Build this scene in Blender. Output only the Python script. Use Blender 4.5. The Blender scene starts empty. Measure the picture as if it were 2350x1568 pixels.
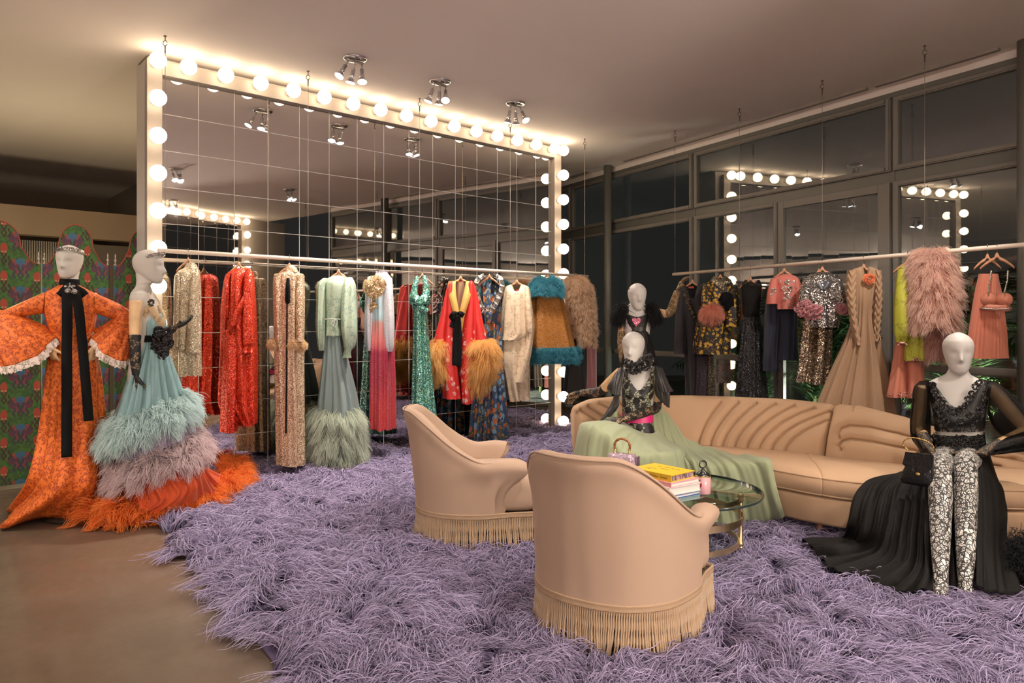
import bpy, bmesh, math, random
import numpy as np
from mathutils import Vector, Matrix
random.seed(7)
RNG = np.random.default_rng(11)
PI = math.pi
SC = bpy.context.scene
COL = SC.collection
# ---------------------------------------------------------------- camera, world, exposure
F, CX, HZ, CZ = 1643.5, 1175.0, 738.0, 1.355      # focal length (px of a 2350x1568 frame), principal point, eye height
cam = bpy.data.cameras.new('camera'); cam_o = bpy.data.objects.new('camera', cam); COL.objects.link(cam_o)
cam_o.location = (0, 0, CZ); cam_o.rotation_euler = (PI/2, 0, 0)
cam.sensor_width = 36; cam.lens = 36*F/2350; cam.shift_y = (HZ-784)/2350; cam.clip_start = .05
SC.camera = cam_o
wd = bpy.data.worlds.new('night'); SC.world = wd; wd.use_nodes = True
wd.node_tree.nodes['Background'].inputs[0].default_value = (.010, .0095, .009, 1)
wd.node_tree.nodes['Background'].inputs[1].default_value = 1.0
SC.view_settings.view_transform = 'Standard'; SC.view_settings.look = 'None'
SC.view_settings.exposure = 1.25; SC.view_settings.gamma = 1; SC.view_settings.use_curve_mapping = False
cy = SC.cycles
cy.max_bounces = 7; cy.diffuse_bounces = 3; cy.glossy_bounces = 4; cy.transmission_bounces = 3; cy.transparent_max_bounces = 10
cy.caustics_reflective = False; cy.caustics_refractive = False; cy.sample_clamp_indirect = 4
cy.use_adaptive_sampling = True; cy.adaptive_threshold = .05; cy.adaptive_min_samples = 16; cy.use_denoising = True
BULB = 4.9          # radiance of the globe bulbs
LAMP = .47
UP_FILL = .58              # strength of the added, unseen uplighters behind the viewer
SPOT_COL = (1, .89, .80)

# ---------------------------------------------------------------- the place's own axes
AM = math.radians(48.81); DM = 6.421                       # mirror wall
MU = Vector((math.sin(AM), math.cos(AM), 0)); MN = Vector((math.cos(AM), -math.sin(AM), 0))   # along it; off it into the room
AW = math.radians(-30.65); DW = 6.546                      # window wall
WU = Vector((-math.sin(AW), -math.cos(AW), 0)); WN = Vector((-math.cos(AW), math.sin(AW), 0)) # along it towards the viewer; into the room
HC = 1.355+2.222                                           # ceiling height
def W(px, py, d): return Vector(((px-CX)/F*d, d, CZ+(HZ-py)/F*d))
def floor_at(px, py, z=0): return W(px, py, F*(CZ-z)/(py-HZ))
def ceil_at(px, py): return W(px, py, F*(HC-CZ)/(HZ-py))
def mirror_s(px):      # distance along MU of the point of the mirror plane in column px
    t = (px-CX)/F; n = -MN; Y = DM/(n.x*t+n.y); return (MU.x*t+MU.y)*Y
def mirror_pt(s, off=0, z=0): return MU*s - MN*DM + MN*off + Vector((0, 0, z))
def window_s(px):
    t = (px-CX)/F; n = -WN; Y = DW/(n.x*t+n.y); return (WU.x*t+WU.y)*Y
def window_pt(s, off=0, z=0): return WU*s - WN*DW + WN*off + Vector((0, 0, z))

# ---------------------------------------------------------------- object helpers
def tag(o, label=None, cat=None, group=None, kind=None):
    if label: o['label'] = label
    if cat: o['category'] = cat
    if group: o['group'] = group
    if kind: o['kind'] = kind
    return o
def thing(name, label, cat, loc=(0, 0, 0), rotz=0, group=None, rot=None):
    o = bpy.data.objects.new(name, None); COL.objects.link(o)
    o.location = loc; o.rotation_euler = rot or (0, 0, rotz); o.empty_display_size = .1
    return tag(o, label, cat, group)
def link(name, data, parent=None, loc=(0, 0, 0), rot=(0, 0, 0)):
    o = bpy.data.objects.new(name, data); COL.objects.link(o)
    o.location = loc; o.rotation_euler = rot
    if parent: o.parent = parent
    return o
def cr(p0, p1, p2, p3, t):
    return .5*((2*p1)+(-p0+p2)*t+(2*p0-5*p1+4*p2-p3)*t*t+(-p0+3*p1-3*p2+p3)*t**3)
def spline(pts, n):
    P = np.asarray([list(p) for p in pts], float); m = len(P)
    if m == 1: return np.repeat(P, n, 0)
    out = []
    for i in range(n):
        x = i/(n-1)*(m-1); k = min(int(x), m-2); t = x-k
        a = P[k-1] if k > 0 else 2*P[0]-P[1]
        b = P[k+2] if k+2 < m else 2*P[-1]-P[-2]
        out.append(cr(a, P[k], P[k+1], b, t))
    return np.array(out)
class MB:
    def __init__(s): s.v = []; s.f = []; s.col = None
    def add(s, vs, fs):
        o = len(s.v); s.v += [tuple(map(float, p)) for p in vs]; s.f += [tuple(i+o for i in f) for f in fs]; return s
    def loft(s, rings, close=True, cap0=False, cap1=False):
        n = len(rings[0]); m = len(rings); vs = [p for r in rings for p in r]; fs = []
        for i in range(m-1):
            for j in range(n if close else n-1):
                k = (j+1) % n
                fs.append((i*n+j, i*n+k, (i+1)*n+k, (i+1)*n+j))
        if cap0: fs.append(tuple(range(n-1, -1, -1)))
        if cap1: fs.append(tuple((m-1)*n+j for j in range(n)))
        return s.add(vs, fs)
    def box(s, c, size, M=None):
        hx, hy, hz = size[0]/2, size[1]/2, size[2]/2
        vs = [Vector((x, y, z)) for x in (-hx, hx) for y in (-hy, hy) for z in (-hz, hz)]
        if M is not None: vs = [M @ v for v in vs]
        c = Vector(c); vs = [v+c for v in vs]
        return s.add(vs, [(0, 1, 3, 2), (4, 6, 7, 5), (0, 4, 5, 1), (2, 3, 7, 6), (0, 2, 6, 4), (1, 5, 7, 3)])
    def tube(s, path, r, seg=10, cap=True, flat=1.0, up=None):
        P = [Vector(p) for p in path]; m = len(P); R = r if hasattr(r, '__len__') else [r]*m
        rings = []; u = None
        for i in range(m):
            t = (P[min(i+1, m-1)]-P[max(i-1, 0)])
            if t.length < 1e-9: t = Vector((0, 0, 1))
            t.normalize()
            if u is None:
                a = Vector(up) if up is not None else (Vector((0, 0, 1)) if abs(t.z) < .9 else Vector((1, 0, 0)))
                u = a-t*a.dot(t); u.normalize()
            else:
                u = u-t*u.dot(t); u.normalize()
            w = t.cross(u)
            rings.append([P[i]+u*math.cos(2*PI*k/seg)*R[i]*flat+w*math.sin(2*PI*k/seg)*R[i] for k in range(seg)])
        return s.loft(rings, True, cap, cap)
    def sphere(s, c, r, seg=16, rings=10, M=None):
        c = Vector(c); r = r if hasattr(r, '__len__') else (r, r, r); R = []
        for i in range(rings+1):
            a = PI*i/rings; e = max(math.sin(a), .004)
            q = [Vector((r[0]*e*math.cos(2*PI*k/seg), r[1]*e*math.sin(2*PI*k/seg), r[2]*math.cos(a))) for k in range(seg)]
            R.append([c+(M @ p if M is not None else p) for p in q])
        return s.loft(R[::-1], True, True, True)
    def lathe(s, prof, c=(0, 0, 0), seg=24, cap=True, M=None):
        c = Vector(c); R = []
        for r, z in prof:
            q = [Vector((max(r, 1e-4)*math.cos(2*PI*k/seg), max(r, 1e-4)*math.sin(2*PI*k/seg), z)) for k in range(seg)]
            R.append([c+(M @ p if M is not None else p) for p in q])
        return s.loft(R, True, cap, cap)
    def grid(s, P):      # P: array [nu][nv] of points
        nu, nv = len(P), len(P[0])
        return s.add([p for r in P for p in r], [(i*nv+j, i*nv+j+1, (i+1)*nv+j+1, (i+1)*nv+j) for i in range(nu-1) for j in range(nv-1)])
    def prism(s, poly, a, b):   # polygon of 3-D points extruded from offset vector a to b
        n = len(poly); a = Vector(a); b = Vector(b)
        vs = [Vector(p)+a for p in poly]+[Vector(p)+b for p in poly]
        return s.add(vs, [tuple(range(n-1, -1, -1)), tuple(range(n, 2*n))]+[(i, (i+1) % n, n+(i+1) % n, n+i) for i in range(n)])
    def mesh(s, name, m=None, smooth=True, fix=True):
        me = bpy.data.meshes.new(name); me.from_pydata(s.v, [], s.f)
        if fix:
            bm = bmesh.new(); bm.from_mesh(me); bmesh.ops.recalc_face_normals(bm, faces=bm.faces); bm.to_mesh(me); bm.free()
        if smooth: me.polygons.foreach_set('use_smooth', [True]*len(me.polygons))
        if m: me.materials.append(m)
        me.update(); return me
    def build(s, name, m, parent=None, smooth=True, bevel=0, sub=0, solid=0, remesh=0, loc=(0, 0, 0), rot=(0, 0, 0), fix=True, auto=False):
        o = link(name, s.mesh(name, m, smooth, fix), parent, loc, rot)
        if solid: q = o.modifiers.new('solid', 'SOLIDIFY'); q.thickness = solid; q.offset = 0
        if remesh:
            q = o.modifiers.new('remesh', 'REMESH'); q.mode = 'VOXEL'; q.voxel_size = remesh; q.use_smooth_shade = True
            q = o.modifiers.new('smooth', 'SMOOTH'); q.iterations = 3; q.factor = .5
        if bevel: q = o.modifiers.new('bevel', 'BEVEL'); q.width = bevel; q.segments = 2; q.limit_method = 'ANGLE'
        if sub: q = o.modifiers.new('sub', 'SUBSURF'); q.levels = q.render_levels = sub
        return o
def struct(name, mb, m, parent=None, **k):
    o = mb.build(name, m, parent, **k)
    if not parent: o['kind'] = 'structure'
    return o
def frame_box(mb, a, b, w, h, zc, u_off=0):   # a bar between two floor points
    a = Vector(a); b = Vector(b); d = b-a; L = d.length; ang = math.atan2(d.y, d.x)
    mb.box((a+b)/2+Vector((0, 0, zc)), (L, w, h), Matrix.Rotation(ang, 3, 'Z'))

# ---------------------------------------------------------------- materials
class NT:
    def __init__(s, name):
        s.m = bpy.data.materials.new(name); s.m.use_nodes = True; s.t = s.m.node_tree; s.t.nodes.clear()
        s.out = s.t.nodes.new('ShaderNodeOutputMaterial')
    def n(s, typ, props=None, **inp):
        nd = s.t.nodes.new('ShaderNode'+typ)
        for k, v in (props or {}).items(): setattr(nd, k, v)
        for k, v in inp.items():
            k = k.replace('_', ' ') if not k.startswith('i') or not k[1:].isdigit() else int(k[1:])
            sk = nd.inputs[k]
            if isinstance(v, bpy.types.NodeSocket): s.t.links.new(v, sk)
            else:
                if hasattr(sk.default_value, '__len__') and not hasattr(v, '__len__'): v = [v]*len(sk.default_value)
                if hasattr(v, '__len__') and len(v) == 3 and len(sk.default_value) == 4: v = (*v, 1)
                sk.default_value = v
        return nd
    def M(s, op, a, b=0, c=0, clamp=False):
        return s.n('Math', {'operation': op, 'use_clamp': clamp}, i0=a, i1=b, i2=c).outputs[0]
    def mix(s, fac, a, b, blend='MIX'):
        nd = s.t.nodes.new('ShaderNodeMix'); nd.data_type = 'RGBA'; nd.blend_type = blend
        for sk, v in ((nd.inputs[0], fac), (nd.inputs[6], a), (nd.inputs[7], b)):
            if isinstance(v, bpy.types.NodeSocket): s.t.links.new(v, sk)
            else: sk.default_value = (*v, 1) if hasattr(v, '__len__') and len(v) == 3 else v
        return nd.outputs[2]
    def ramp(s, fac, stops, interp='LINEAR'):
        nd = s.t.nodes.new('ShaderNodeValToRGB'); s.t.links.new(fac, nd.inputs[0]); r = nd.color_ramp; r.interpolation = interp
        while len(r.elements) < len(stops): r.elements.new(.5)
        for e, (p, c) in zip(r.elements, stops):
            e.position = p; e.color = (*c, 1) if hasattr(c, '__len__') else (c, c, c, 1)
        return nd.outputs[0]
    def obj(s): return s.n('TexCoord').outputs['Object']
    def noise(s, scale, detail=3, vec=None, rough=.5, out=0):
        return s.n('TexNoise', Vector=vec if vec is not None else s.obj(), Scale=scale, Detail=detail, Roughness=rough).outputs[out]
    def vor(s, scale, vec=None, feature='F1', out='Distance', rnd=1.0):
        return s.n('TexVoronoi', {'feature': feature}, Vector=vec if vec is not None else s.obj(), Scale=scale, Randomness=rnd).outputs[out]
    def sep(s, v):
        nd = s.n('SeparateXYZ', Vector=v); return nd.outputs
    def vm(s, op, a, b=(0, 0, 0)):
        return s.n('VectorMath', {'operation': op}, i0=a, i1=b).outputs[0]
    def bump(s, h, strength=.3, dist=.01):
        return s.n('Bump', Height=h, Strength=strength, Distance=dist).outputs[0]
    def bsdf(s, **k):
        p = s.n('BsdfPrincipled', **k); return p.outputs[0]
    def done(s, sh):
        s.t.links.new(sh, s.out.inputs[0]); return s.m
    def mixsh(s, fac, a, b): return s.n('MixShader', i0=fac, i1=a, i2=b).outputs[0]
MATS = {}
def mat(name, col, rough=.5, metal=0, bump=None, var=0, sheen=0, coat=0, spec=None, vscale=6):
    if name in MATS: return MATS[name]
    t = NT(name); c = col; k = {}
    if var:
        f = t.noise(vscale, 4); d = tuple(x*(1-var) for x in col); e = tuple(min(1, x*(1+var)) for x in col)
        c = t.ramp(f, [(.3, d), (.7, e)])
    if bump: k['Normal'] = t.bump(t.noise(bump[0], 4), bump[1], bump[2] if len(bump) > 2 else .005)
    if sheen: k['Sheen_Weight'] = sheen
    if coat: k['Coat_Weight'] = coat
    if spec is not None: k['Specular_IOR_Level'] = spec
    MATS[name] = t.done(t.bsdf(Base_Color=c, Roughness=rough, Metallic=metal, **k)); return MATS[name]
def emit(name, col, st):
    t = NT(name); MATS[name] = t.done(t.n('Emission', Color=col, Strength=st).outputs[0]); return MATS[name]
def velvet(name, col, rough=.75, dark=.75, bump=(900, .15, .002)):
    t = NT(name); b = t.bump(t.noise(bump[0], 2), bump[1], bump[2])
    f = t.noise(3.5, 4); c = t.mix(f, tuple(x*dark for x in col), col)
    MATS[name] = t.done(t.bsdf(Base_Color=c, Roughness=rough, Sheen_Weight=.35, Sheen_Roughness=.4, Sheen_Tint=tuple(min(1, x*1.3) for x in col), Normal=b)); return MATS[name]
def sequin(name, c1, c2, scale=150, metal=.55, rough=.28, grad=None, spark=.35):
    """small overlapping discs, each tilted its own way"""
    t = NT(name); v = t.obj()
    vr = t.n('TexVoronoi', Vector=v, Scale=scale)
    rnd = t.sep(vr.outputs['Color'])
    col = t.mix(rnd[0], c1, c2) if grad is None else t.mix(t.M('MULTIPLY', rnd[0], .6), grad(t), c2)
    geo = t.n('NewGeometry').outputs['Normal']
    off = t.vm('SUBTRACT', vr.outputs['Color'], (.5, .5, .5))
    nrm = t.vm('NORMALIZE', t.vm('ADD', geo, t.n('VectorMath', {'operation': 'SCALE'}, i0=off, Scale=spark*2).outputs[0]))
    edge = t.M('LESS_THAN', vr.outputs['Distance'], .55)
    col = t.mix(t.M('GREATER_THAN', rnd[1], .965), col, tuple(min(1, .45+.6*x) for x in c2))  # rare pale cells: glints painted into the sequin colour
    MATS[name] = t.done(t.bsdf(Base_Color=t.mix(edge, tuple(x*.55 for x in c1), col), Metallic=metal, Roughness=rough, Normal=nrm)); return MATS[name]
def lace(name, col, bg=None, scale=60, cover=.5, rough=.6, alpha_bg=0.0, spark=0, scale2=None):
    """openwork: flower-like cells joined by threads; bg None = see-through ground"""
    t = NT(name); v = t.obj()
    warp = t.vm('ADD', v, t.n('VectorMath', {'operation': 'SCALE'}, i0=t.noise(scale*.35, 2, v, out=1), Scale=.6/scale).outputs[0])
    big = t.noise(scale*.22, 3, v)                                   # where flowers gather
    d = t.vor(scale, warp, 'DISTANCE_TO_EDGE')
    thread = t.M('LESS_THAN', d, .09)
    petals = t.M('LESS_THAN', t.vor(scale*.5, warp, 'F1'), t.M('MULTIPLY', big, 1.15*cover*1.6))
    on = t.M('MAXIMUM', thread, petals, clamp=True)
    b = t.bump(t.M('ADD', on, t.noise(scale*3, 2, v)), .5, .004)
    k = {}
    if spark: k = dict(Metallic=t.M('MULTIPLY', t.M('LESS_THAN', t.vor(scale*3, v), .25), spark))
    sh = t.bsdf(Base_Color=col if bg is None else t.mix(on, bg, col), Roughness=rough, Normal=b, **k)
    if bg is None:
        f = t.M('MAXIMUM', on, alpha_bg)
        sh = t.mixsh(f, t.n('BsdfTransparent').outputs[0], sh)
    MATS[name] = t.done(sh); return MATS[name]
def sheer(name, col, dens=.6, rough=.7, scale=250, fold=True, tint=(1, 1, 1)):
    """thin tulle or chiffon: denser where it is seen edge-on"""
    t = NT(name); lw = t.n('LayerWeight', Blend=.35).outputs['Facing']
    g = t.noise(scale, 2); f = t.M('ADD', t.M('MULTIPLY', lw, .75), t.M('ADD', dens-.12, t.M('MULTIPLY', g, .18)), clamp=True)
    d = t.bsdf(Base_Color=col, Roughness=rough, Sheen_Weight=.0 if sum(col) < .2 else .2, Specular_IOR_Level=.25)
    tr = t.n('BsdfTranslucent', Color=col).outputs[0]
    MATS[name] = t.done(t.mixsh(f, t.n('BsdfTransparent', Color=tint).outputs[0], t.mixsh(.25, d, tr))); return MATS[name]
def cloth(name, col, rough=.8, streak=0, streak_scale=60, var=.12, sheen=.15, trans=.15, wave=(1, 1, .05)):
    """opaque cloth, optionally with fine pleat streaks running down"""
    t = NT(name); v = t.obj(); sv = t.vm('MULTIPLY', v, wave)
    f = t.noise(streak_scale if streak else 8, 3, sv if streak else v)
    c = t.mix(f, tuple(x*(1-var*1.6) for x in col), tuple(min(1, x*(1+var)) for x in col))
    b = t.bump(f, streak or .1, .006)
    d = t.bsdf(Base_Color=c, Roughness=rough, Sheen_Weight=sheen, Normal=b)
    if trans: d = t.mixsh(trans, d, t.n('BsdfTranslucent', Color=c, Normal=b).outputs[0])
    MATS[name] = t.done(d); return MATS[name]
def ombre(name, stops, z0, z1, rough=.6, fleck=None, flscale=140, streak=.3, spec=.5):
    """colour woven in bands down the garment (local z from z0 down to z1)"""
    t = NT(name); v = t.obj(); z = t.sep(v)[2]
    f = t.M('DIVIDE', t.M('SUBTRACT', z0, t.M('ADD', z, t.M('MULTIPLY', t.M('SUBTRACT', t.noise(9, 2), .5), .06))), z0-z1, clamp=True)
    c = t.ramp(f, stops)
    if fleck: c = t.mix(t.M('LESS_THAN', t.vor(flscale, v), .22), c, fleck)
    b = t.bump(t.noise(70, 3, t.vm('MULTIPLY', v, (1, 1, .1))), streak, .004)
    MATS[name] = t.done(t.bsdf(Base_Color=c, Roughness=rough, Normal=b, Sheen_Weight=.1, Specular_IOR_Level=spec)); return MATS[name]
def floral(name, ground, blobs, scale=40, rough=.75, sv=(1, 1, 1), bump=.25, metal=0):
    """printed flowers: several layers of warped spots"""
    t = NT(name); v = t.vm('MULTIPLY', t.obj(), sv)
    w = t.vm('ADD', v, t.n('VectorMath', {'operation': 'SCALE'}, i0=t.noise(scale*.8, 2, v, out=1), Scale=.9/scale).outputs[0])
    c = ground
    for i, (col, s, th) in enumerate(blobs):
        wv = t.vm('ADD', w, (i*3.17, i*1.31, i*2.77))
        c = t.mix(t.M('LESS_THAN', t.vor(scale*s, wv), th), c, col)
    b = t.bump(t.noise(120, 3, t.vm('MULTIPLY', t.obj(), (1, 1, .15))), bump, .004)
    MATS[name] = t.done(t.bsdf(Base_Color=c, Roughness=rough, Normal=b, Metallic=metal)); return MATS[name]
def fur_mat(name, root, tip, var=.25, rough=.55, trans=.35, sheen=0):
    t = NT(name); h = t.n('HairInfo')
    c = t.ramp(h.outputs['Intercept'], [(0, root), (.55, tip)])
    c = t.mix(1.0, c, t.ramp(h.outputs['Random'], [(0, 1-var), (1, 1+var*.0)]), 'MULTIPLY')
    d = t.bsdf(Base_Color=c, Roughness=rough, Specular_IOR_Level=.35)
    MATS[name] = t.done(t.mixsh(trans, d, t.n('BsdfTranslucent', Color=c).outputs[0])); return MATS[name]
def white_ish(): pass
mat('white_paint', (.62, .56, .49), .55, bump=(40, .05))
mat('frame_paint', (.33, .285, .245), .5)
mat('chrome', (.75, .75, .76), .18, 1)
mat('brass', (.86, .66, .36), .30, 1, bump=(60, .05))
mat('steel_dark', (.17, .165, .14), .45, .1, bump=(200, .05))
mat('window_metal', (.23, .21, .18), .5)
mat('black_velvet', (.004, .004, .0045), .9, sheen=.02, spec=.2)
mat('black_satin', (.012, .012, .013), .42)
mat('wire', (.45, .42, .38), .4, .7)
mat('rail_paint', (.80, .68, .56), .42)
mat('hanger_wood', (.58, .30, .17), .45, var=.2, vscale=30)
mat('arm_wood', (.72, .47, .25), .45, var=.12, vscale=12)
mat('mannequin_cloth', (.56, .52, .46), .85, bump=(700, .1, .002))
mat('mannequin_shell', (.60, .57, .53), .5)
mat('crystal', (.85, .85, .88), .12, .9)
mat('gold', (.85, .58, .2), .25, 1)
mat('hook_metal', (.16, .13, .11), .35, .9)
emit('bulb_glow', (1, .78, .54), BULB)
GLOBE_FILL = 150          # radiance of the added globe fill lamps behind the viewer
emit('globe_fill', (1, .86, .75), GLOBE_FILL); emit('globe_fill_dim', (1, .86, .75), GLOBE_FILL*.28)
emit('lamp_glow', (.95, .97, 1), 14)
# ================================================================ THE SHELL
# floor
t = NT('concrete'); v = t.obj()
n1 = t.noise(1.1, 6, v, .6); n2 = t.noise(.45, 3, t.vm('ADD', v, (5, 3, 0))); n3 = t.noise(9, 5, v, .65)
c = t.ramp(n1, [(.3, (.085, .056, .034)), (.5, (.125, .086, .055)), (.72, (.175, .130, .09))])
c = t.mix(t.M('MULTIPLY', n3, .35), c, (.105, .085, .06))
c = t.mix(t.ramp(n2, [(.5, 0.), (.66, .55)]), c, (.20, .118, .075))
MATS['concrete'] = t.done(t.bsdf(Base_Color=c, Roughness=t.ramp(n3, [(.3, .30), (.7, .48)]), Normal=t.bump(n3, .06, .01)))
mb = MB(); mb.box((-.5, 5.0, -.05), (22, 26, .1)); struct('floor', mb, MATS['concrete'], smooth=False)
t = NT('ceiling_paint'); MATS['ceiling'] = t.done(t.bsdf(Base_Color=t.mix(t.noise(2, 3), (.88, .80, .74), (.92, .84, .77)), Roughness=.75, Normal=t.bump(t.noise(60, 4), .06, .004)))
# ceiling as a slab that ends at the window wall
far = window_pt(-14.0, -.25); near = window_pt(9.0, -.25)
mb = MB(); poly = [(far.x, far.y, HC), (near.x, near.y, HC), (-11, -7, HC), (-14, 14, HC)]
mb.prism(poly, (0, 0, 0), (0, 0, .15)); struct('ceiling', mb, MATS['ceiling'], smooth=False)

# partition behind the mirror
SL, SR = mirror_s(341), mirror_s(1291.5)           # outer ends of the lit frame along the wall
mb = MB(); a = mirror_pt(SL+.006, -.215); b = mirror_pt(SR-.02, -.215)
frame_box(mb, a, b, .36, HC-.02, (HC-.02)/2); struct('wall_mirror', mb, MATS['white_paint'], smooth=False)

# rooms behind, left: beam parallel to the mirror, back wall, side wall
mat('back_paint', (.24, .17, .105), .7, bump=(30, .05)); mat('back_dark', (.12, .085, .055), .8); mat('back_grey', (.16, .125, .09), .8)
def par(dist, s): return MU*s - MN*dist             # point at that distance on a plane parallel to the mirror
def s_of(px, dist):
    t = (px-CX)/F; n = -MN; Y = dist/(n.x*t+n.y); return (MU.x*t+MU.y)*Y, Y
sb0, yb0 = s_of(-500, 10.5); sb1, yb1 = s_of(340, 10.5); sx, yx = s_of(0, 10.5)
zt = CZ+(HZ-467)/F*yx; zb = CZ+(HZ-534)/F*yx
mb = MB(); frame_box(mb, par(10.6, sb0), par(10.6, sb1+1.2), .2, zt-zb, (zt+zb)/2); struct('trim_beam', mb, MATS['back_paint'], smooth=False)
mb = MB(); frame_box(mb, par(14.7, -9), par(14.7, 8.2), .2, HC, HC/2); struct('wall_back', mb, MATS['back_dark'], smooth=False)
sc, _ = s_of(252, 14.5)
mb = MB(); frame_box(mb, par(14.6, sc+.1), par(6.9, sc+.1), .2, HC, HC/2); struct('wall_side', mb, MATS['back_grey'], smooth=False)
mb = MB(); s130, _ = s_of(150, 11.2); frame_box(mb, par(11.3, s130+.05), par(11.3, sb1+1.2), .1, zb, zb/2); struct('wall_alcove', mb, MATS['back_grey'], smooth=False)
# pleated pale curtain behind the folding screen
ct = cloth('curtain_cloth', (.62, .55, .44), .85, .2, 30)
cs0, _ = s_of(-300, 11.2); cs1, _ = s_of(145, 11.2); pts = []
N = 300
for i in range(N+1):
    p = par(11.05+.035*math.sin(i*PI/2.0)+0.0*i, cs0+(cs1-cs0)*i/N); pts.append(p)
mb = MB(); mb.grid([[p+Vector((0, 0, z)) for z in (.05, 1.2, zb-.02)] for p in pts])
o = mb.build('pleated_curtain', ct, solid=.006); tag(o, 'pale vertically pleated curtain hanging behind the green folding screen', 'curtain')
# walls that close the room around and behind the viewer
mat('room_paint', (.55, .46, .40), .8); mat('room_dark', (.30, .25, .215), .8)
mb = MB(); frame_box(mb, (-11, -7, 0), (-13, 13, 0), .2, HC, HC/2); struct('wall_left', mb, MATS['room_dark'], smooth=False)
mb = MB(); frame_box(mb, (-11, -7, 0), (9.6, -7, 0), .2, HC, HC/2); struct('wall_rear', mb, MATS['room_paint'], smooth=False)

# ================================================================ LIT MIRRORS
FW = .118; TILE = .3048; ZTOP = 1.355+2.155; NB = 17
t = NT('mirror_glass'); b = t.bump(t.noise(1.3, 1), .22, .006)
MATS['mirror'] = t.done(t.bsdf(Base_Color=(.80, .77, .74), Metallic=1, Roughness=.015, Normal=b))
mat('joint', (.85, .82, .78), .5)
mat('porcelain', (.8, .75, .66), .4)
bulb_me = MB().sphere((0, 0, 0), .066, 20, 12).mesh('bulb', MATS['bulb_glow'])
sock_me = MB().lathe([(.034, 0), (.034, .03), (.024, .034), (.024, .045)], seg=14).mesh('bulb_socket', MATS['porcelain'])
rows_n = 11
def lit_mirror(root, s0, s1, right_bulbs, left_bulbs, pt, u, nrm, z_top, tiles, first=True, inset=.06):
    """white frame on three sides with globe bulbs; pt(s, off, z) gives points of its wall"""
    au = math.atan2(u.y, u.x); Rz = Matrix.Rotation(au, 3, 'Z')
    for nm, a, b_, zc, h in (('frame_stile', s0, s0+FW, z_top/2, z_top), ('frame_stile', s1-FW, s1, z_top/2, z_top)):
        mb = MB(); mb.box(pt((a+b_)/2, .035, zc), (b_-a, .07, h), Rz); mb.build(nm, MATS['frame_paint'], root, smooth=False, bevel=.004)
    mb = MB(); mb.box(pt((s0+s1)/2, .035, z_top-FW/2), (s1-s0-2*FW, .07, FW), Rz); mb.build('frame_header', MATS['frame_paint'], root, smooth=False, bevel=.004)
    mb = MB(); mb.box(pt((s0+s1)/2, .003, (z_top-FW)/2), (s1-s0-2*FW, .006, z_top-FW), Rz); mb.build('backing_board', MATS['joint'], root, smooth=False)
    # square mirror tiles with open joints
    gap = .0045; zc0 = z_top-FW
    data = {}
    nt_ = int(math.ceil((s1-s0-2*FW)/TILE-1e-6))
    for j in range(nt_):
        a = s0+FW+j*TILE; wv = min(TILE, s1-FW-a)
        if wv < .03: continue
        for i in range(12):
            zt_ = zc0-i*TILE; hv = min(TILE, zt_)
            if hv < .02: continue
            key = (round(wv, 3), round(hv, 3))
            if key not in data:
                q = MB(); x, z, y = (wv-gap)/2, (hv-gap)/2, .005
                q.add([(-x, 0, -z), (x, 0, -z), (x, 0, z), (-x, 0, z), (-x+.0006, -y, -z+.0006), (x-.0006, -y, -z+.0006), (x-.0006, -y, z-.0006), (-x+.0006, -y, z-.0006)],
                      [(4, 5, 6, 7), (0, 1, 5, 4), (1, 2, 6, 5), (2, 3, 7, 6), (3, 0, 4, 7), (3, 2, 1, 0)])
                me = q.mesh('mirror_tile', MATS['mirror'], smooth=False); me.materials.append(MATS['joint']); data[key] = me
                for pi, po in enumerate(me.polygons): po.material_index = 0 if pi == 0 else 1
            o = link('mirror_tile', data[key], root, pt(a+wv/2, .0075, zt_-hv/2))
            o.rotation_euler = (random.gauss(0, .0009), 0, au+random.gauss(0, .0009))
    def bulb(s, z):
        p = pt(s, .07, z); b_ = link('bulb', bulb_me, root, p+nrm*.098)
        k = link('bulb_socket', sock_me, b_, -nrm*.098)
        k.rotation_euler = nrm.to_track_quat('Z', 'Y').to_euler()
    for s, z in right_bulbs+left_bulbs: bulb(s, z)
mir = thing('vanity_mirror', 'tall bulb-edged wall mirror of square tiles behind the long rail of dresses', 'mirror')
Z0 = 1.355+2.118; STEP = .305
sL = SL+FW/2; sR = SR-FW/2
k0 = mirror_s(433)+.0
side = [(sL, Z0-STEP*i) for i in range(11)]
rs = [(sR, Z0-STEP*i) for i in range(12)]
bs = []
# rows across: measured from the bulbs' own columns, corrected for how far they stand off the wall
def bulb_s(px):
    t = (px-CX)/F; n = -MN; Y = (DM-.168)/(n.x*t+n.y); return (MU.x*t+MU.y)*Y
top_s = [bulb_s(433)+STEP*i for i in range(15)]
sL = bulb_s(363); sR = bulb_s(1293.5)
SL = sL-FW/2; SR = sR+FW/2
side = [(sL, Z0-STEP*i) for i in range(12) if Z0-STEP*i > .1]; rs = [(sR, z) for _, z in side]
lit_mirror(mir, SL, SR, rs, side+[(s, Z0) for s in top_s if s < sR-.1], mirror_pt, MU, MN, ZTOP, True)
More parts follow.
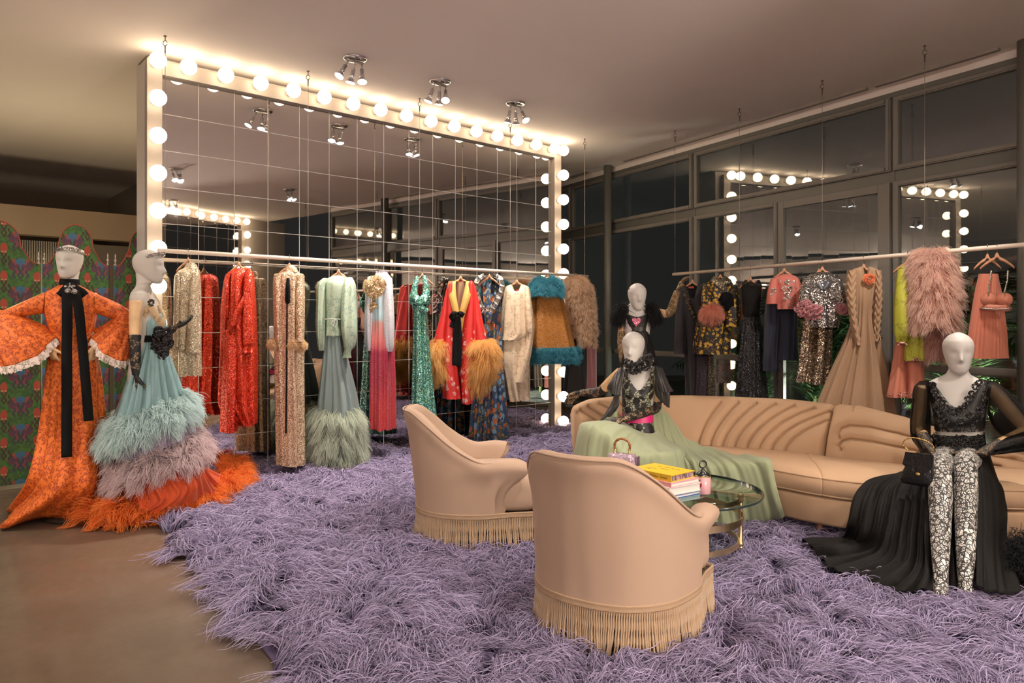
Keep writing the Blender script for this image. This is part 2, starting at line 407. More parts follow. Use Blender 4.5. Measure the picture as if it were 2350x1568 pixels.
# second mirror of the same make on the end wall, out of frame at the right, seen only as a reflection
E1 = Vector((5.95, 1.95, 0)); EU = Vector((-.945, -.327, 0)).normalized(); EN = Vector((-.327*1, .945, 0)).normalized()
def end_pt(s, off=0, z=0): return E1+EU*s+EN*off+Vector((0, 0, z))
mir2 = thing('vanity_mirror', 'second bulb-edged tile mirror on the end wall, seen reflected small in the large mirror', 'mirror')
b2 = [(FW/2, Z0-STEP*i) for i in range(11)]; l2 = [(FW/2+.27+STEP*i, Z0) for i in range(9)]
lit_mirror(mir2, 0, 3.05, b2, l2+[(3.05-FW/2, Z0-STEP*i) for i in range(11)], end_pt, EU, EN, ZTOP, True)
mb = MB(); frame_box(mb, end_pt(-1.2, -.16), end_pt(3.0, -.16), .3, HC, HC/2); struct('wall_end', mb, MATS['white_paint'], smooth=False)

# ================================================================ WINDOW WALL
t = NT('window_glass'); lw = t.n('LayerWeight', Blend=.5).outputs['Facing']
fres = t.M('ADD', .14, t.M('MULTIPLY', t.M('POWER', lw, 5), .9), clamp=True)
nz = t.noise(90, 2); wob = t.bump(t.noise(2.2, 1), .10, .004)
gl = t.n('BsdfGlossy', Color=(.95, .93, .90), Roughness=.01, Normal=wob).outputs[0]
MATS['glass'] = t.done(t.mixsh(fres, t.n('BsdfTransparent', Color=(.86, .9, .88)).outputs[0], gl))
WM = MATS['window_metal']
AWU = math.atan2(WU.y, WU.x); RW = Matrix.Rotation(AWU, 3, 'Z')
def wbar(mb, s0, s1, z0, z1, off=0, th=.06):
    mb.box(window_pt((s0+s1)/2, off, (z0+z1)/2), (s1-s0, th, z1-z0), RW)
def wz(px, py):      # height on the window plane
    t = (px-CX)/F; n = -WN; Y = DW/(n.x*t+n.y); return CZ+(HZ-py)/F*Y
Z_HEAD = wz(1700, 322); ZT0, ZT1 = wz(1700, 478), wz(1700, 461)
win_no = [0]
def casement(s0, s1, z0, z1, name=None, rail=None, fr=.05, wide=None):
    """one window: its own frame bars and pane, structure"""
    win_no[0] += 1; nm = name or 'window_%d' % win_no[0]
    mb = MB(); wbar(mb, s0, s0+fr, z0, z1); o = struct(nm, mb, WM, smooth=False, bevel=.004)
    parts = [('frame_bar', s1-fr, s1, z0, z1), ('frame_bar', s0+fr, s1-fr, z1-fr, z1), ('frame_bar', s0+fr, s1-fr, z0, z0+fr)]
    if rail: parts.append(('frame_bar', s0+fr, s1-fr, rail-.035, rail+.035))
    for n_, a, b_, c_, d_ in parts:
        q = MB(); wbar(q, a, b_, c_, d_); q.build(n_, WM, o, smooth=False, bevel=.004)
        q = MB(); wbar(q, a if b_-a > .1 else a+.01, b_ if b_-a > .1 else b_-.01, c_ + .01, d_-.01, .036, .012); q.build('frame_bead', WM, o, smooth=False)
    q = MB(); wbar(q, s0+fr*.6, s1-fr*.6, z0+fr*.6, z1-fr*.6, -.005, .008); q.build('pane', MATS['glass'], o, smooth=False)
    return o
cuts = [window_s(x) for x in (1010, 1312, 1594, 2050, 2420)]
cuts = [cuts[0]-2.6]+cuts+[cuts[-1]+1.6]
for i in range(len(cuts)-1):
    a, b_ = cuts[i]+.012, cuts[i+1]-.012
    casement(a, b_, ZT1+.012, Z_HEAD)
    if i == 3: continue
    casement(a, b_, .06, ZT0-.005, rail=.93)
# frame strip that carries the windows, and the door bay
mb = MB(); wbar(mb, cuts[0], cuts[-1], Z_HEAD, Z_HEAD+.045, -.01, .08); struct('trim_head', mb, MATS['steel_dark'], smooth=False)
mb = MB(); wbar(mb, cuts[0], cuts[-1], Z_HEAD+.045, HC, -.02, .1); struct('wall_header', mb, MATS['ceiling'], smooth=False)
mb = MB(); wbar(mb, cuts[0], cuts[-1], 0, .06, -.01, .1); struct('trim_sill', mb, WM, smooth=False)
for i, c_ in enumerate(cuts):
    mb = MB(); wbar(mb, c_-.014, c_+.014, 0, Z_HEAD, -.022, .05); struct('trim_%d' % (i+1), mb, MATS['steel_dark'], smooth=False)
mb = MB(); wbar(mb, cuts[0], cuts[-1], ZT0-.005, ZT1+.012, -.03, .05); struct('trim_transom', mb, MATS['steel_dark'], smooth=False)
# door bay: fixed light and glazed door
sd = window_s(1790)
casement(cuts[3]+.012, sd-.012, .06, ZT0-.005, rail=.93)
mb = MB(); a, b_ = sd+.0, cuts[4]-.02; wbar(mb, b_-.115, b_, .03, ZT0-.01, .01, .05)
door = struct('door_1', mb, WM, smooth=False, bevel=.004)
for n_, x0, x1, z0, z1 in (('door_stile', a, a+.07, .03, ZT0-.01), ('door_rail', a+.07, b_-.115, ZT0-.09, ZT0-.01), ('door_rail', a+.07, b_-.115, .03, .2)):
    q = MB(); wbar(q, x0, x1, z0, z1, .01, .05); q.build(n_, WM, door, smooth=False, bevel=.004)
q = MB(); wbar(q, a+.06, b_-.1, .19, ZT0-.08, .008, .008); o = q.build('pane', MATS['glass'], door, smooth=False)
hs = b_-.055; q = MB(); q.tube([window_pt(hs, .05, .98), window_pt(hs, .085, .99), window_pt(hs, .085, 1.21), window_pt(hs, .05, 1.22)], .008, 8); q.build('handle', MATS['brass'], door)
q = MB(); q.lathe([(.022, 0), (.022, .006), (.016, .012), (.006, .012)], seg=16, M=(WN.to_track_quat('Z', 'Y').to_matrix()), c=window_pt(hs, .036, .90)); q.build('lock', MATS['chrome'], door)
# curtain track in the ceiling along the glass
mb = MB(); q0, q1 = window_s(1400), window_s(2030)
for s0, s1 in ((window_s(2030)+.02, window_s(2318)), (window_s(1455), window_s(2015)), (window_s(1330), window_s(1372))):
    m_ = MB()
    for dz, do, w_ in ((.012, .16, .018), (.012, .19, .018), (.020, .175, .045)):
        m_.box(window_pt((s0+s1)/2, do, HC-dz*.5), (s1-s0, w_, dz), RW)
    o = m_.build('curtain_track', MATS['frame_paint'], smooth=False)
    tag(o, {0: 'x'}.get(9, 'white ceiling curtain track'), 'track')
    o['label'] = ('white ceiling track above the glass, long run nearest the right column', 'white ceiling track above the glass, middle run over the door bay', 'short white piece of ceiling track left of the far column')[[window_s(2030)+.02, window_s(1455), window_s(1330)].index(s0)]
# steel columns just inside the glass
for px, label in ((1395, 'slim dark steel column between the fur jacket and the tall black mannequin'), (2353, 'dark steel column at the right end of the windows')):
    t_ = (px-CX)/F; Yc = (DW-.17)/(-WN.x*t_-WN.y); Pc = Vector((t_*Yc, Yc, 0))
    mb = MB(); mb.lathe([(.056, 0), (.056, HC)], c=(Pc.x, Pc.y, 0), seg=28)
    o = mb.build('pillar', MATS['steel_dark']); o['kind'] = 'structure'; 
# garden ground beyond the glass
mat('soil', (.05, .045, .03), .95, bump=(8, .6, .05), var=.4)
mb = MB(); a = window_pt(-12, -.12); b_ = window_pt(8, -.12); c_ = window_pt(8, -14); d_ = window_pt(-12, -14)
mb.prism([Vector((p.x, p.y, -.06)) for p in (a, b_, c_, d_)], (0, 0, -.1), (0, 0, .07)); struct('ground', mb, MATS['soil'], smooth=False)
mat('fence', (.10, .085, .065), .9, bump=(20, .3)); mb = MB(); frame_box(mb, window_pt(-12, -7.5), window_pt(8, -7.5), .15, 2.2, 1.1); struct('wall_garden', mb, MATS['fence'], smooth=False)

# ================================================================ CEILING SPOTLIGHTS
plate_me = MB().lathe([(.10, 0), (.10, -.008), (.088, -.014), (.055, -.018), (.0, -.02)], seg=30).mesh('canopy', MATS['chrome'])
arm_me = MB().tube([(0, 0, 0), (0, 0, -.05), (0, 0, -.06)], .006, 8).mesh('stem', MATS['chrome'])
body_me = MB().lathe([(.012, .055), (.017, .05), (.017, 0), (.02, -.004), (.02, -.022), (.016, -.026), (.030, -.05), (.040, -.066), (.040, -.070)], seg=18).mesh('lamp_head', MATS['chrome'])
lens_me = MB().lathe([(0.0, -.0705), (.037, -.0705), (.037, -.072), (0, -.0735)], seg=18).mesh('lens', MATS['lamp_glow'])
bar_me = MB().box((0, 0, -.028), (.15, .03, .012)).mesh('crossbar', MATS['chrome'], smooth=False)
def fixture(P, aims, label, power=1.0, yaw=AM, cone=70, blend=.8):
    root = thing('ceiling_spotlight', label, 'spotlight', P, -yaw+PI/2, 'clusters of three spotlights on the ceiling')
    link('canopy', plate_me, root); link('crossbar', bar_me, root)
    for k, tgt in enumerate(aims):
        loc = Vector(((k-1)*.062, 0, -.034)); hd = link('lamp_head', body_me, root, loc+Vector((0, 0, -.105)))
        st = link('stem', arm_me, hd, (0, 0, .105)); ln = link('lens', lens_me, hd)
        Wp = Vector(P)+Matrix.Rotation(-yaw+PI/2, 3, 'Z') @ (loc+Vector((0, 0, -.105)))
        d = (Vector(tgt)-Wp).normalized(); dl = Matrix.Rotation(yaw-PI/2, 3, 'Z') @ d
        ax = Vector((0, 0, -1)).rotation_difference(dl)
        ang = min(ax.angle, .55); ax = Matrix.Rotation(ang, 3, ax.axis) if ang > 1e-4 else Matrix.Identity(3)
        hd.location = loc + ax @ Vector((0, 0, -.105)); hd.rotation_euler = ax.to_euler()
        li = bpy.data.lights.new('spot_lamp', 'SPOT'); li.energy = 100*power*LAMP; li.color = SPOT_COL; li.spot_size = math.radians(cone); li.spot_blend = blend; li.shadow_soft_size = .035
        lo = bpy.data.objects.new('spot_lamp', li); COL.objects.link(lo); lo.location = Wp+d*.09; lo.rotation_euler = d.to_track_quat('-Z', 'Y').to_euler()
    return root
fixture(ceil_at(815, 134), [(-2.4, 5.0, 1), (-1.9, 6.1, 1.0), (-1.0, 5.2, .4)], 'first ceiling spotlight cluster from the left, near the mirror', 1.6)
fixture(ceil_at(1010, 187), [(-1.6, 6.6, 1), (-.9, 7.0, 1), (-.5, 5.0, .3)], 'middle ceiling spotlight cluster of the three before the mirror', 1.6)
fixture(ceil_at(1183, 237), [(-.5, 7.6, 1), (.1, 8.1, 1), (1.2, 6.0, .6)], 'ceiling spotlight cluster nearest the right end of the mirror', 1.6)
fixture((1.16, 3.47, HC), [(-.9, 7.2, 1.2), (.3, 8.2, 1.2), (-.1, 4.2, .5)], 'ceiling spotlight cluster above the armchairs, reflected at the mirror left edge', 2.2, cone=60)
fixture((2.89, 4.4, HC), [(2.1, 7.6, 1.3), (2.9, 6.3, 1.2), (2.5, 3.6, .7)], 'ceiling spotlight cluster over the sofa, reflected in the mirror', 2.0, cone=62)
fixture((-.5, 1.9, HC), [(-.2, 3.4, 0), (-1.9, 3.4, 0), (-2.7, 4.9, 1)], 'added unseen ceiling spotlight cluster over the bare floor behind the viewer', .35, cone=85)  # added out of view to light the bare floor and left mannequins
fixture((3.75, 1.75, HC), [(1.0, 3.2, .4), (3.2, 4.9, 1.2), (.2, 4.4, .3)], 'ceiling spotlight cluster before the second mirror', 1.8, cone=80)
fixture((-2.9, 2.6, HC), [(-2.9, 4.9, .9), (-3.2, 3.8, 0), (-1.6, 3.2, 0)], 'added unseen ceiling spotlight cluster over the left end of the bare floor', .4, cone=85)  # another unseen cluster added to light the left mannequins and floor
fixture((-4.6, 3.6, HC), [(-4.0, 5.7, 1.1), (-3.0, 4.9, 1.0), (-4.4, 4.6, 0)], 'added unseen ceiling spotlight cluster before the green folding screen', .9, cone=85)  # added out of view to brighten the screen and its corner
fixture((1.5, 1.2, HC), [(.8, 2.6, 0), (1.9, 2.7, 0), (.3, 2.2, 0)], 'ceiling spotlight cluster over the front of the rug', 1.1, cone=85)
# unseen uplighters added on the walls behind the viewer to brighten the ceiling
def fill_uplight(P, nrm, label, e):
    r = thing('fill_uplighter', label, 'wall lamp', P, math.atan2(nrm[1], nrm[0])-PI/2, 'added fill uplighters behind the viewer')
    mb = MB(); mb.lathe([(.02, -.10), (.09, -.04), (.13, .02), (.135, .03), (.125, .03), (.08, -.03), (.01, -.08)], c=(0, .14, 0), seg=24); mb.build('bowl', MATS['frame_paint'], r)
    mb = MB(); mb.box((0, .03, -.05), (.08, .10, .10)); mb.build('bracket', MATS['frame_paint'], r, smooth=False)
    li = bpy.data.lights.new('fill_uplight_lamp', 'POINT'); li.energy = e*UP_FILL; li.color = (1, .87, .77); li.shadow_soft_size = .10
    lo = bpy.data.objects.new('fill_uplight_lamp', li); COL.objects.link(lo); lo.location = Vector(P)+Vector((nrm[0]*.14, nrm[1]*.14, .12))
for x in (-7.5, -3.5, .5, 4.5): fill_uplight((x, -6.9, 2.45), (0, 1), 'added white fill uplighter on the unseen rear wall, %s' % {-7.5: 'nearest the left corner', -3.5: 'second from the left corner', .5: 'third from the left corner', 4.5: 'nearest the right end'}[x], 190)
for y in (-3.0, 2.0): p_ = Vector((-11-(y+7)*.1, y, 2.45)); fill_uplight(p_+Vector((.12, 0, 0)), (1, 0), 'added white fill uplighter on the unseen left wall, %s' % ('the one nearer the rear' if y < 0 else 'the one farther forward'), 40 if y < 0 else 14)
# globe floor lamps added behind the viewer as frontal fill light
for x, y, lab in ((-3.2, -2.4, 'added dimmer globe fill lamp behind the viewer, over the bare floor'), (3.5, -.4, 'added globe fill lamp behind the viewer, near the end wall')):
    r = thing('fill_floor_lamp', lab, 'floor lamp', (x, y, 0), 0, 'added globe fill lamps behind the viewer')
    MB().lathe([(0, 0), (.15, 0), (.15, .02), (.02, .03), (.014, .05), (.014, .80), (.03, .82), (.03, .86), (0, .86)], seg=28).build('stand', MATS['brass'], r)
    MB().sphere((0, 0, 1.03), .18, 20, 12).build('globe', MATS['globe_fill' if x > 0 else 'globe_fill_dim'], r)
# unseen light added to brighten the dark rooms at the back left
li = bpy.data.lights.new('back_room_fill', 'POINT'); li.energy = 30; li.color = (1, .8, .5); li.shadow_soft_size = .15
lo = bpy.data.objects.new('back_room_fill', li); COL.objects.link(lo); lo.location = par(8.7, s_of(120, 8.7)[0])+Vector((0, 0, 1.5))
# garden floodlight
li = bpy.data.lights.new('garden_lamp', 'SPOT'); li.energy = 650; li.color = (.95, 1, .9); li.spot_size = math.radians(110); li.shadow_soft_size = .1
lo = bpy.data.objects.new('garden_lamp', li); COL.objects.link(lo); lo.location = window_pt(window_s(2150), -1.1, .25)
lo.rotation_euler = (window_pt(window_s(1700), -1.6, .9)-Vector(lo.location)).to_track_quat('-Z', 'Y').to_euler()
# ================================================================ HAIR, FEATHERS, PILE
def strands(name, m, parent, P, r0=.001, r1=.0003, stuff=True, loc=(0, 0, 0)):
    """P: (N, K, 3) points of N strands; one hair-curves object"""
    P = np.asarray(P, np.float32); N, K, _ = P.shape
    c = bpy.data.hair_curves.new(name); c.add_curves([K]*N)
    c.attributes['position'].data.foreach_set('vector', P.reshape(-1))
    a = c.attributes.get('radius') or c.attributes.new('radius', 'FLOAT', 'POINT')
    t = np.linspace(0, 1, K); r = (np.asarray(r0).reshape(-1, 1)*(1-t)+np.asarray(r1).reshape(-1, 1)*t)*np.ones((N, 1))
    a.data.foreach_set('value', r.astype(np.float32).reshape(-1))
    c.materials.append(m)
    o = link(name, c, parent, loc)
    if stuff: o['kind'] = 'stuff'
    return o
def vnoise(x, y, s, seed):
    r = np.random.default_rng(seed).random((256, 256)); x = x/s+1000; y = y/s+1000
    i = np.floor(x).astype(int); j = np.floor(y).astype(int); u = x-i; v = y-j; u = u*u*(3-2*u); v = v*v*(3-2*v)
    g = lambda a, b: r[a % 256, b % 256]
    return (g(i, j)*(1-u)+g(i+1, j)*u)*(1-v)+(g(i, j+1)*(1-u)+g(i+1, j+1)*u)*v
def in_poly(x, y, poly):
    c = np.zeros(len(x), bool); n = len(poly)
    for i in range(n):
        x0, y0 = poly[i][:2]; x1, y1 = poly[(i+1) % n][:2]
        k = (y0 > y) != (y1 > y); d = (y1-y0) if abs(y1-y0) > 1e-9 else 1e-9
        c ^= k & (x < (x1-x0)*(y-y0)/d+x0)
    return c
def norm(a): return a/np.maximum(np.linalg.norm(a, axis=-1, keepdims=True), 1e-9)
def tuft(roots, dirs, L, droop=.3, K=5, spread=.35, curl=.15, rng=None, clump=0, clump_n=20):
    """free strands from roots along dirs, sagging under gravity and curling a little"""
    g = rng or RNG; N = len(roots); d = norm(dirs+g.normal(0, spread, (N, 3)))
    l = np.asarray(L)*g.uniform(.65, 1.15, N); t = np.linspace(0, 1, K)[None, :, None]
    P = roots[:, None, :]+d[:, None, :]*l[:, None, None]*t
    P[:, :, 2] -= (droop*l[:, None])*t[:, :, 0]**2
    w = norm(g.normal(0, 1, (N, 3))); ph = g.uniform(0, 6.3, N)
    P = P+w[:, None, :]*(np.sin(t[:, :, 0]*4+ph[:, None])-np.sin(ph[:, None]))[:, :, None]*(curl*l)[:, None, None]*.5
    if clump:
        ids = np.arange(N)//clump_n*clump_n
        P = P*(1-clump*t**1.5)+(P[ids]+(roots-roots[ids])[:, None, :]*.25)*(clump*t**1.5)
    return P
def sample_mesh(v, f, n, rng=None):
    """random points and normals on a quad mesh"""
    g = rng or RNG; v = np.asarray(v, float); f = np.asarray([q[:4] if len(q) > 3 else (*q, q[-1]) for q in f if len(q) <= 4])
    a, b, c, d = (v[f[:, k]] for k in range(4)); nn = np.cross(c-a, d-b); ar = np.linalg.norm(nn, axis=1)
    k = g.choice(len(f), n, p=ar/ar.sum()); u, w = g.random((n, 1)), g.random((n, 1))
    return (a[k]*(1-u)+b[k]*u)*(1-w)+(d[k]*(1-u)+c[k]*u)*w, norm(nn[k])

# ================================================================ RUG
RUG_OUT = []            # floor areas covered by other things: no pile grows there
A_ = mirror_pt(SL+.03, .06); B_ = mirror_pt(SR+.5, .06)
rug_poly = [A_.to_2d(), B_.to_2d(), window_pt(window_s(1330)-.3, .55).to_2d(), window_pt(window_s(2420)+1.6, .55).to_2d(), Vector((2.2, .7)), Vector((.50, .72)), Vector((-.80, 2.62)), Vector((-2.22, 4.70))]
def make_rug(n=300000):
    rug = MB(); rug.prism([Vector((p.x, p.y, 0)) for p in rug_poly], (0, 0, .003), (0, 0, .013))
    o = rug.build('shaggy_rug', mat('rug_backing', (.14, .105, .20), .95), smooth=False)
    tag(o, 'large lilac purple shaggy fur rug covering the floor under the furniture', 'rug')
    g = np.random.default_rng(5)
    X, Y = [], []
    got = 0
    while got < n:
        x = g.uniform(-3.4, 5.4, 400000); y = 1.3+g.random(400000)**1.75*8.2
        jx = (vnoise(x, y, .16, 1)-.5)*.22; jy = (vnoise(x, y, .16, 2)-.5)*.22
        k = in_poly(x+jx, y+jy, rug_poly)
        k &= (np.abs(x) < .80*y+.5)
        for pl in RUG_OUT: k &= ~in_poly(x, y, pl)
        X.append(x[k]); Y.append(y[k]); got += k.sum()
    x = np.concatenate(X)[:n]; y = np.concatenate(Y)[:n]
    # clumps on a jittered lattice
    cs = .078; ci = np.floor(x/cs).astype(int); cj = np.floor(y/cs).astype(int)
    h = np.random.default_rng(9).random((512, 512, 6)); hh = h[ci % 512, cj % 512]
    cx = (ci+.2+.6*hh[:, 0])*cs; cyy = (cj+.2+.6*hh[:, 1])*cs
    th = (vnoise(cx, cyy, .55, 3)-.5)*9.5+(vnoise(cx, cyy, .21, 4)-.5)*6.0+(hh[:, 2]-.5)*1.5-2.35
    th2 = th+g.normal(0, .22, n); bend = (vnoise(cx, cyy, .13, 6)-.5)*3.2+(hh[:, 4]-.5)*1.6+g.normal(0, .25, n)
    L = (.105+.085*vnoise(cx, cyy, .3, 7)+.03*hh[:, 3])*g.uniform(.75, 1.15, n)
    K = 7; t = np.linspace(0, 1, K); long = g.random(n) < .14; L = np.where(long, L*1.5, L); bend = np.where(long, bend*1.5+g.normal(0, .5, n), bend)
    P = np.zeros((n, K, 3)); P[:, 0, 0] = x; P[:, 0, 1] = y; P[:, 0, 2] = .012
    lift = .010+.050*vnoise(cx, cyy, .12, 8)+.018*hh[:, 5]
    zz = np.array([0, .62, 1.0, 1.05, .92, .78, .62])
    for k in range(1, K):
        a = th2+bend*(t[k]-.15); st = L/(K-1)*(.75 if k == 1 else 1.05)
        P[:, k, 0] = P[:, k-1, 0]+np.cos(a)*st; P[:, k, 1] = P[:, k-1, 1]+np.sin(a)*st
        P[:, k, 2] = .012+np.where(long, lift*1.15+.012, lift)*zz[k]*g.uniform(.8, 1.2, n)
    # pull strands of a clump together towards their tips
    off = np.stack([x-cx, y-cyy], 1)
    P[:, :, :2] -= off[:, None, :]*(.74*t**1.1)[None, :, None]
    r = (.0008+.00036*y)*np.where(long, 1.15, .95)
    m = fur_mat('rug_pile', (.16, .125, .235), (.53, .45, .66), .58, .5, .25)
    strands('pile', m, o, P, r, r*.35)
    return o

# ================================================================ ARMCHAIRS
PEACH = velvet('peach_velvet', (.43, .293, .206), .8, .88)
t = NT('rope_cord'); v = t.obj(); MATS['rope'] = t.done(t.bsdf(Base_Color=(.42, .285, .17), Roughness=.7, Sheen_Weight=.2)); ROPE = MATS['rope']
mat('braid', (.40, .265, .16), .7, bump=(260, .8, .004))
half = [(.350, .262), (.385, .14), (.390, -.03), (.345, -.215), (.232, -.345), (.10, -.395)]
plan = [Vector((x, y, 0)) for x, y in half]+[Vector((0, -.402, 0))]+[Vector((-x, y, 0)) for x, y in half[::-1]]
NS = 72
PL = spline(plan, NS)
def chair_h(s):        # s 0 at the arm front, 1 in the middle of the back
    q = min(1, max(0, (s-.24)/.52)); q = q*q*(3-2*q)
    return .535+.282*q+.012*math.sin(min(s/.26, 1)*PI)
def make_armchair(label, loc, az):
    root = thing('tub_armchair', label, 'armchair', loc, -az); root.scale = (.885, .885, 1.0)
    rings = []
    for i in range(NS):
        s = 1-abs(2*i/(NS-1)-1); h = chair_h(s); p = Vector(PL[i])
        tg = Vector(PL[min(i+1, NS-1)])-Vector(PL[max(i-1, 0)]); tg.normalize(); o = Vector((-tg.y, tg.x, 0))*-1
        if o.dot(p) < 0: o = -o
        arm = max(0, 1-s/.42); arm = arm*arm*(3-2*arm)         # arms roll outwards
        fl = .055*arm
        inner_z = .40
        sm = min(1, max(0, (s-.2)/.8)); ln = .075*sm*sm*(3-2*sm)
        prof = [(.000, .180), (.003, .195), (.005, .23), (.006, .30), (.004+.3*fl, h-.20), (.006+.2*fl, h-.125), (.012+.7*fl, h-.085), (.022+fl, h-.045), (.012+fl*.8, h-.012), (-.022+.3*fl, h+.002), (-.060, h-.012), (-.082, h-.05), (-.092, h-.12), (-.098, max(inner_z, h-.25)), (-.10, .36), (-.10, .20)]
        end = 1.0
        e0 = max(0, 1-s/.24); e0 = e0*e0*(3-2*e0)
        zs_ = lambda z: min(1, max(0, (z-.37)/.08))
        rings.append([p+o*(a+ln*max(0, (z-.3)/.5))+Vector((0, -.125*e0*(1-zs_(z)**2*(3-2*zs_(z)))+.02*e0*zs_(z), z)) for a, z in prof])
    # round the arm fronts
    for idx, sg in ((0, 1), (NS-1, -1)):
        base = rings[idx]; c = sum(base, Vector())/len(base); extra = []
        for q, sc in ((.022, .93), (.034, .75), (.040, .4)):
            extra.append([Vector((c.x+(v_.x-c.x)*sc, v_.y+q, c.z+(v_.z-c.z)*(sc*.06+.94 if v_.z < .4 else sc*.25+.75))) for v_ in base])
        rings = extra[::-1]+rings if idx == 0 else rings+extra
    mb = MB(); mb.loft(rings, True, True, True)
    mb.build('shell', PEACH, root, sub=1)
    # welt along the outer edge of the back
    pts = []
    for i in range(8, NS-8):
        s = 1-abs(2*i/(NS-1)-1); p = Vector(PL[i]); o = p.normalized(); pts.append(p*1.012+Vector((0, 0, chair_h(s)-.012))+o*(.012+.075*(lambda q: q*q*(3-2*q))(min(1, max(0, (s-.2)/.8)))*(chair_h(s)-.31)/.5))
    mb = MB(); mb.tube(spline(pts, 120), .0055, 6); mb.build('welt', PEACH, root)
    # seat: upholstered block that stands proud of the arms
    def outline(sx, y0, y1, n=64, e=11):
        out = []
        for k in range(n):
            a = 2*PI*k/n; c_, s_ = math.cos(a), math.sin(a)
            out.append(((abs(c_)**(2/e))*math.copysign(sx, c_), (y0+y1)/2+(y1-y0)/2*(abs(s_)**(2/e))*math.copysign(1, s_)))
        return out
    rg = []
    for z, k in ((.215, .985), (.25, 1), (.36, 1.0), (.395, .99), (.42, .955), (.437, .85), (.450, .6), (.456, .3)):
        rg.append([(x*k*(1-.55*max(0, .10-y)), .06+(y-.06)*k, z) for x, y in outline(.350, -.24, .402)])
    mb = MB(); mb.loft(rg, True, True, True); mb.build('seat', PEACH, root, sub=1)
    # fringe
    per = [Vector(p)*1.0 for p in PL[::-1] if p[1] < .09]
    front = [Vector((x, y, 0)) for x, y in ((.370, .16), (.354, .26), (.352, .35), (.335, .396), (.2, .401), (0, .402), (-.2, .401), (-.335, .396), (-.352, .35), (-.354, .26), (-.370, .16))]
    loop = spline([p for p in per]+front+[per[0]], 500)
    seg = np.linalg.norm(np.diff(loop, axis=0), axis=1); cum = np.concatenate([[0], np.cumsum(seg)]); tot = cum[-1]
    def at(d):
        d %= tot; k = int(np.searchsorted(cum, d, 'right')-1); k = min(k, len(seg)-1); return Vector(loop[k]+(loop[k+1]-loop[k])*((d-cum[k])/max(seg[k], 1e-9)))
    def nrm_at(d):
        tt = at(d+.004)-at(d-.004); o = Vector((tt.y, -tt.x, 0)).normalized(); return o if o.dot(at(d)) > 0 else -o
    mb = MB(); n = 260; band = []
    for i in range(n):
        p = at(tot*i/n); o = nrm_at(tot*i/n); band.append([p+o*(a-.002)+Vector((0, 0, z)) for a, z in ((0, .20), (.009, .201), (.011, .205), (.009, .209), (.0095, .222), (.011, .226), (.009, .230), (0, .231))])
    band.append(band[0]); mb.loft(band, True); mb.build('braid_band', MATS['braid'], root)
    mb = MB(); nr = int(tot/.0112); rr = random.Random(int(loc[0]*100))
    for i in range(nr):
        p = at(tot*i/nr); o = nrm_at(tot*i/nr); tl = o.cross(Vector((0, 0, 1)))
        sway = rr.gauss(0, .006)+.016*math.sin(i*.21)*math.sin(i*.057); outw = .012+abs(rr.gauss(0, .006)); ln = .188+rr.uniform(-.008, .01)
        m_ = 15; ring = []
        for k in range(m_):
            q = k/(m_-1); c_ = p+o*(.000+outw*q*q)+tl*(sway*q*q)+Vector((0, 0, .212-ln*q)); r = .0056*(1.0 if k < m_-1 else .5)
            rw = []
            for j in range(6):
                a = 2*PI*j/6; hr = r*(1+.30*math.cos(2*(a-q*34)))
                rw.append(c_+(tl*math.cos(a)+o*math.sin(a))*hr)
            ring.append(rw)
        mb.loft(ring, True)
    o = mb.build('fringe', ROPE, root, fix=False); o['kind'] = 'stuff'
    # short feet hidden by the fringe
    ft = MB().lathe([(.016, 0), (.024, .06), (.03, .22)], seg=12).mesh('foot', mat('dark_wood', (.06, .03, .02), .4))
    for x, y in ((.27, .32), (-.27, .32), (.25, -.25), (-.25, -.25)): link('foot', ft, root, (x, y, 0))
    mb = MB(); mb.box((0, .02, .225), (.56, .62, .03)); mb.build('base', MATS['dark_wood'], root, smooth=False)
    return root
make_armchair('peach velvet tub armchair with rope fringe, in front, its back to the viewer', (.468, 3.165, .014), math.radians(34))
make_armchair('peach velvet tub armchair with rope fringe, behind the front chair, turned sideways', (-.235, 4.46, .014), math.radians(84))

# ================================================================ SOFA
SOFA = velvet('sofa_wool', (.56, .365, .22), .85, .9, (500, .25, .003))
Fp = [(.52, 5.02), (.85, 4.96), (1.25, 4.84), (1.62, 4.63), (1.84, 4.38), (2.05, 4.22), (2.45, 4.08), (2.9, 4.02), (3.5, 4.0)]
Bp = [(.55, 5.36), (.85, 5.47), (1.25, 5.42), (1.65, 5.29), (2.02, 5.10), (2.28, 4.84), (2.58, 4.66), (3.0, 4.56), (3.55, 4.52)]
FS = lambda n: [Vector((*p, 0)) for p in spline(Fp, n)]
BS = lambda n: [Vector((*p, 0)) for p in spline(Bp, n)]
sofa = thing('curved_sofa', 'long curved peach sofa with channelled back standing along the windows', 'sofa', (0, 0, 0))
NSF = 161; FF, BB = FS(NSF), BS(NSF)
def sweep(i0, i1, prof, cap=True, shrink=.004):
    rg = []
    for i in range(i0, i1+1):
        f, b = FF[i], BB[i]; d = b-f; L = d.length; d.normalize()
        e = min(i-i0, i1-i); k = 1 if e > 1 else (.97 if e == 1 else .93)
        zc = (prof[0][1]+max(p[1] for p in prof))/2
        rg.append([f+d*(a if a <= 1 else L+(a-2))+Vector((0, 0, zc+(z-zc)*k)) for a, z in prof])
    return MB().loft(rg, True, cap, cap)
IC = 84       # the two halves meet here
for nm, a, b in (('base', 0, NSF-1),):
    sweep(a, b, [(.035, .115), (.02, .13), (.012, .26), (.02, .285), (2.0, .285), (2.0, .115)]).build(nm, SOFA, sofa)
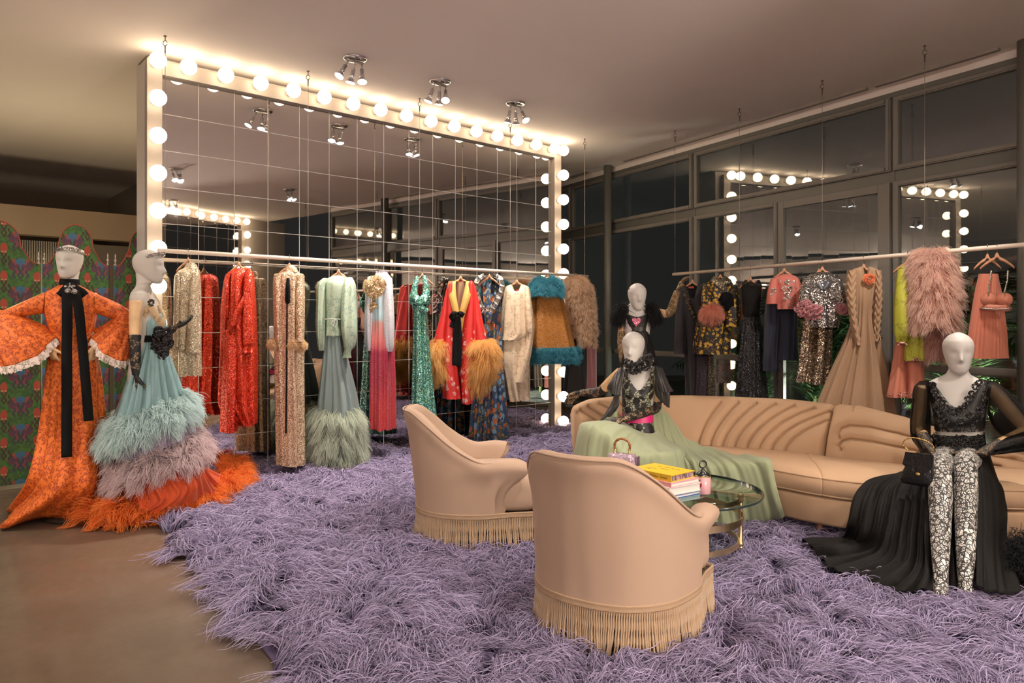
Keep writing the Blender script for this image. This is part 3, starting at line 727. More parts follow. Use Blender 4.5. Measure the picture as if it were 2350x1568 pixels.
for a, b in ((0, IC), (IC, NSF-1)):
    sweep(a, b, [(.012, .295), (.0, .31), (-.012, .345), (-.006, .385), (.02, .418), (.08, .434), (.25, .442), (.45, .436), (2.0, .425), (2.02, .29)]).build('seat_cushion', SOFA, sofa)
    pts = [FF[i]+Vector((0, 0, 0)) for i in range(a, b+1)]
    for off, z in ((.006, .402), (.008, .30)):
        mb = MB(); mb.tube([p+(BB[i+a]-p).normalized()*off+Vector((0, 0, z)) for i, p in enumerate(pts)], .007, 6); mb.build('piping', SOFA, sofa)
def back_h(u):        # u 0..1 along the sofa
    return float(np.interp(u, [0, .05, .12, .25, .45, .53, .535, .6, .70, .80, .88, .95, 1], [.70, .745, .765, .775, .775, .760, .765, .765, .71, .62, .53, .47, .46]))
def dist_poly(s, z, pl):
    d = np.full(s.shape, 9.0)
    for (x0, y0), (x1, y1) in zip(pl[:-1], pl[1:]):
        dx, dy = x1-x0, y1-y0; k = np.clip(((s-x0)*dx+(z-y0)*dy)/(dx*dx+dy*dy+1e-9), 0, 1)
        d = np.minimum(d, np.hypot(s-x0-k*dx, z-y0-k*dy))
    return d
cumB = [0]
for i in range(1, NSF): cumB.append(cumB[-1]+(BB[i]-BB[i-1]).length)
LB = cumB[-1]
def back_section(u0, u1, lines):
    nu, nt = 260, 60; S = np.linspace(u0, u1, nu)*LB; T = np.linspace(0, 1, nt)
    Z = np.zeros((nu, nt)); SS = np.repeat(S[:, None], nt, 1); H = np.array([back_h(s/LB) for s in S])
    Z = .38+(H[:, None]-.38-.04)*T[None, :]
    g = np.zeros_like(Z)
    for pl in lines: g = np.maximum(g, np.exp(-(dist_poly(SS, Z, pl)/.006)**2)*1.0+np.exp(-(dist_poly(SS, Z, pl)/.032)**2)*.55)
    rings = []
    for i in range(nu):
        s = S[i]; k = min(int(np.searchsorted(cumB, s, 'right'))-1, NSF-2); q = (s-cumB[k])/(cumB[k+1]-cumB[k]); p = BB[k].lerp(BB[k+1], q)
        tg = (BB[k+1]-BB[k]).normalized(); o = Vector((-tg.y, tg.x, 0)); o = o if o.y > 0 else -o
        h = H[i]; e = min(s-S[0], S[-1]-s); endk = min(1, e/.035); endk = math.sqrt(max(0, 1-(1-endk)**2))
        R = []
        for j in range(nt):
            tt = T[j]; lean = .02+.14*tt*(h-.38)/.4-.030*math.sin(PI*tt)*endk
            R.append(p+o*(lean+.026*g[i, j]+.03*(1-endk))+Vector((0, 0, Z[i, j]-.02*(1-endk)*tt)))
        tl = .16*(h-.38)/.4+.02
        for a, z in ((.015, h-.022), (.04, h-.006), (.075, h), (.11, h-.012), (.135, h-.05)): R.append(p+o*(tl+a-.02)+Vector((0, 0, z-.02*(1-endk))))
        R += [p+o*(tl+.10)+Vector((0, 0, .5)), p+o*.17+Vector((0, 0, .115)), p+o*.02+Vector((0, 0, .115))]
        rings.append(R)
    MB().loft(rings, True, True, True).build('backrest', SOFA, sofa)
uc = .532
fan = []
sc0 = .235*LB
for k in range(-6, 9):
    # ribs rise from the middle of the seat and lean outwards
    if k == 0: continue
    x0 = sc0+k*.085+.02; pl = []
    for q in np.linspace(0, 1, 9): pl.append((x0+math.copysign(1, k)*(.06+.03*abs(k))*(q**1.6)*1.6+.05*q*math.copysign(1, k), .38+.40*q**.8))
    fan.append(pl)
back_section(.0, uc-.002, fan)
s1 = uc*LB
cont = [[(s1+.10, .545), (s1+.085, .575), (s1+.10, .61), (s1+.16, .635), (s1+.3, .635), (s1+.5, .605), (s1+.8, .545), (s1+1.1, .48), (s1+1.5, .43)],
        [(s1+.12, .47), (s1+.10, .495), (s1+.12, .53), (s1+.18, .55), (s1+.32, .545), (s1+.55, .515), (s1+.8, .47), (s1+1.1, .43)]]
back_section(uc+.002, 1, cont)
lg = MB().lathe([(.014, 0), (.02, .05), (.026, .13)], seg=12).mesh('leg', mat('leg_wood', (.22, .08, .04), .4))
for i in (4, 50, 84, 112, 140, 158):
    d = (BB[i]-FF[i]).normalized()
    link('leg', lg, sofa, FF[i]+d*.10); link('leg', lg, sofa, BB[i]-d*.02)

# ================================================================ COFFEE TABLE
TC = Vector((.93, 4.06, .0)); TR = .475; TZ = .40
table = thing('coffee_table', 'round glass coffee table on a brass ring frame before the sofa', 'table', (TC.x, TC.y, .012))
t = NT('smoked_glass'); lw = t.n('LayerWeight', Blend=.5).outputs['Facing']
f = t.M('ADD', .06, t.M('MULTIPLY', t.M('POWER', lw, 3.2), .9), clamp=True)
MATS['smoked'] = t.done(t.mixsh(f, t.n('BsdfTransparent', Color=(.50, .60, .52)).outputs[0], t.n('BsdfGlossy', Color=(.95, .95, .95), Roughness=.02).outputs[0]))
mat('glass_edge', (.02, .035, .03), .1, coat=.5)
mb = MB(); mb.lathe([(0.001, TZ-.002), (TR-.012, TZ-.002), (TR-.012, TZ-.0025)], seg=80, cap=False); mb.build('table_top', MATS['smoked'], table)
mb = MB(); prof = [(TR-.012, TZ-.014), (TR-.003, TZ-.013), (TR, TZ-.008), (TR-.003, TZ-.002), (TR-.013, TZ-.001)]
mb.loft([[(r*math.cos(a), r*math.sin(a), z) for r, z in prof] for a in np.linspace(0, 2*PI, 97)]); mb.build('rim', MATS['glass_edge'], table)
BR = MATS['brass']
def band(r, z, h, th=.008, name='ring'):
    mb = MB(); pr = [(r, z-h/2), (r+th, z-h/2), (r+th, z+h/2), (r, z+h/2)]
    mb.loft([[(a*math.cos(q), a*math.sin(q), zz) for a, zz in pr] for q in np.linspace(0, 2*PI, 73)]); return mb.build(name, BR, table, smooth=False)
band(.36, .262, .036); band(.335, .125, .028); band(.36, .378, .022)
leg_me = MB().lathe([(.004, 0), (.013, .012), (.018, .055), (.021, .075), (.015, .088), (.015, .094), (.018, .098), (.018, .106), (.0125, .112), (.0125, .30), (.017, .305), (.017, .315), (.0135, .32), (.0135, .355), (.018, .362), (.018, .385)], seg=16).mesh('leg', BR)
for a in (-.16, -.16+PI/2, -.16+PI, -.16-PI/2): link('leg', leg_me, table, (.352*math.cos(a), .352*math.sin(a), 0))
TT = TZ+.0125           # world height of the table top
def book(name, label, c, size, yaw, cover, spine=None, pages=(.78, .72, .66), z=0, hard=.004):
    root = thing(name, label, 'book', (c[0], c[1], z), yaw, 'books stacked on the coffee table')
    x, y, h = size; cm = mat('cover_%s' % name if False else 'cover_%d' % int(sum(cover)*1e4), cover, .45)
    mb = MB(); mb.box((0, 0, hard/2), (x, y, hard)); mb.box((0, 0, h-hard/2), (x, y, hard)); mb.box((-x/2+.002, 0, h/2), (.004, y, h-2*hard+.001)); mb.build('cover', cm, root, smooth=False)
    mb = MB(); mb.box((.004, 0, h/2), (x-.012, y-.010, h-2*hard)); mb.build('pages', mat('pages_%d' % int(sum(pages)*1e4), pages, .8, bump=(1, 0)), root, smooth=False)
    return root, h
bk = W(1535, 1130, 3.98); bx, by = .825, 3.875; zt = TT
yaw = math.radians(34)
for lab, sz, cov, pg, dy in (('grey green book at the bottom of the stack on the glass table', (.235, .30, .022), (.20, .28, .27), (.25, .33, .32), -2),
                             ('blue book second from the bottom of the stack', (.235, .295, .02), (.03, .09, .33), (.70, .68, .64), 1),
                             ('thick white book in the middle of the stack', (.235, .30, .042), (.62, .58, .55), (.74, .68, .62), -1),
                             ('pink book under the yellow one', (.225, .29, .024), (.75, .33, .34), (.80, .72, .66), 2)):
    r_, h = book('book', lab, (bx, by), sz, yaw+math.radians(dy), cov, None, pg, zt); zt += h
t = NT('printed_edge'); v = t.obj()
c = t.ramp(t.vor(70, t.vm('MULTIPLY', v, (1, 1, .3)), out='Distance'), [(.1, (.35, .05, .05)), (.3, (.08, .12, .3)), (.5, (.5, .3, .25)), (.7, (.1, .08, .1))]); MATS['printed_edge'] = t.done(t.bsdf(Base_Color=c, Roughness=.6))
r_, h = book('book', 'yellow book with dark lettering on top of the stack', (bx-.01, by), (.20, .27, .036), yaw+math.radians(6), (.72, .45, .03), None, (.3, .2, .2), zt)
r_.children[1].data.materials[0] = MATS['printed_edge']
def text(body, size, parent, loc, rot, m, name='lettering', ext=.0004, align='CENTER'):
    cu = bpy.data.curves.new(name, 'FONT'); cu.body = body; cu.size = size; cu.extrude = ext; cu.align_x = align; cu.align_y = 'CENTER'; cu.materials.append(m)
    tmp = bpy.data.objects.new(name, cu); COL.objects.link(tmp); me = bpy.data.meshes.new_from_object(tmp.evaluated_get(bpy.context.evaluated_depsgraph_get())); bpy.data.objects.remove(tmp)
    o = link(name, me, parent, loc, rot); return o
ink = mat('ink', (.03, .02, .01), .6)
def word(x, y, w, hh, seed, spine=False):
    """a small dark word, too small to read"""
    g = random.Random(seed); mb = MB(); q = 0
    while q < w:
        lw = g.uniform(.003, .006); k = g.uniform(.55, 1)*hh
        for a, b, c_, d in ((0, 0, .0014, k), (0, k-.0014 if g.random() < .5 else k*.5, lw, .0014)):
            P_ = (y+w/2-q-a-c_/2 if False else y-w/2+q+a+c_/2, b+d/2)
            if spine: mb.box((-.1007, -P_[0], h/2-hh/2+P_[1]), (.0006, c_, d))
            else: mb.box((x+hh/2-P_[1], -P_[0], h+.0003), (d, c_, .0006))
        q += lw+.003
    return mb.build('lettering', ink, r_, smooth=False)
for i, (x, y, w) in enumerate(((.045, .055, .05), (.05, .0, .045), (.04, -.05, .02), (.005, .01, .05), (-.02, -.055, .06), (-.045, -.06, .04))): word(x, y, w, .012, i)
for i, (y, w) in enumerate(((.085, .04), (.03, .03), (-.012, .035), (-.07, .055))): word(0, y, w, .014, i+20, True)
# lidded pink pot
pot = thing('candle_jar', 'pink lidded candle jar with a black ring handle beside the books', 'jar', (*W(1613, 1100, 3.93).to_2d(), TT))
pk = mat('pink_glaze', (.68, .36, .38), .25, coat=.4)
MB().lathe([(.0, 0), (.040, 0), (.042, .004), (.042, .092), (.040, .094), (.0, .094)], seg=32).build('jar_body', pk, pot)
MB().lathe([(.0425, .0935), (.0435, .096), (.0425, .099)], seg=32).build('gilt_rim', MATS['gold'], pot)
blk = mat('black_glaze', (.01, .01, .011), .2, coat=.5)
MB().lathe([(.041, .099), (.041, .104), (.022, .118), (.012, .124), (.007, .134), (.007, .140), (0, .141)], seg=28).build('lid', blk, pot)
mb = MB(); mb.tube([(0.022*math.cos(a), 0, .158+.019*math.sin(a)) for a in np.linspace(0, 2*PI, 28)], .0038, 8, cap=False); mb.build('ring_handle', blk, pot, rot=(0, 0, .3))
# small red and black emblem on the pot's side, towards the chair
em = MB()
for cxx, cz, rx, rz in ((-.007, .055, .009, .012), (.008, .055, .008, .012), (0, .045, .012, .009)): em.sphere((cxx, -.0405, cz), (rx, .003, rz), 12, 8)
em.build('emblem', mat('emblem_red', (.35, .02, .03), .5), pot, rot=(0, 0, -.75))
mb = MB()
for i in range(5): a_ = -PI/2-.75+(i-2)*.09; mb.box((.0425*math.cos(a_), .0425*math.sin(a_), .078), (.002, .002, .006 if i % 2 else .009))
mb.build('lettering', ink, pot, smooth=False)
# handbag with a bamboo handle
bag = thing('handbag', 'small beaded handbag with bamboo ring handle behind the front armchair', 'handbag', (*W(1428, 1060, 4.12).to_2d(), TT), math.radians(-25))
bead = sequin('bag_beads', (.55, .42, .48), (.35, .2, .3), 160, .3, .3)
mb = MB(); rg = []
for x in np.linspace(-.085, .085, 12):
    e = min(1, (.085-abs(x))/.02+.75); rg.append([Vector((x, math.copysign(abs(math.cos(a))**.6, math.cos(a))*.045*e, .092+math.copysign(abs(math.sin(a))**.5, math.sin(a))*.092*e)) for a in np.linspace(0, 2*PI, 21)[:-1]])
mb.loft(rg, True, True, True).build('bag_body', bead, bag)
mb = MB(); mb.box((0.090, 0, .09), (.008, .07, .16)); mb.build('side_panel', mat('plum_leather', (.10, .05, .09), .4), bag, bevel=.006)
bam = mat('bamboo', (.22, .085, .02), .3, var=.4, vscale=80, coat=.3)
hp = [(x*.78, 0, .205+(z-.135)*.62) for x, z in ((-.055, .135), (-.058, .17), (-.05, .205), (-.028, .228), (0, .236), (.028, .228), (.05, .205), (.058, .17), (.055, .135))]
sp = spline(hp, 61); rr_ = [.0068+(.0020 if i % 10 in (0, 1) else 0) for i in range(61)]
mb = MB(); mb.tube(sp, rr_, 10); mb.build('handle', bam, bag)
for sx in (-.043, .043):
    mb = MB(); mb.tube([(sx, 0, .178), (sx, 0, .188), (sx, 0, .194), (sx, 0, .208)], [.006, .008, .004, .008], 10); mb.build('handle_ring', MATS['gold'], bag)
# ================================================================ CLOTH AND FIGURE BUILDERS
class Fr:
    """a place in the room: origin, local x to the right, y away, z up; measures taken in photograph pixels"""
    def __init__(s, px, d, conv=(0, 0, 1), z=0.0):
        s.az = math.atan((px-CX)/F); s.Y = d; s.D = d/math.cos(s.az); s.o = Vector(((px-CX)/F*d, d, z)); s.conv = conv
        s.sa, s.ca = math.sin(s.az), math.cos(s.az)
    def px(s, x, y): return s.conv[0]+x/s.conv[2], s.conv[1]+y/s.conv[2]
    def L(s, x, y, yo=0):
        px, py = s.px(x, y); t = (px-CX)/F; k = (s.D+yo)/(t*s.sa+s.ca)
        return Vector((k*(t*s.ca-s.sa), yo, CZ+(HZ-py)/F*k-s.o.z))
    def floor(s, x, y, z=.02):
        px, py = s.px(x, y); return s.inv(floor_at(px, py, z))
    def at(s, x, y, d):
        px, py = s.px(x, y); return s.inv(W(px, py, d))
    def inv(s, P):
        q = P-s.o; return Vector((q.x*s.ca-q.y*s.sa, q.x*s.sa+q.y*s.ca, q.z))
    def world(s, p): return s.o+Vector((p.x*s.ca+p.y*s.sa, -p.x*s.sa+p.y*s.ca, p.z))
    def thing(s, name, label, cat, group=None): return thing(name, label, cat, s.o, -s.az, group)
cA = (360, 540, 2.7037); cB = (820, 560, 3.4086); cD = (1240, 320, 2.45); cC = (1740, 100, 1.823)
cE = (0, 480, 2.011); cF = (280, 550, 4.239); cG = (1240, 620, 2.45); cH = (1800, 740, 2.376)
def resample(P, n, closed=True):
    P = [Vector(p) for p in P]
    if closed: P = P+[P[0]]
    S = spline(P, len(P)*8); d = np.linalg.norm(np.diff(S, axis=0), axis=1); c = np.concatenate([[0], np.cumsum(d)])
    q = np.linspace(0, c[-1], n+1)[:n] if closed else np.linspace(0, c[-1], n)
    return np.stack([np.interp(q, c, S[:, k]) for k in range(3)], 1)
AMPK = 1.0
def shell(fr, rows, m=44, n=72, folds=8, amp=(.002, .02), e=2.3, seed=0, vneck=None, twist=0, jag=0, scal=0):
    """rings of a garment. row = (y, xl, xr, depth[, yo, sag]) or (x1, y1, x2, y2, depth, yo, sag) or a list of points"""
    R = []
    for r in rows:
        if isinstance(r, list): R.append(resample(r, n)); continue
        if len(r) < 7:
            r = (*r, 0, 0)[:6] if len(r) < 6 else r; r = (r[1], r[0], r[2], r[0], r[3], r[4], r[5])
        x1, y1, x2, y2, dp, yo, sag = r
        a, b = fr.L(x1, y1, yo), fr.L(x2, y2, yo); c = (a+b)/2; h = (b-a)/2; mi = Vector((0, -dp, -sag))
        q = []
        for k in range(n):
            t = 2*PI*k/n; ct, st = math.cos(t), math.sin(t)
            q.append(c+h*math.copysign(abs(ct)**(2/e), ct)+mi*math.copysign(abs(st)**(2/e), st))
        R.append(np.array(q))
    R = np.array(R); M_ = spline(R.reshape(len(R), -1), m).reshape(m, n, 3)
    g = np.random.default_rng(seed+100); th = np.linspace(0, 2*PI, n, endpoint=False)
    t = np.linspace(0, 1, m)[:, None]
    ks = [max(2, int(round(folds*f))) for f in (.6, 1.0, 1.55, 2.3)]; w = [.55, .6, .4, .22]; dsp = np.zeros((m, n))
    for k, ww in zip(ks, w):
        ph = g.uniform(0, 6.3); dsp += ww*np.sin(k*th[None, :]+ph+twist*t*k/folds*3+.7*np.sin(t*3+ph))
    amp = tuple(a*AMPK for a in amp)
    A = amp[0]+(amp[1]-amp[0])*t**1.2 if len(amp) == 2 else np.interp(t[:, 0], np.linspace(0, 1, len(amp)), amp)[:, None]
    cen = M_.mean(1, keepdims=True); d = M_-cen; d[:, :, 2] = 0; d = norm(d)
    M_ = M_+d*(dsp*A)[:, :, None]
    if vneck is not None:
        dep, wid, tt = vneck; f = np.exp(-((th-PI/2)/wid)**2)[None, :]*np.clip(1-t/tt, 0, 1)
        M_[:, :, 2] -= dep*f
    if jag: M_[:, :, 2] -= (g.random(n)[None, :]*jag)*np.clip((t-.8)/.2, 0, 1)
    if scal: M_[:, :, 2] += scal*np.abs(np.sin(th*18))[None, :]*np.clip((t-.85)/.15, 0, 1)
    return M_
def put(name, M_, m, parent, cap0=False, cap1=False, solid=0, inv=False):
    mb = MB(); mb.loft([list(map(Vector, r)) for r in M_], True, cap0, cap1)
    return mb.build(name, m, parent, solid=solid)
def sh(fr, name, rows, m, parent, cap0=False, cap1=False, **k):
    S = shell(fr, rows, **k); o = put(name, S, m, parent, cap0, cap1); o['_'] = 1; del o['_']; return S
def roots_of(S, n, lo=0, hi=1, rng=None):
    g = rng or RNG; m, k, _ = S.shape; i = g.uniform(lo*(m-1), hi*(m-1)-.001, n); j = g.uniform(0, k, n)
    i0 = i.astype(int); j0 = j.astype(int) % k; u = (i-i0)[:, None]; v = (j-j.astype(int))[:, None]; i1 = np.minimum(i0+1, m-1); j1 = (j0+1) % k
    a, b, c, d = S[i0, j0], S[i0, j1], S[i1, j1], S[i1, j0]
    P = (a*(1-v)+b*v)*(1-u)+(d*(1-v)+c*v)*u; cen = S.mean(1)[i0]; N = np.cross(b-a, d-a); N = norm(N)
    s = np.sign(((P-cen)*N).sum(1)); return P, N*np.where(s == 0, 1, s)[:, None]
def fur(name, S, m, parent, n, L, lo=0, hi=1, down=.5, r=.0012, droop=.3, spread=.35, curl=.12, K=5, clump=.5, cn=14, base=0, rng=None):
    P, N = roots_of(S, n, lo, hi, rng)
    if clump:     # neighbours share a clump
        c = n//cn*cn; idx = np.arange(n); seedp = P[(idx//cn*cn)]; P = seedp+(P-seedp)*0+RNG.normal(0, .012, P.shape); N = N[(idx//cn*cn)]
    d = N*(1-base)+np.array([0, 0, -1.0])*down
    return strands(name, m, parent, tuft(P, d, L, droop, K, spread, curl, rng, clump, cn), r, r*.3)
def patch(fr, rows, nu=60, nv=70, fold=(0, 8, 0), seed=0, edge=0):
    """cloth over a grid of points (x, y, distance); fold = (amplitude, count across, growth)"""
    G = np.array([[fr.at(*p) if len(p) == 3 else fr.floor(*p) for p in r] for r in rows], float)
    A = np.array([spline(r, nv) for r in G]); B = spline(A.reshape(len(A), -1), nu).reshape(nu, nv, 3)
    du = np.gradient(B, axis=0); dv = np.gradient(B, axis=1); N = norm(np.cross(du, dv)); g = np.random.default_rng(seed)
    v = np.linspace(0, 1, nv)[None, :]; u = np.linspace(0, 1, nu)[:, None]; d = np.zeros((nu, nv))
    for k, w in ((.5, .5), (1, .6), (1.7, .35), (2.9, .18)):
        d += w*np.sin(v*fold[1]*k*2*PI+g.uniform(0, 6.3)+1.1*np.sin(u*2.5+g.uniform(0, 6)))
    return B+N*(d*fold[0]*(u**fold[2] if fold[2] else 1))[:, :, None]
def putp(name, B, m, parent, solid=.002):
    mb = MB(); mb.grid([list(map(Vector, r)) for r in B]); return mb.build(name, m, parent, solid=solid)
def ribbon(mb, pts, w, th=.004, n=40, side=None, wave=0, wn=8):
    """a flat strip through points; side = direction of its width"""
    S = spline(pts, n); rg = []
    for i in range(n):
        t = Vector(S[min(i+1, n-1)]-S[max(i-1, 0)]).normalized(); sd = Vector(side) if side is not None else t.cross(Vector((0, 1, 0)))
        sd = (sd-t*sd.dot(t)).normalized(); nn = t.cross(sd); ww = (w if not hasattr(w, '__len__') else np.interp(i/(n-1), np.linspace(0, 1, len(w)), w))/2
        c = Vector(S[i])+nn*(wave*math.sin(i/(n-1)*wn*2*PI))
        rg.append([c+sd*ww+nn*th/2, c-sd*ww+nn*th/2, c-sd*ww-nn*th/2, c+sd*ww-nn*th/2])
    return mb.loft(rg, True, True, True)
def ruffle(mb, pts, w, amp, waves, n=160, out=(0, -1, 0), dirv=None):
    S = spline(pts, n); A = []; B = []; Cc = []; o = Vector(out)
    for i in range(n):
        t = Vector(S[min(i+1, n-1)]-S[max(i-1, 0)]).normalized(); sd = (Vector(dirv) if dirv is not None else t.cross(o)).normalized(); p = Vector(S[i])
        ph = i/(n-1)*waves*2*PI; s = math.sin(ph)+.4*math.sin(ph*1.7+1)
        A.append(p); B.append(p+sd*w*.55+o*(amp*.5*s)+t*(amp*.2*math.cos(ph))); Cc.append(p+sd*w+o*(amp*s)+t*(amp*.5*math.cos(ph)))
    return mb.grid([A, B, Cc])
def rosette(mb, c, R, n=14, nrm=(0, -1, 0), seed=0, cup=.5):
    """a flower of curled petals around a centre"""
    g = random.Random(seed); nz = Vector(nrm).normalized(); a = Vector((0, 0, 1)) if abs(nz.z) < .9 else Vector((1, 0, 0)); x = nz.cross(a).normalized(); y = nz.cross(x)
    for k in range(n):
        lay = k/n; r0 = R*(.12+.35*lay); r1 = R*(.45+.55*lay)*g.uniform(.85, 1.1); an = k*2.399+g.uniform(-.2, .2); wd = .55+.25*lay
        P = []
        for i in range(4):
            q = i/3; row = []
            for j in range(5):
                w_ = (j/4-.5)*2*wd*(.45+.6*math.sin(q*PI*.75)); rr = r0+(r1-r0)*q; up = R*cup*(1-lay)*(.3+q)+R*.14*math.sin(q*3)*(1-lay*.3)+R*.10*math.cos(w_*5+k)*q
                row.append(Vector(c)+(x*math.cos(an+w_)+y*math.sin(an+w_))*rr+nz*up)
            P.append(row)
        mb.grid(P)
    return mb
def beads(name, pts, r, m, parent, seg=6):
    mb = MB()
    for p in pts: mb.sphere(p, r, seg, 4)
    o = mb.build(name, m, parent, fix=False); o['kind'] = 'stuff'; return o
def front(fr, S, x, y, off=.006):
    """the point of a garment's front that shows in this spot"""
    V = S.reshape(-1, 3); c = S.mean(1, keepdims=True); V = V[((S-c)[:, :, 1] < 0).reshape(-1)]; yo = -.1
    for _ in range(3):
        p = fr.L(x, y, yo); k = np.argmin((V[:, 0]-p.x)**2+(V[:, 2]-p.z)**2); yo = V[k, 1]
    return fr.L(x, y, yo-off)

# ---- mannequins
HT = [0, .03, .07, .15, .3, .42, .5, .58, .68, .8, .9, .965, 1]
HWD = [.016, .028, .038, .050, .063, .070, .074, .077, .0785, .071, .053, .031, .006]
HFR = [.070, .083, .090, .095, .095, .094, .092, .092, .094, .086, .064, .037, .005]
HBK = [-.045, -.030, -.010, .030, .078, .094, .100, .103, .103, .092, .070, .040, .006]
def head(mb, M_, n=44):
    R = []
    for t in np.concatenate([np.linspace(0, .1, 5), np.linspace(.14, .9, 26), [.94, .97, .99, 1]]):
        a, f, b = (np.interp(t, HT, q) for q in (HWD, HFR, HBK)); z = .236*t; r = []
        for k in range(n):
            th = 2*PI*k/n; x = a*math.cos(th); s = math.sin(th)
            ce = (b-f)/2; hd = (b+f)/2; y = ce-hd*math.copysign(abs(s)**.88, s)
            if s > 0:
                g = np.interp(t, [.24, .30, .345, .40, .52, .60], [0, .3, 1, .78, .35, 0])
                y -= .030*g*math.exp(-(x/.0135)**2)
                y += .0065*math.exp(-((abs(x)-.030)/.017)**2-((t-.51)/.065)**2)
                y -= .002*math.exp(-(x/.022)**2-((t-.19)/.03)**2)+.004*math.exp(-((t-.60)/.04)**2-(x/.05)**2)
                y += .002*math.exp(-(x/.03)**2-((t-.12)/.025)**2)
            r.append(M_ @ Vector((x, y, z)))
        R.append(r)
    return mb.loft(R, True, True, True)
def ell(c, hw, f, b, M_, n=36, e=2.2):
    r = []
    for k in range(n):
        th = 2*PI*k/n; ct, s = math.cos(th), math.sin(th)
        r.append(M_ @ (Vector(c)+Vector((hw*math.copysign(abs(ct)**(2/e), ct), -(f if s > 0 else b)*math.copysign(abs(s)**(2/e), s), 0))))
    return r
def torso(mb, M_, zs, k=1.0, down=.66):
    """M_: body turn; zs: height of the shoulder line"""
    T = [(.105, .046, .044, .048, .0), (.07, .050, .048, .052, .004), (.035, .068, .055, .062, .008), (.012, .115, .062, .07, .01), (-.012, .160, .072, .08, .01), (-.045, .180, .082, .09, .008), (-.09, .172, .095, .098, .004), (-.15, .160, .118, .10, 0), (-.20, .153, .132, .10, 0), (-.25, .140, .118, .098, 0), (-.31, .122, .096, .092, 0), (-.37, .114, .088, .088, 0), (-.43, .128, .095, .098, 0), (-.50, .152, .105, .115, 0), (-.57, .166, .108, .125, 0), (-.63, .165, .105, .122, 0), (-.66, .150, .09, .10, 0)]
    R = [ell((0, y, zs+z), hw*k, f*k, b*k, M_) for z, hw, f, b, y in T if z > -down]
    return mb.loft(R[::-1], True, True, True)
def hand(mb, w, fwd, pal, thumb, curl=.35, k=1.0, r=0.0, spread=.1):
    """palm, four fingers of unequal length bent towards the palm side, and a thumb leaving the side of the palm"""
    f = Vector(fwd).normalized(); p = Vector(pal); p = (p-f*p.dot(f)).normalized(); s = Vector(thumb); s = (s-f*s.dot(f)-p*s.dot(p)).normalized(); w = Vector(w)
    mb.tube([w-f*.03*k, w, w+f*.025*k, w+f*.055*k, w+f*.085*k, w+f*.094*k], [x*k+r for x in (.021, .023, .032, .039, .038, .028)], 14, True, .42, p)
    for i, (o, L) in enumerate(((.029, .070), (.010, .079), (-.010, .073), (-.029, .057))):
        q = w+f*(.086-abs(o)*.15)*k+s*o*k; d = (f+s*spread*o*12).normalized(); a = curl*(1+.18*i); pts = [q-f*.02*k, q]; an = 0
        for sg in (.46, .30, .26):
            an += a; d2 = (d*math.cos(an)+p*math.sin(an)); q = q+d2*L*sg*k; pts.append(q)
        mb.tube(pts, [x*k+r for x in (.0085, .0095, .0088, .0078, .0058)], 8)
    q = w+f*.022*k+s*.026*k; d = (f*.62+s*.62+p*.28).normalized(); pts = [q-d*.015*k, q]
    for sg, b_ in ((.034, 0), (.030, .35), (.024, .6)):
        dd = (d*math.cos(b_)+(f*.8+p*.6).normalized()*math.sin(b_)).normalized(); q = q+dd*sg*k; pts.append(q)
    mb.tube(pts, [x*k+r for x in (.011, .0125, .011, .0095, .0068)], 8)
def arm(parent, S, E, Wr, fwd, pal, thumb, curl=.35, m=None, glove=None, gfrom=.4, name='arm', k=1.0, glove_hand=True):
    S, E, Wr = Vector(S), Vector(E), Vector(Wr)
    pts = [S, S.lerp(E, .5), E-(E-S).normalized()*.03, E+(Wr-E).normalized()*.03, E.lerp(Wr, .5), Wr]; rad = [.042, .040, .034, .034, .031, .022]
    P = spline(pts, 26); R = np.interp(np.linspace(0, 1, 26), np.linspace(0, 1, 6), rad)*k
    mb = MB(); mb.tube(P, list(R), 14); hand(mb, Wr, fwd, pal, thumb, curl, k)
    o = mb.build(name, m or MATS['arm_wood'], parent, remesh=.0055)
    if glove:
        i0 = int(gfrom*25); g = MB(); g.tube(P[i0:], list(R[i0:]+.0035), 16, cap=False)
        go = MB()
        if glove_hand:
            hb = MB(); hb.tube(P[i0:], list(R[i0:]+.004), 16); hand(hb, Wr, fwd, pal, thumb, curl, k, .0028); gl = hb.build('glove', glove, parent, remesh=.0055)
        else: gl = g.build('glove', glove, parent)
    return o
MC, MSH = MATS['mannequin_cloth'], MATS['mannequin_shell']
def Rz(a): return Matrix.Rotation(a, 4, 'Z')
def figure(root, name, base, zs, ztop, body_yaw, head_yaw, m, tilt=0, roll=0, extra=None, down=.66, k=1.0, hx=0, hk=1.0):
    """head, neck and trunk as one continuous surface; base = local x, y of the body axis"""
    T0 = Matrix.Translation((base[0], base[1], 0)) @ Rz(body_yaw); mb = MB(); torso(mb, T0, zs, k, down)
    Hm = Matrix.Translation((base[0]+hx, base[1], ztop-.236*hk)) @ Rz(head_yaw) @ Matrix.Rotation(tilt, 4, 'X') @ Matrix.Rotation(roll, 4, 'Y') @ Matrix.Scale(hk, 4)
    head(mb, Hm)
    a = T0 @ Vector((0, .004, zs+.05)); b = Hm @ Vector((0, .035, .05)); mb.tube([a, a.lerp(b, .4), a.lerp(b, .75), b, b+Vector((0, 0, .06))], [.054, .047, .045, .046, .046], 18)
    if extra: extra(mb)
    o = mb.build(name, m, root, remesh=.0055); o.modifiers['smooth'].iterations = 2; return o
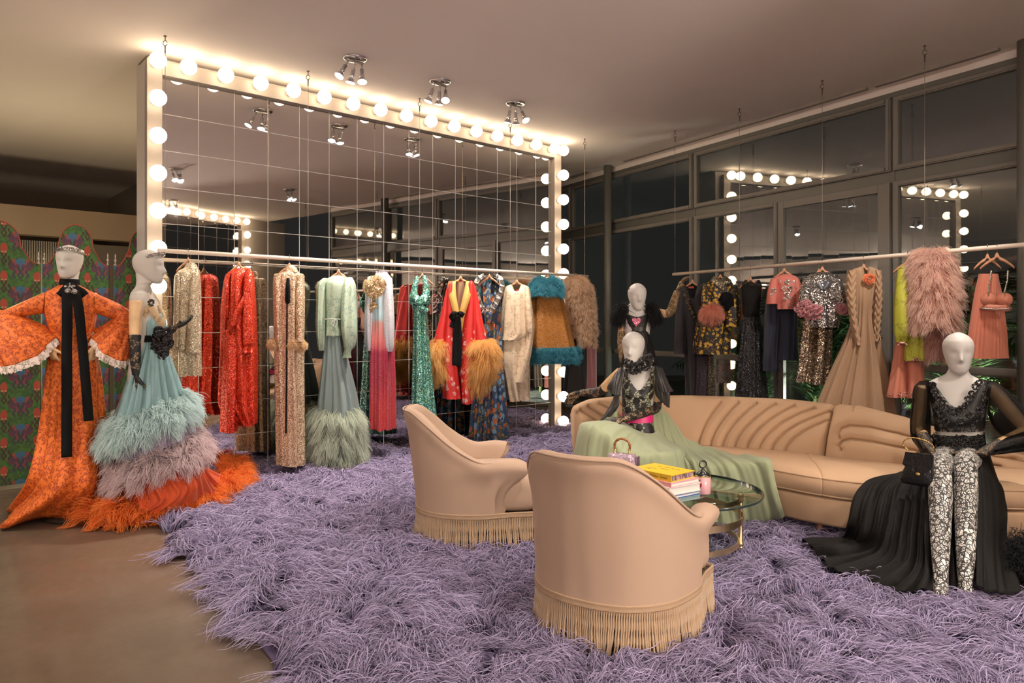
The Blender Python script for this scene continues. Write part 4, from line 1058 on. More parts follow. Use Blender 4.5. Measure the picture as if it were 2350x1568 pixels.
# ================================================================ LEFT PAIR OF MANNEQUINS AND THE SCREEN
def screen_fabric():
    """printed cloth: sea creatures in red, blue and plum on green, repeated in staggered rows"""
    t = NT('screen_print'); v = t.sep(t.obj()); PW, PH = .225, .225
    def cell(ox, oy):
        x = t.M('ADD', t.M('DIVIDE', v[0], PW), ox); z = t.M('ADD', t.M('DIVIDE', v[2], PH), oy)
        fx = t.M('SUBTRACT', t.M('FRACT', x), .5); fz = t.M('SUBTRACT', t.M('FRACT', z), .5)
        return t.M('ABSOLUTE', fx), fz
    w = t.M('MULTIPLY', t.M('SUBTRACT', t.noise(60, 2), .5), .10)
    def blob(fx, fz, cx, cz, rx, rz):
        a = t.M('POWER', t.M('ABSOLUTE', t.M('DIVIDE', t.M('SUBTRACT', fx, cx), rx)), 2); b = t.M('POWER', t.M('ABSOLUTE', t.M('DIVIDE', t.M('SUBTRACT', fz, cz), rz)), 2)
        return t.M('LESS_THAN', t.M('ADD', t.M('ADD', a, b), t.M('MULTIPLY', w, 4)), 1)
    def legs(fx, fz, z0, z1, fr, amp):
        inz = t.M('MULTIPLY', t.M('GREATER_THAN', fz, z0), t.M('LESS_THAN', fz, z1))
        s = t.M('SINE', t.M('ADD', t.M('MULTIPLY', fx, fr), t.M('MULTIPLY', t.M('SINE', t.M('MULTIPLY', fz, 26)), amp)))
        return t.M('MULTIPLY', t.M('MULTIPLY', inz, t.M('GREATER_THAN', s, .2)), t.M('LESS_THAN', fx, t.M('ADD', .12, t.M('MULTIPLY', t.M('SUBTRACT', z1, fz), .35))))
    g1 = (.050, .135, .024); g2 = (.03, .085, .028)
    c = t.mix(t.M('GREATER_THAN', t.noise(45, 3), .52), g1, g2)
    ax, az = cell(0, 0); bx, bz = cell(.5, .5)
    for bl, col in ((blob(bx, bz, .20, .02, .17, .17), (.105, .035, .055)), (blob(bx, bz, .12, -.17, .10, .12), (.16, .05, .06)), (blob(bx, bz, .25, .05, .07, .07), (.06, .045, .075)),
                    (blob(bx, bz, .15, .12, .06, .05), (.21, .06, .055)), (legs(bx, bz, -.42, .12, 40, 1.2), (.045, .04, .06)), (blob(bx, bz, 0, .19, .15, .12), (.035, .12, .20)), (blob(bx, bz, 0, .10, .05, .12), (.05, .10, .18)),
                    (legs(ax, az, -.45, .02, 46, 1.5), (.055, .025, .02)), (blob(ax, az, 0, .16, .11, .19), (.32, .055, .03)), (blob(ax, az, .05, .03, .035, .03), (.5, .2, .12)), (blob(ax, az, .33, -.02, .08, .10), (.04, .10, .025)), (blob(ax, az, .30, -.28, .06, .06), (.22, .06, .045))):
        c = t.mix(bl, c, col)
    return t.done(t.bsdf(Base_Color=c, Roughness=.8, Sheen_Weight=.1, Normal=t.bump(t.noise(400, 1), .1, .002)))
SCREEN = screen_fabric()
scr = thing('folding_screen', 'tall folding screen with arched tops, printed green with sea creatures, behind the orange gown', 'screen')
trim = mat('screen_trim', (.30, .055, .03), .6); pewter = mat('pewter', (.45, .40, .33), .35, .8)
def panel(a, b, H, sh_, name='panel'):
    """arched panel standing between floor points a and b"""
    a, b = Vector(a), Vector(b); L = (b-a).length; x0 = .022; cxx = L/2; top = []
    n = 48
    for i in range(n+1):
        x = x0+(L-2*x0)*i/n; q = abs(x-cxx)/(L/2-x0)
        if q < .56: z = H-(H-sh_-.16)*(1-math.sqrt(max(0, 1-(q/.56)**2)))*1.0
        elif q < .60: z = sh_+.13
        else: z = sh_+.13*(1-math.sin((q-.60)/.40*PI/2))
        top.append((x, z))
    poly = [(x0, .03), (L-x0, .03)]+[p for p in top[::-1]]
    mb = MB(); mb.prism([(x, 0, z) for x, z in poly], (0, -.012, 0), (0, .012, 0))
    ang = math.atan2(b.y-a.y, b.x-a.x)
    o = mb.build(name, SCREEN, scr, smooth=False, loc=a, rot=(0, 0, ang))
    for x in (x0*.5, L-x0*.5):
        q = MB(); q.box((x, 0, sh_/2), (.022, .03, sh_)); q.build('post', SCREEN, o, smooth=False, bevel=.003)
        f = MB(); f.lathe([(.013, 0), (.014, .008), (.007, .014), (.006, .03), (.013, .04), (.012, .048), (.005, .058), (.005, .075), (.008, .083), (.004, .098), (0, .106)], c=(x, 0, sh_), seg=14); f.build('finial', pewter, o)
    q = MB(); q.tube([(x, -.013, z) for x, z in top], .005, 6); q.build('edging', trim, o)
P0 = floor_at(-75, 1150); P1 = floor_at(86, 1113); P2 = floor_at(246, 1092); P3 = Vector((-3.02, 6.32, 0)); 
P1 = Vector((-3.92, 5.95, 0)); P0 = Vector((-4.35, 5.55, 0)); P2 = Vector((-3.42, 6.08, 0)); P3 = Vector((-3.05, 6.45, 0))
panel(P0, P1, 2.165, 1.83); panel(P1+Vector((.015, .01, 0)), P2, 2.165, 1.83); panel(P2+Vector((.03, .02, 0)), P3, 2.165, 1.83)

# ---------- orange lace gown
f1 = Fr(160, 4.93, cE)
M1 = f1.thing('mannequin', 'mannequin in orange lace gown with bell sleeves and long black neck ribbon', 'mannequin')
figure(M1, 'body', (0, .0), f1.L(320, 378).z, f1.L(318, 168).z+.004, 0, math.radians(-24), MC, tilt=.03, hx=-.0, hk=1.0, k=.86)
mb = MB(); mb.lathe([(.02, .03), (.02, 1.0)], seg=14); mb.lathe([(.0, .008), (.15, .008), (.15, .018), (.03, .03)], seg=32); mb.build('stand', mat('stand_metal', (.05, .045, .04), .4, .6), M1)
t = NT('orange_lace'); v = t.obj(); w_ = t.vm('ADD', v, t.n('VectorMath', {'operation': 'SCALE'}, i0=t.noise(50, 2, v, out=1), Scale=.02).outputs[0])
h1 = t.M('GREATER_THAN', t.vor(120, w_), .52); h2 = t.M('LESS_THAN', t.vor(95, w_, 'DISTANCE_TO_EDGE'), .05); sel = t.M('GREATER_THAN', t.noise(45, 3), .48)
hole = t.M('MULTIPLY', t.M('MAXIMUM', h1, h2), sel); glint = t.M('MULTIPLY', t.M('LESS_THAN', t.vor(120, v), .16), t.M('GREATER_THAN', t.noise(7, 3), .60))
c = t.mix(hole, t.mix(t.noise(40, 3), (.72, .13, .012), (.88, .22, .03)), (.40, .055, .008)); c = t.mix(glint, c, (.95, .6, .4))
OL = MATS['orange_lace'] = t.done(t.bsdf(Base_Color=c, Roughness=.6, Normal=t.bump(t.M('SUBTRACT', t.noise(160, 3), t.M('MULTIPLY', hole, .9)), .6, .005)))
OC = cloth('orange_lining', (.50, .07, .01), .8)
rows = [(352, 272, 366, .065), (372, 235, 402, .085), (395, 200, 440, .10), (450, 196, 448, .115), (520, 215, 440, .135), (590, 237, 426, .115), (640, 232, 432, .12), (720, 216, 456, .15), (800, 212, 460, .165), (950, 200, 466, .18), (1080, 185, 474, .21), (1250, 140, 492, .30),
        [f1.floor(500, 1395), f1.floor(480, 1420), f1.floor(350, 1432), f1.floor(200, 1428), f1.floor(110, 1450), f1.floor(30, 1468), f1.floor(12, 1440), f1.floor(70, 1380), f1.floor(180, 1330), f1.floor(330, 1300), f1.floor(450, 1330)]]
g1 = shell(f1, rows, m=80, n=110, folds=7, amp=(0, 0, .002, .004, .022, .03), seed=3)
go = put('gown', g1, OL, M1, solid=.004)
# sleeves
for nm, up, bell in (('l', [(205, 385, 200, 482, .065), (130, 418, 130, 492, .062), (50, 455, 55, 512, .06), (-35, 478, -28, 548, .065)],
                      [(0, 466, -62, 535, .06, 0, 0), (85, 490, -55, 600, .095, -.03, .02), (165, 532, -48, 655, .13, -.06, .05), (250, 582, -30, 690, .15, -.08, .09)]),
                     ('r', [(432, 385, 440, 480, .065), (490, 410, 480, 495, .062), (550, 438, 535, 512, .06), (600, 468, 575, 530, .06)],
                      [(560, 440, 612, 512, .06, 0, 0), (530, 500, 612, 565, .085, -.03, .02), (488, 542, 606, 625, .11, -.06, .04), (426, 582, 594, 668, .12, -.08, .085)])):
    up = [(*r, 0, 0) for r in up]
    put('sleeve', shell(f1, up, m=24, n=40, folds=4, amp=(.003, .003), seed=5), OL, M1)
    B = shell(f1, bell, m=30, n=90, folds=7, amp=(0, .018), seed=6); put('bell_sleeve', B, OL, M1, solid=.003)
    fr_ = np.array([B[-1], B[-1]+(B[-1]-B[-4])*.25+np.array([0, -.004, -.012]), B[-1]+(B[-1]-B[-4])*.55+np.array([0, -.006, -.032])]); th = np.arange(90)
    fr_[1] += np.stack([.004*np.sin(th*1.9), -.008*np.sin(th*2.6), .003*np.cos(th*2.1)], 1); fr_[2] += np.stack([.006*np.sin(th*1.9), -.014*np.sin(th*2.6), .008*np.cos(th*3.1)], 1)
    put('cuff_frill', fr_, lace('white_lace', (.80, .66, .58), None, 90, .62, .7, .35), M1) if 'white_lace' not in MATS else put('cuff_frill', fr_, MATS['white_lace'], M1)
arm(M1, f1.L(222, 408, 0), f1.L(-40, 520, .02), f1.L(226, 632, -.11), (.35, .05, -1), (.8, .5, .2), (.3, -1, 0), .35)
arm(M1, f1.L(420, 405, 0), f1.L(582, 514, .02), f1.L(435, 632, -.11), (-.15, .05, -1), (-.8, .5, .2), (-.3, -1, 0), .35)
BV = MATS['black_velvet']
mb = MB(); zc = f1.L(320, 340).z; mb.lathe([(.058, zc-.03), (.061, zc-.01), (.060, zc+.02), (.056, zc+.022)], seg=28, cap=False); mb.build('collar', BV, M1, solid=.004)
yo = -.135
mb = MB()
ribbon(mb, [f1.L(322, 345, -.08), f1.L(300, 368, -.11), f1.L(283, 395, -.115), f1.L(276, 402, -.112)], [.03, .045, .055, .055]); ribbon(mb, [f1.L(325, 345, -.08), f1.L(350, 365, -.11), f1.L(378, 385, -.115), f1.L(394, 400, -.112)], [.03, .045, .055, .05])
mb.build('bow', BV, M1)
mb = MB(); ribbon(mb, [f1.L(318, 350, -.10), f1.L(310, 390, -.125), f1.L(310, 480, -.155), f1.L(310, 560, -.15), f1.L(308, 650, -.165), f1.L(309, 800, -.2), f1.L(308, 1000, -.24), f1.L(308, 1146, -.28)], .062, .004, 70); mb.build('ribbon_tail', BV, M1)
mb = MB(); ribbon(mb, [f1.L(330, 350, -.10), f1.L(352, 400, -.13), f1.L(366, 480, -.155), f1.L(378, 600, -.15), f1.L(392, 760, -.19), f1.L(410, 978, -.24)], .058, .004, 60); mb.build('ribbon_tail', BV, M1)
# cherry brooch of crystals
mb = MB()
for x, y in ((313, 378), (343, 382)): mb.sphere(f1.L(x, y, -.128), .021, 10, 8)
ribbon(mb, [f1.L(314, 370, -.13), f1.L(320, 355, -.13), f1.L(322, 340, -.125)], .006, .006, 10); ribbon(mb, [f1.L(340, 370, -.13), f1.L(326, 356, -.13), f1.L(322, 340, -.125)], .006, .006, 10)
for x, y, r in ((304, 358, .013), (338, 356, .013)): mb.sphere(f1.L(x, y, -.128), (r, .005, r*.6), 8, 6)
mb.build('brooch', sequin('crystal_pave', (.8, .78, .75), (.55, .5, .5), 230, .9, .12, None, .5), M1, smooth=False)
# crystal headband
def headband(root, fr, base, ztop, yaw, drop, tilt, half, rr=(.083, .104), m=None, drop_out=False):
    pts = []
    for i in range(40):
        a = -PI/2-half+2*half*i/39; p = Vector((rr[0]*math.cos(a), rr[1]*math.sin(a), 0)); p.z = -drop+tilt*p.y; pts.append(Rz(yaw) @ p+Vector((base[0], base[1], ztop)))
    mb = MB(); ribbon(mb, pts, .022, .006, 60, side=(0, 0, 1)); mb.build('headband', MATS['crystal_pave'], root, smooth=False)
headband(M1, f1, (0, 0), f1.L(318, 168).z, math.radians(-24), .043, -.14, 1.9)

# ---------- tiered feather gown
f2 = Fr(332, 5.06, cE)
M2 = f2.thing('mannequin', 'mannequin seen from the side in pale blue gown with feather tiers and orange train', 'mannequin')
zs2 = f2.L(650, 382).z; zt2 = f2.L(690, 186).z
figure(M2, 'body', (f2.L(668, 380).x, 0), zs2, zt2, math.radians(68), math.radians(72), MC, tilt=.02, hx=.022, hk=1.03, k=.80)
mb = MB(); mb.lathe([(.02, .03), (.02, 1.0)], seg=14); mb.lathe([(.0, .008), (.15, .008), (.15, .018), (.03, .03)], seg=32); mb.build('stand', MATS['stand_metal'], M2)
BC = cloth('blue_pleats', (.33, .52, .53), .7, .5, 90, .16, .2, .3, (1, 1, .04))
r2 = [(480, 668, 752, .10), (520, 652, 766, .13), (570, 654, 764, .125), (600, 656, 752, .115), (640, 646, 764, .13), (605, 760, 790, 740, .20, 0, 0), (568, 900, 822, 850, .26, 0, 0), (520, 1030, 850, 930, .31, 0, 0)]
put('gown', shell(f2, r2, m=60, n=120, folds=20, amp=(.001, .005, .004, .026, .04), seed=12, vneck=(.02, .35, .2)), BC, M2)
LIL = cloth('lilac_pleats', (.42, .34, .46), .7, .4, 90, .12, .2, .3, (1, 1, .04))
put('lilac_tier', shell(f2, [(535, 1000, 850, 900, .29, 0, 0), (528, 1110, 880, 990, .34, 0, 0), (530, 1225, 905, 1080, .37, 0, 0)], m=20, n=120, folds=14, amp=(.015, .02), seed=13), LIL, M2)
ORC = cloth('orange_pleats', (.75, .10, .018), .7, .5, 90, .2, .2, .3, (1, 1, .06))
hem = [f2.floor(1130, 1300), f2.floor(980, 1370), f2.floor(800, 1425), f2.floor(640, 1455), f2.floor(480, 1465), f2.floor(420, 1425), f2.floor(560, 1320), f2.floor(760, 1240), f2.floor(960, 1190), f2.floor(1090, 1210)]
OS = shell(f2, [(555, 1190, 890, 1060, .34, 0, 0), (565, 1290, 925, 1150, .38, 0, 0), (560, 1370, 960, 1210, .42, 0, 0), hem], m=50, n=220, folds=26, amp=(.008, .018, .020, .008), seed=14)
put('orange_skirt', OS, ORC, M2)
g = np.random.default_rng(3)
def roll(name, row, m, n, L, thick, down=.55, seed=0, r=.0011, lump=0):
    """a thick ring of ostrich feathers sewn round the skirt"""
    S = shell(f2, [(row[0], row[1]-14, row[2], row[3]-14, row[4]-.01, 0, 0), (row[0], row[1]+14, row[2], row[3]+14, row[4]+.01, 0, 0)], m=4, n=120, folds=10, amp=(.012, .012), seed=seed)
    P, N = roots_of(S, n, 0, 1, g); cn = 20; idx = np.arange(n)//cn*cn
    jit = g.normal(0, 1, (n, 3)); N2 = N[idx]+jit[idx]*.30; P = P[idx]+g.normal(0, .016, (n, 3))
    d = N2+np.array([0, 0, 1.0])*(g.uniform(-.75, .75, n)[idx])[:, None]-np.array([0, 0, down*.5])
    return strands(name, m, M2, tuft(P, d, L, .55, 7, .30, .30, g, .62, cn), r*1.7, r*.5)
FB = fur_mat('feather_blue', (.34, .48, .48), (.72, .88, .86), .25); FM = fur_mat('feather_mauve', (.40, .29, .30), (.78, .62, .62), .25); FO = fur_mat('feather_orange', (.75, .10, .015), (1.0, .28, .05), .25)
FB2 = FB
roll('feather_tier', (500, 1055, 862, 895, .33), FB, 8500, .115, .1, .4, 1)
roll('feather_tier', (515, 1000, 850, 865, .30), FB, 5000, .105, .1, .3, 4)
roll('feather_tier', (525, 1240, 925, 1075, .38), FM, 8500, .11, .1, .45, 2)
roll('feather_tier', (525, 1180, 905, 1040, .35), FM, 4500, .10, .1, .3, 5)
# orange feathers lie on the floor along the hem
n = 30000; ring = resample(hem, 400); tcen = ring.mean(0); k = g.integers(0, 400, n); cn = 24; idx = np.arange(n)//cn*cn; k = k[idx]
tg = np.roll(ring, -1, 0)-ring; nr = np.stack([tg[:, 1], -tg[:, 0], 0*tg[:, 0]], 1); nr = norm(nr); s = np.sign(((ring-tcen)*nr).sum(1)); nr *= s[:, None]
P = ring[k]-nr[k]*g.uniform(-.02, .16, n)[idx][:, None]+g.normal(0, .012, (n, 3)); P[:, 2] = .03+np.abs(g.normal(0, .04, n))[idx]+.06*np.clip(g.random(n), 0, 1)[idx]
d = nr[k]*g.uniform(.2, 1, n)[idx][:, None]+np.array([0, 0, .75])+g.normal(0, .5, (n, 3))[idx]
T = tuft(P, d, .14, .7, 7, .30, .35, g, .5, cn); T[:, :, 2] = np.maximum(T[:, :, 2], .012)
strands('feather_hem', FO, M2, T, .0017, .0006)
# straps, belt, flower
gl = lace('gold_lace', (.60, .42, .24), None, 80, .7, .6, .5)
mb = MB(); ribbon(mb, [f2.L(684, 385, -.10), f2.L(696, 430, -.14), f2.L(700, 475, -.15)], .012); ribbon(mb, [f2.L(706, 385, .02), f2.L(735, 430, .0), f2.L(748, 470, -.03)], .012); mb.build('strap', mat('gold_strap', (.52, .40, .28), .5), M2)
mb = MB(); ribbon(mb, [f2.L(664, 500, -.12), f2.L(690, 450, -.15), f2.L(712, 480, -.148), f2.L(738, 520, -.13), f2.L(746, 545, -.12)], [.02, .045, .045, .05, .03]); ribbon(mb, [f2.L(732, 445, -.05), f2.L(750, 490, -.07), f2.L(748, 545, -.10)], [.02, .04, .03]); mb.build('lace_edging', gl, M2)
mb = MB(); rosette(mb, f2.L(697, 434, -.155), .03, 8, (0, -1, 0), 2); mb.build('shoulder_clip', MATS['stand_metal'], M2)
put('belt', shell(f2, [(582, 652, 757, .122), (597, 651, 757, .122), (613, 650, 758, .124)], m=6, n=60, folds=4, amp=(0, 0)), BV, M2)
mb = MB()
for i, (x, y, R) in enumerate(((742, 600, .075), (728, 565, .05), (765, 570, .045), (770, 620, .055), (735, 640, .05), (752, 668, .045), (708, 632, .03))): rosette(mb, f2.L(x, y, -.15), R, 13, (.35, -1, 0), i, .35)
mb.build('belt_flower', sequin('black_sequin', (.012, .012, .013), (.10, .09, .09), 260, .6, .22, None, .35), M2)
mb = MB(); ribbon(mb, [f2.L(655, 600, .08), f2.L(625, 625, .12), f2.L(600, 665, .12), f2.L(580, 715, .12)], [.04, .05, .06, .06]); mb.build('belt_tail', BV, M2)
BLK = lace('black_lace', (.010, .009, .009), None, 46, .62, .6, .30)
arm(M2, f2.L(626, 425, -.13), f2.L(622, 630, -.16), f2.L(628, 765, -.16), (0, -.05, -1), (.9, .3, 0), (.5, -.8, 0), .28, glove=BLK, gfrom=.33)
arm(M2, f2.L(700, 430, .14), f2.L(735, 600, .10), f2.L(800, 550, -.10), (.8, -.25, .42), (-.2, -.2, 1), (.3, -.9, -.1), .15, glove=BLK, gfrom=.40)
headband(M2, f2, (f2.L(668, 380).x+.022, 0), zt2, math.radians(72), .062, -.30, 1.45, (.082, .108))
# ================================================================ RIGHT-HAND MANNEQUINS
PALE = cloth('pale_lining', (.40, .40, .27), .8)
BLB = lace('black_bodice', (.010, .009, .009), (.34, .35, .24), 44, .62, .5)
SATIN = mat('grey_satin', (.030, .028, .028), .38, bump=(30, .1))
GREEN = sheer('green_chiffon', (.40, .44, .27), .93, .75)
MAG = mat('magenta_satin', (.62, .012, .16), .4)
def leg_tube(mb, pts, rad): P = spline(pts, 30); mb.tube(P, list(np.interp(np.linspace(0, 1, 30), np.linspace(0, 1, len(rad)), rad)), 18)
# ---------- seated, green skirt
fa = Fr(1464, 5.08, cG)
MA = fa.thing('mannequin', 'seated mannequin in black lace bodice and long pale green skirt on the curved sofa', 'mannequin')
zsA, ztA = fa.L(540, 560).z, fa.L(530, 345).z
def legsA(mb):
    a = fa.at(540, 945, 5.02); b = fa.at(305, 935, 4.78); c = fa.at(330, 1300, 4.62)
    a2 = fa.at(590, 965, 4.99); b2 = fa.at(490, 1065, 4.58); c2 = fa.at(500, 1400, 4.52)
    leg_tube(mb, [a, a.lerp(b, .5), b, b.lerp(c, .5), c], [.05, .055, .046, .045, .03]); leg_tube(mb, [a2, a2.lerp(b2, .5), b2, b2.lerp(c2, .5), c2], [.05, .055, .046, .045, .03])
figure(MA, 'body', (fa.L(548, 600).x, .01), zsA, ztA, math.radians(-8), math.radians(-14), MSH, tilt=.04, extra=legsA, k=.78, down=.55, hx=-.03)
BA = shell(fa, [(585, 470, 640, .085), (640, 458, 646, .105), (690, 457, 642, .112), (745, 460, 632, .098), (800, 462, 628, .096), (860, 470, 634, .105), (905, 520, 645, .11), (950, 570, 650, .11)], m=40, n=80, folds=5, amp=(0, .001), vneck=(.105, .55, .35))
put('bodice', BA, BLB, MA)
put('belt', shell(fa, [(803, 458, 634, .102), (822, 458, 634, .103), (850, 462, 637, .108)], m=8, n=60, folds=6, amp=(.001, .001)), MAG, MA)
mb = MB()
for x in (474, 636): ribbon(mb, [fa.L(x+(8 if x < 500 else -8), 595, -.09), fa.L(x+(3 if x < 500 else -2), 565, -.06), fa.L(x, 545, -.01), fa.L(x, 560, .05)], .03)
mb.build('strap', BLB, MA)
# rose choker
mb = MB()
for i, (x, y, R) in enumerate(((497, 522, .040), (528, 550, .052), (560, 545, .046), (592, 525, .056), (614, 500, .04))): rosette(mb, fa.L(x, y, -.075), R, 12, (0, -1, .2), i+3, .5)
mb.build('rose_choker', MATS['black_sequin'], MA)
# skirt over the lap
S1 = patch(fa, [[(455, 850, 4.98), (480, 862, 4.95), (520, 890, 4.93), (560, 908, 4.90), (600, 918, 4.89), (640, 915, 4.94), (658, 890, 5.0)],
                [(330, 855, 4.95), (380, 850, 4.83), (450, 872, 4.75), (530, 930, 4.72), (610, 965, 4.74), (680, 970, 4.8), (720, 955, 4.95)],
                [(238, 862, 4.92), (290, 858, 4.74), (390, 890, 4.62), (490, 985, 4.53), (600, 1010, 4.56), (720, 1005, 4.68), (790, 985, 4.85)],
                [(215, 910, 4.92), (258, 890, 4.68), (370, 930, 4.54), (480, 1030, 4.44), (610, 1040, 4.47), (750, 1030, 4.6), (812, 1010, 4.78)],
                [(198, 1000, 4.90), (240, 990, 4.66), (350, 1040, 4.52), (470, 1110, 4.43), (615, 1120, 4.46), (765, 1100, 4.58), (828, 1080, 4.74)],
                [(185, 1130, 4.88), (225, 1150, 4.64), (335, 1200, 4.50), (462, 1250, 4.42), (620, 1260, 4.45), (775, 1240, 4.57), (838, 1200, 4.72)],
                [(180, 1370, .03), (215, 1440, .03), (325, 1480, .03), (455, 1500, .03), (625, 1490, .03), (785, 1470, .03), (850, 1420, .03)]][:6]+
               [[(175, 1395, 4.80), (212, 1420, 4.62), (325, 1455, 4.48), (455, 1475, 4.40), (625, 1470, 4.42), (785, 1440, 4.55), (848, 1405, 4.70)]], nu=90, nv=140, fold=(.011, 9, .6), seed=2)
putp('skirt', S1, GREEN, MA, .003)
# train laid along the seat to the right
S2 = patch(fa, [[(645, 760, 5.16), (668, 760, 5.18), (700, 785, 5.2), (745, 850, 5.16), (800, 925, 5.1), (900, 985, 5.0), (1060, 1025, 4.86), (1262, 1052, 4.66)],
                [(640, 850, 5.05), (680, 860, 5.08), (725, 900, 5.05), (790, 970, 5.0), (870, 1012, 4.92), (980, 1035, 4.82), (1110, 1050, 4.68), (1285, 1056, 4.53)],
                [(655, 945, 4.98), (705, 965, 4.96), (765, 1000, 4.9), (835, 1035, 4.82), (920, 1050, 4.72), (1030, 1062, 4.62), (1150, 1070, 4.53), (1298, 1070, 4.45)],
                [(700, 1010, 4.86), (760, 1030, 4.78), (815, 1060, 4.68), (885, 1085, 4.62), (970, 1100, 4.56), (1075, 1105, 4.52), (1190, 1105, 4.47), (1306, 1100, 4.42)],
                [(750, 1120, 4.70), (795, 1150, 4.64), (850, 1180, 4.62), (920, 1190, 4.57), (1005, 1195, 4.53), (1105, 1195, 4.50), (1220, 1190, 4.46), (1320, 1180, 4.40)],
                [(775, 1260, 4.68), (815, 1290, 4.64), (875, 1320, 4.62), (945, 1330, 4.57), (1035, 1330, 4.54), (1130, 1325, 4.51), (1245, 1310, 4.46), (1345, 1280, 4.38)],
                [(790, 1420, 4.66), (830, 1445, 4.60), (890, 1462, 4.56), (965, 1470, 4.54), (1060, 1458, 4.56), (1150, 1435, 4.58), (1270, 1415, 4.55), (1375, 1385, 4.48)]], nu=90, nv=130, fold=(.010, 7, 0), seed=5)
putp('train', S2, GREEN, MA, .003)
S3 = patch(fa, [[(452, 640, 5.14), (440, 660, 5.16), (425, 700, 5.18)], [(440, 740, 5.1), (405, 760, 5.12), (385, 790, 5.14)], [(430, 850, 5.02), (385, 852, 5.02), (335, 855, 5.04)]], nu=30, nv=24, fold=(.006, 3, .5), seed=8)
putp('overskirt', S3, GREEN, MA, .002)
# satin bows that fall from the shoulders
BOW = [([[(470, 545, 4.98), (440, 560, 4.95), (415, 590, 4.98)], [(462, 620, 4.93), (425, 620, 4.88), (388, 640, 4.95)], [(445, 700, 4.92), (415, 705, 4.88), (380, 670, 4.95)]], 1),
       ([[(455, 640, 4.96), (440, 650, 4.94), (420, 660, 4.97)], [(445, 735, 4.95), (425, 760, 4.92), (398, 740, 4.96)], [(425, 790, 4.97), (390, 820, 4.95), (335, 850, 4.93)]], 2),
       ([[(642, 540, 5.0), (668, 545, 4.96), (690, 562, 5.0)], [(646, 610, 4.95), (680, 610, 4.88), (715, 620, 4.95)], [(660, 670, 4.95), (700, 690, 4.88), (752, 680, 4.95)]], 3),
       ([[(646, 600, 4.97), (680, 610, 4.93), (710, 620, 4.97)], [(645, 690, 4.96), (685, 700, 4.92), (724, 700, 4.96)], [(672, 735, 4.97), (700, 755, 4.94), (722, 775, 4.97)]], 4)]
for gr, sd in BOW: putp('shoulder_bow', patch(fa, gr, nu=26, nv=36, fold=(.009, 2.2, 0), seed=sd), SATIN, MA, .004)
BLS = lace('black_glove', (.012, .010, .009), None, 60, .55, .6, .30)
arm(MA, fa.L(455, 575, .03), fa.at(330, 690, 5.28), fa.at(222, 692, 5.33), (-.8, .05, -.55), (-.3, -.5, -.8), (.2, -1, .2), .45, glove=BLS, gfrom=.34)
arm(MA, fa.L(640, 590, .02), fa.at(655, 775, 5.08), fa.at(470, 838, 4.86), (-.95, -.2, -.10), (0, .1, -1), (.1, -.9, .2), .12, glove=BLS, gfrom=.36)

# ---------- seated, black gown
fb = Fr(2192, 4.20, cH)
MBk = fb.thing('mannequin', 'seated mannequin in sheer black gown with lace tights at the near end of the sofa', 'mannequin')
zsB, ztB = fb.L(940, 318).z, fb.L(925, 54).z
t = NT('lace_tights'); v = t.obj(); vz = t.vm('MULTIPLY', v, (1, 1, .55))
d = t.vor(46, vz, 'DISTANCE_TO_EDGE'); th = t.M('LESS_THAN', d, .085); fine = t.M('LESS_THAN', t.vor(150, vz, 'DISTANCE_TO_EDGE'), .12); ct = t.M('MULTIPLY', fine, t.M('GREATER_THAN', t.noise(30, 2), .40))
MATS['tights'] = t.done(t.bsdf(Base_Color=t.mix(t.M('MAXIMUM', th, ct), (.74, .70, .64), (.02, .018, .016)), Roughness=.6))
def legsB(mb): pass
figure(MBk, 'body', (fb.L(948, 330).x, .02), zsB, ztB, math.radians(4), math.radians(8), MSH, tilt=.02, k=.92, down=.64, extra=legsB, hx=.0, hk=1.03)
for x0, x1, x2, y1, y2 in ((880, 850, 852, 800, 1370), (1010, 990, 988, 780, 1420)):
    a = fb.at(x0, 740, 4.15); b = fb.at(x1, y1, 3.82); c = fb.at(x2, y2, 3.42); e = c+Vector((0, -.05, -.03)); mb = MB()
    leg_tube(mb, [a, a.lerp(b, .5), b, b.lerp(c, .3)+Vector((0, .01, 0)), b.lerp(c, .7), c, c+Vector((0, -.01, -.06))], [.075, .070, .056, .057, .045, .032, .034])
    mb.tube([c+Vector((0, .02, -.045)), c+Vector((0, -.04, -.06)), c+Vector((0, -.10, -.075))], [.034, .034, .022], 12)
    mb.build('leg', MATS['tights'], MBk, remesh=.007)
BBG = lace('beaded_black', (.008, .008, .008), None, 38, .55, .45, .42, .35)
SB = sheer('black_organza', (.012, .011, .010), .52, .6, tint=(.75, .72, .66))
SBd = sheer('black_organza_layers', (.009, .008, .0065), .80, .7, tint=(.5, .46, .4))
bodB = shell(fb, [(318, 770, 1128, .10), (360, 772, 1130, .115), (430, 795, 1112, .135), (500, 808, 1100, .148), (560, 815, 1098, .13), (585, 818, 1092, .125)], m=36, n=90, folds=5, amp=(0, 0), vneck=(.145, .52, .75)); put('bodice', bodB, BBG, MBk)
put('midriff', shell(fb, [(575, 822, 1088, .118), (610, 826, 1086, .112), (640, 826, 1088, .112)], m=8, n=60, folds=4, amp=(0, 0)), MSH, MBk)
wstB = shell(fb, [(604, 812, 1094, .122), (645, 808, 1098, .128), (695, 804, 1104, .135)], m=14, n=80, folds=14, amp=(.002, .006)); put('waistband', wstB, BBG, MBk)
g = random.Random(4)
for i in range(26):
    x = 820+i*10.5+g.uniform(-4, 4); mb = MB(); rosette(mb, front(fb, wstB, x, 640+g.uniform(-18, 34)), .022, 7, (0, -1, 0), i, .3); mb.build('lace_flower', MATS['black_sequin'], MBk, fix=False)
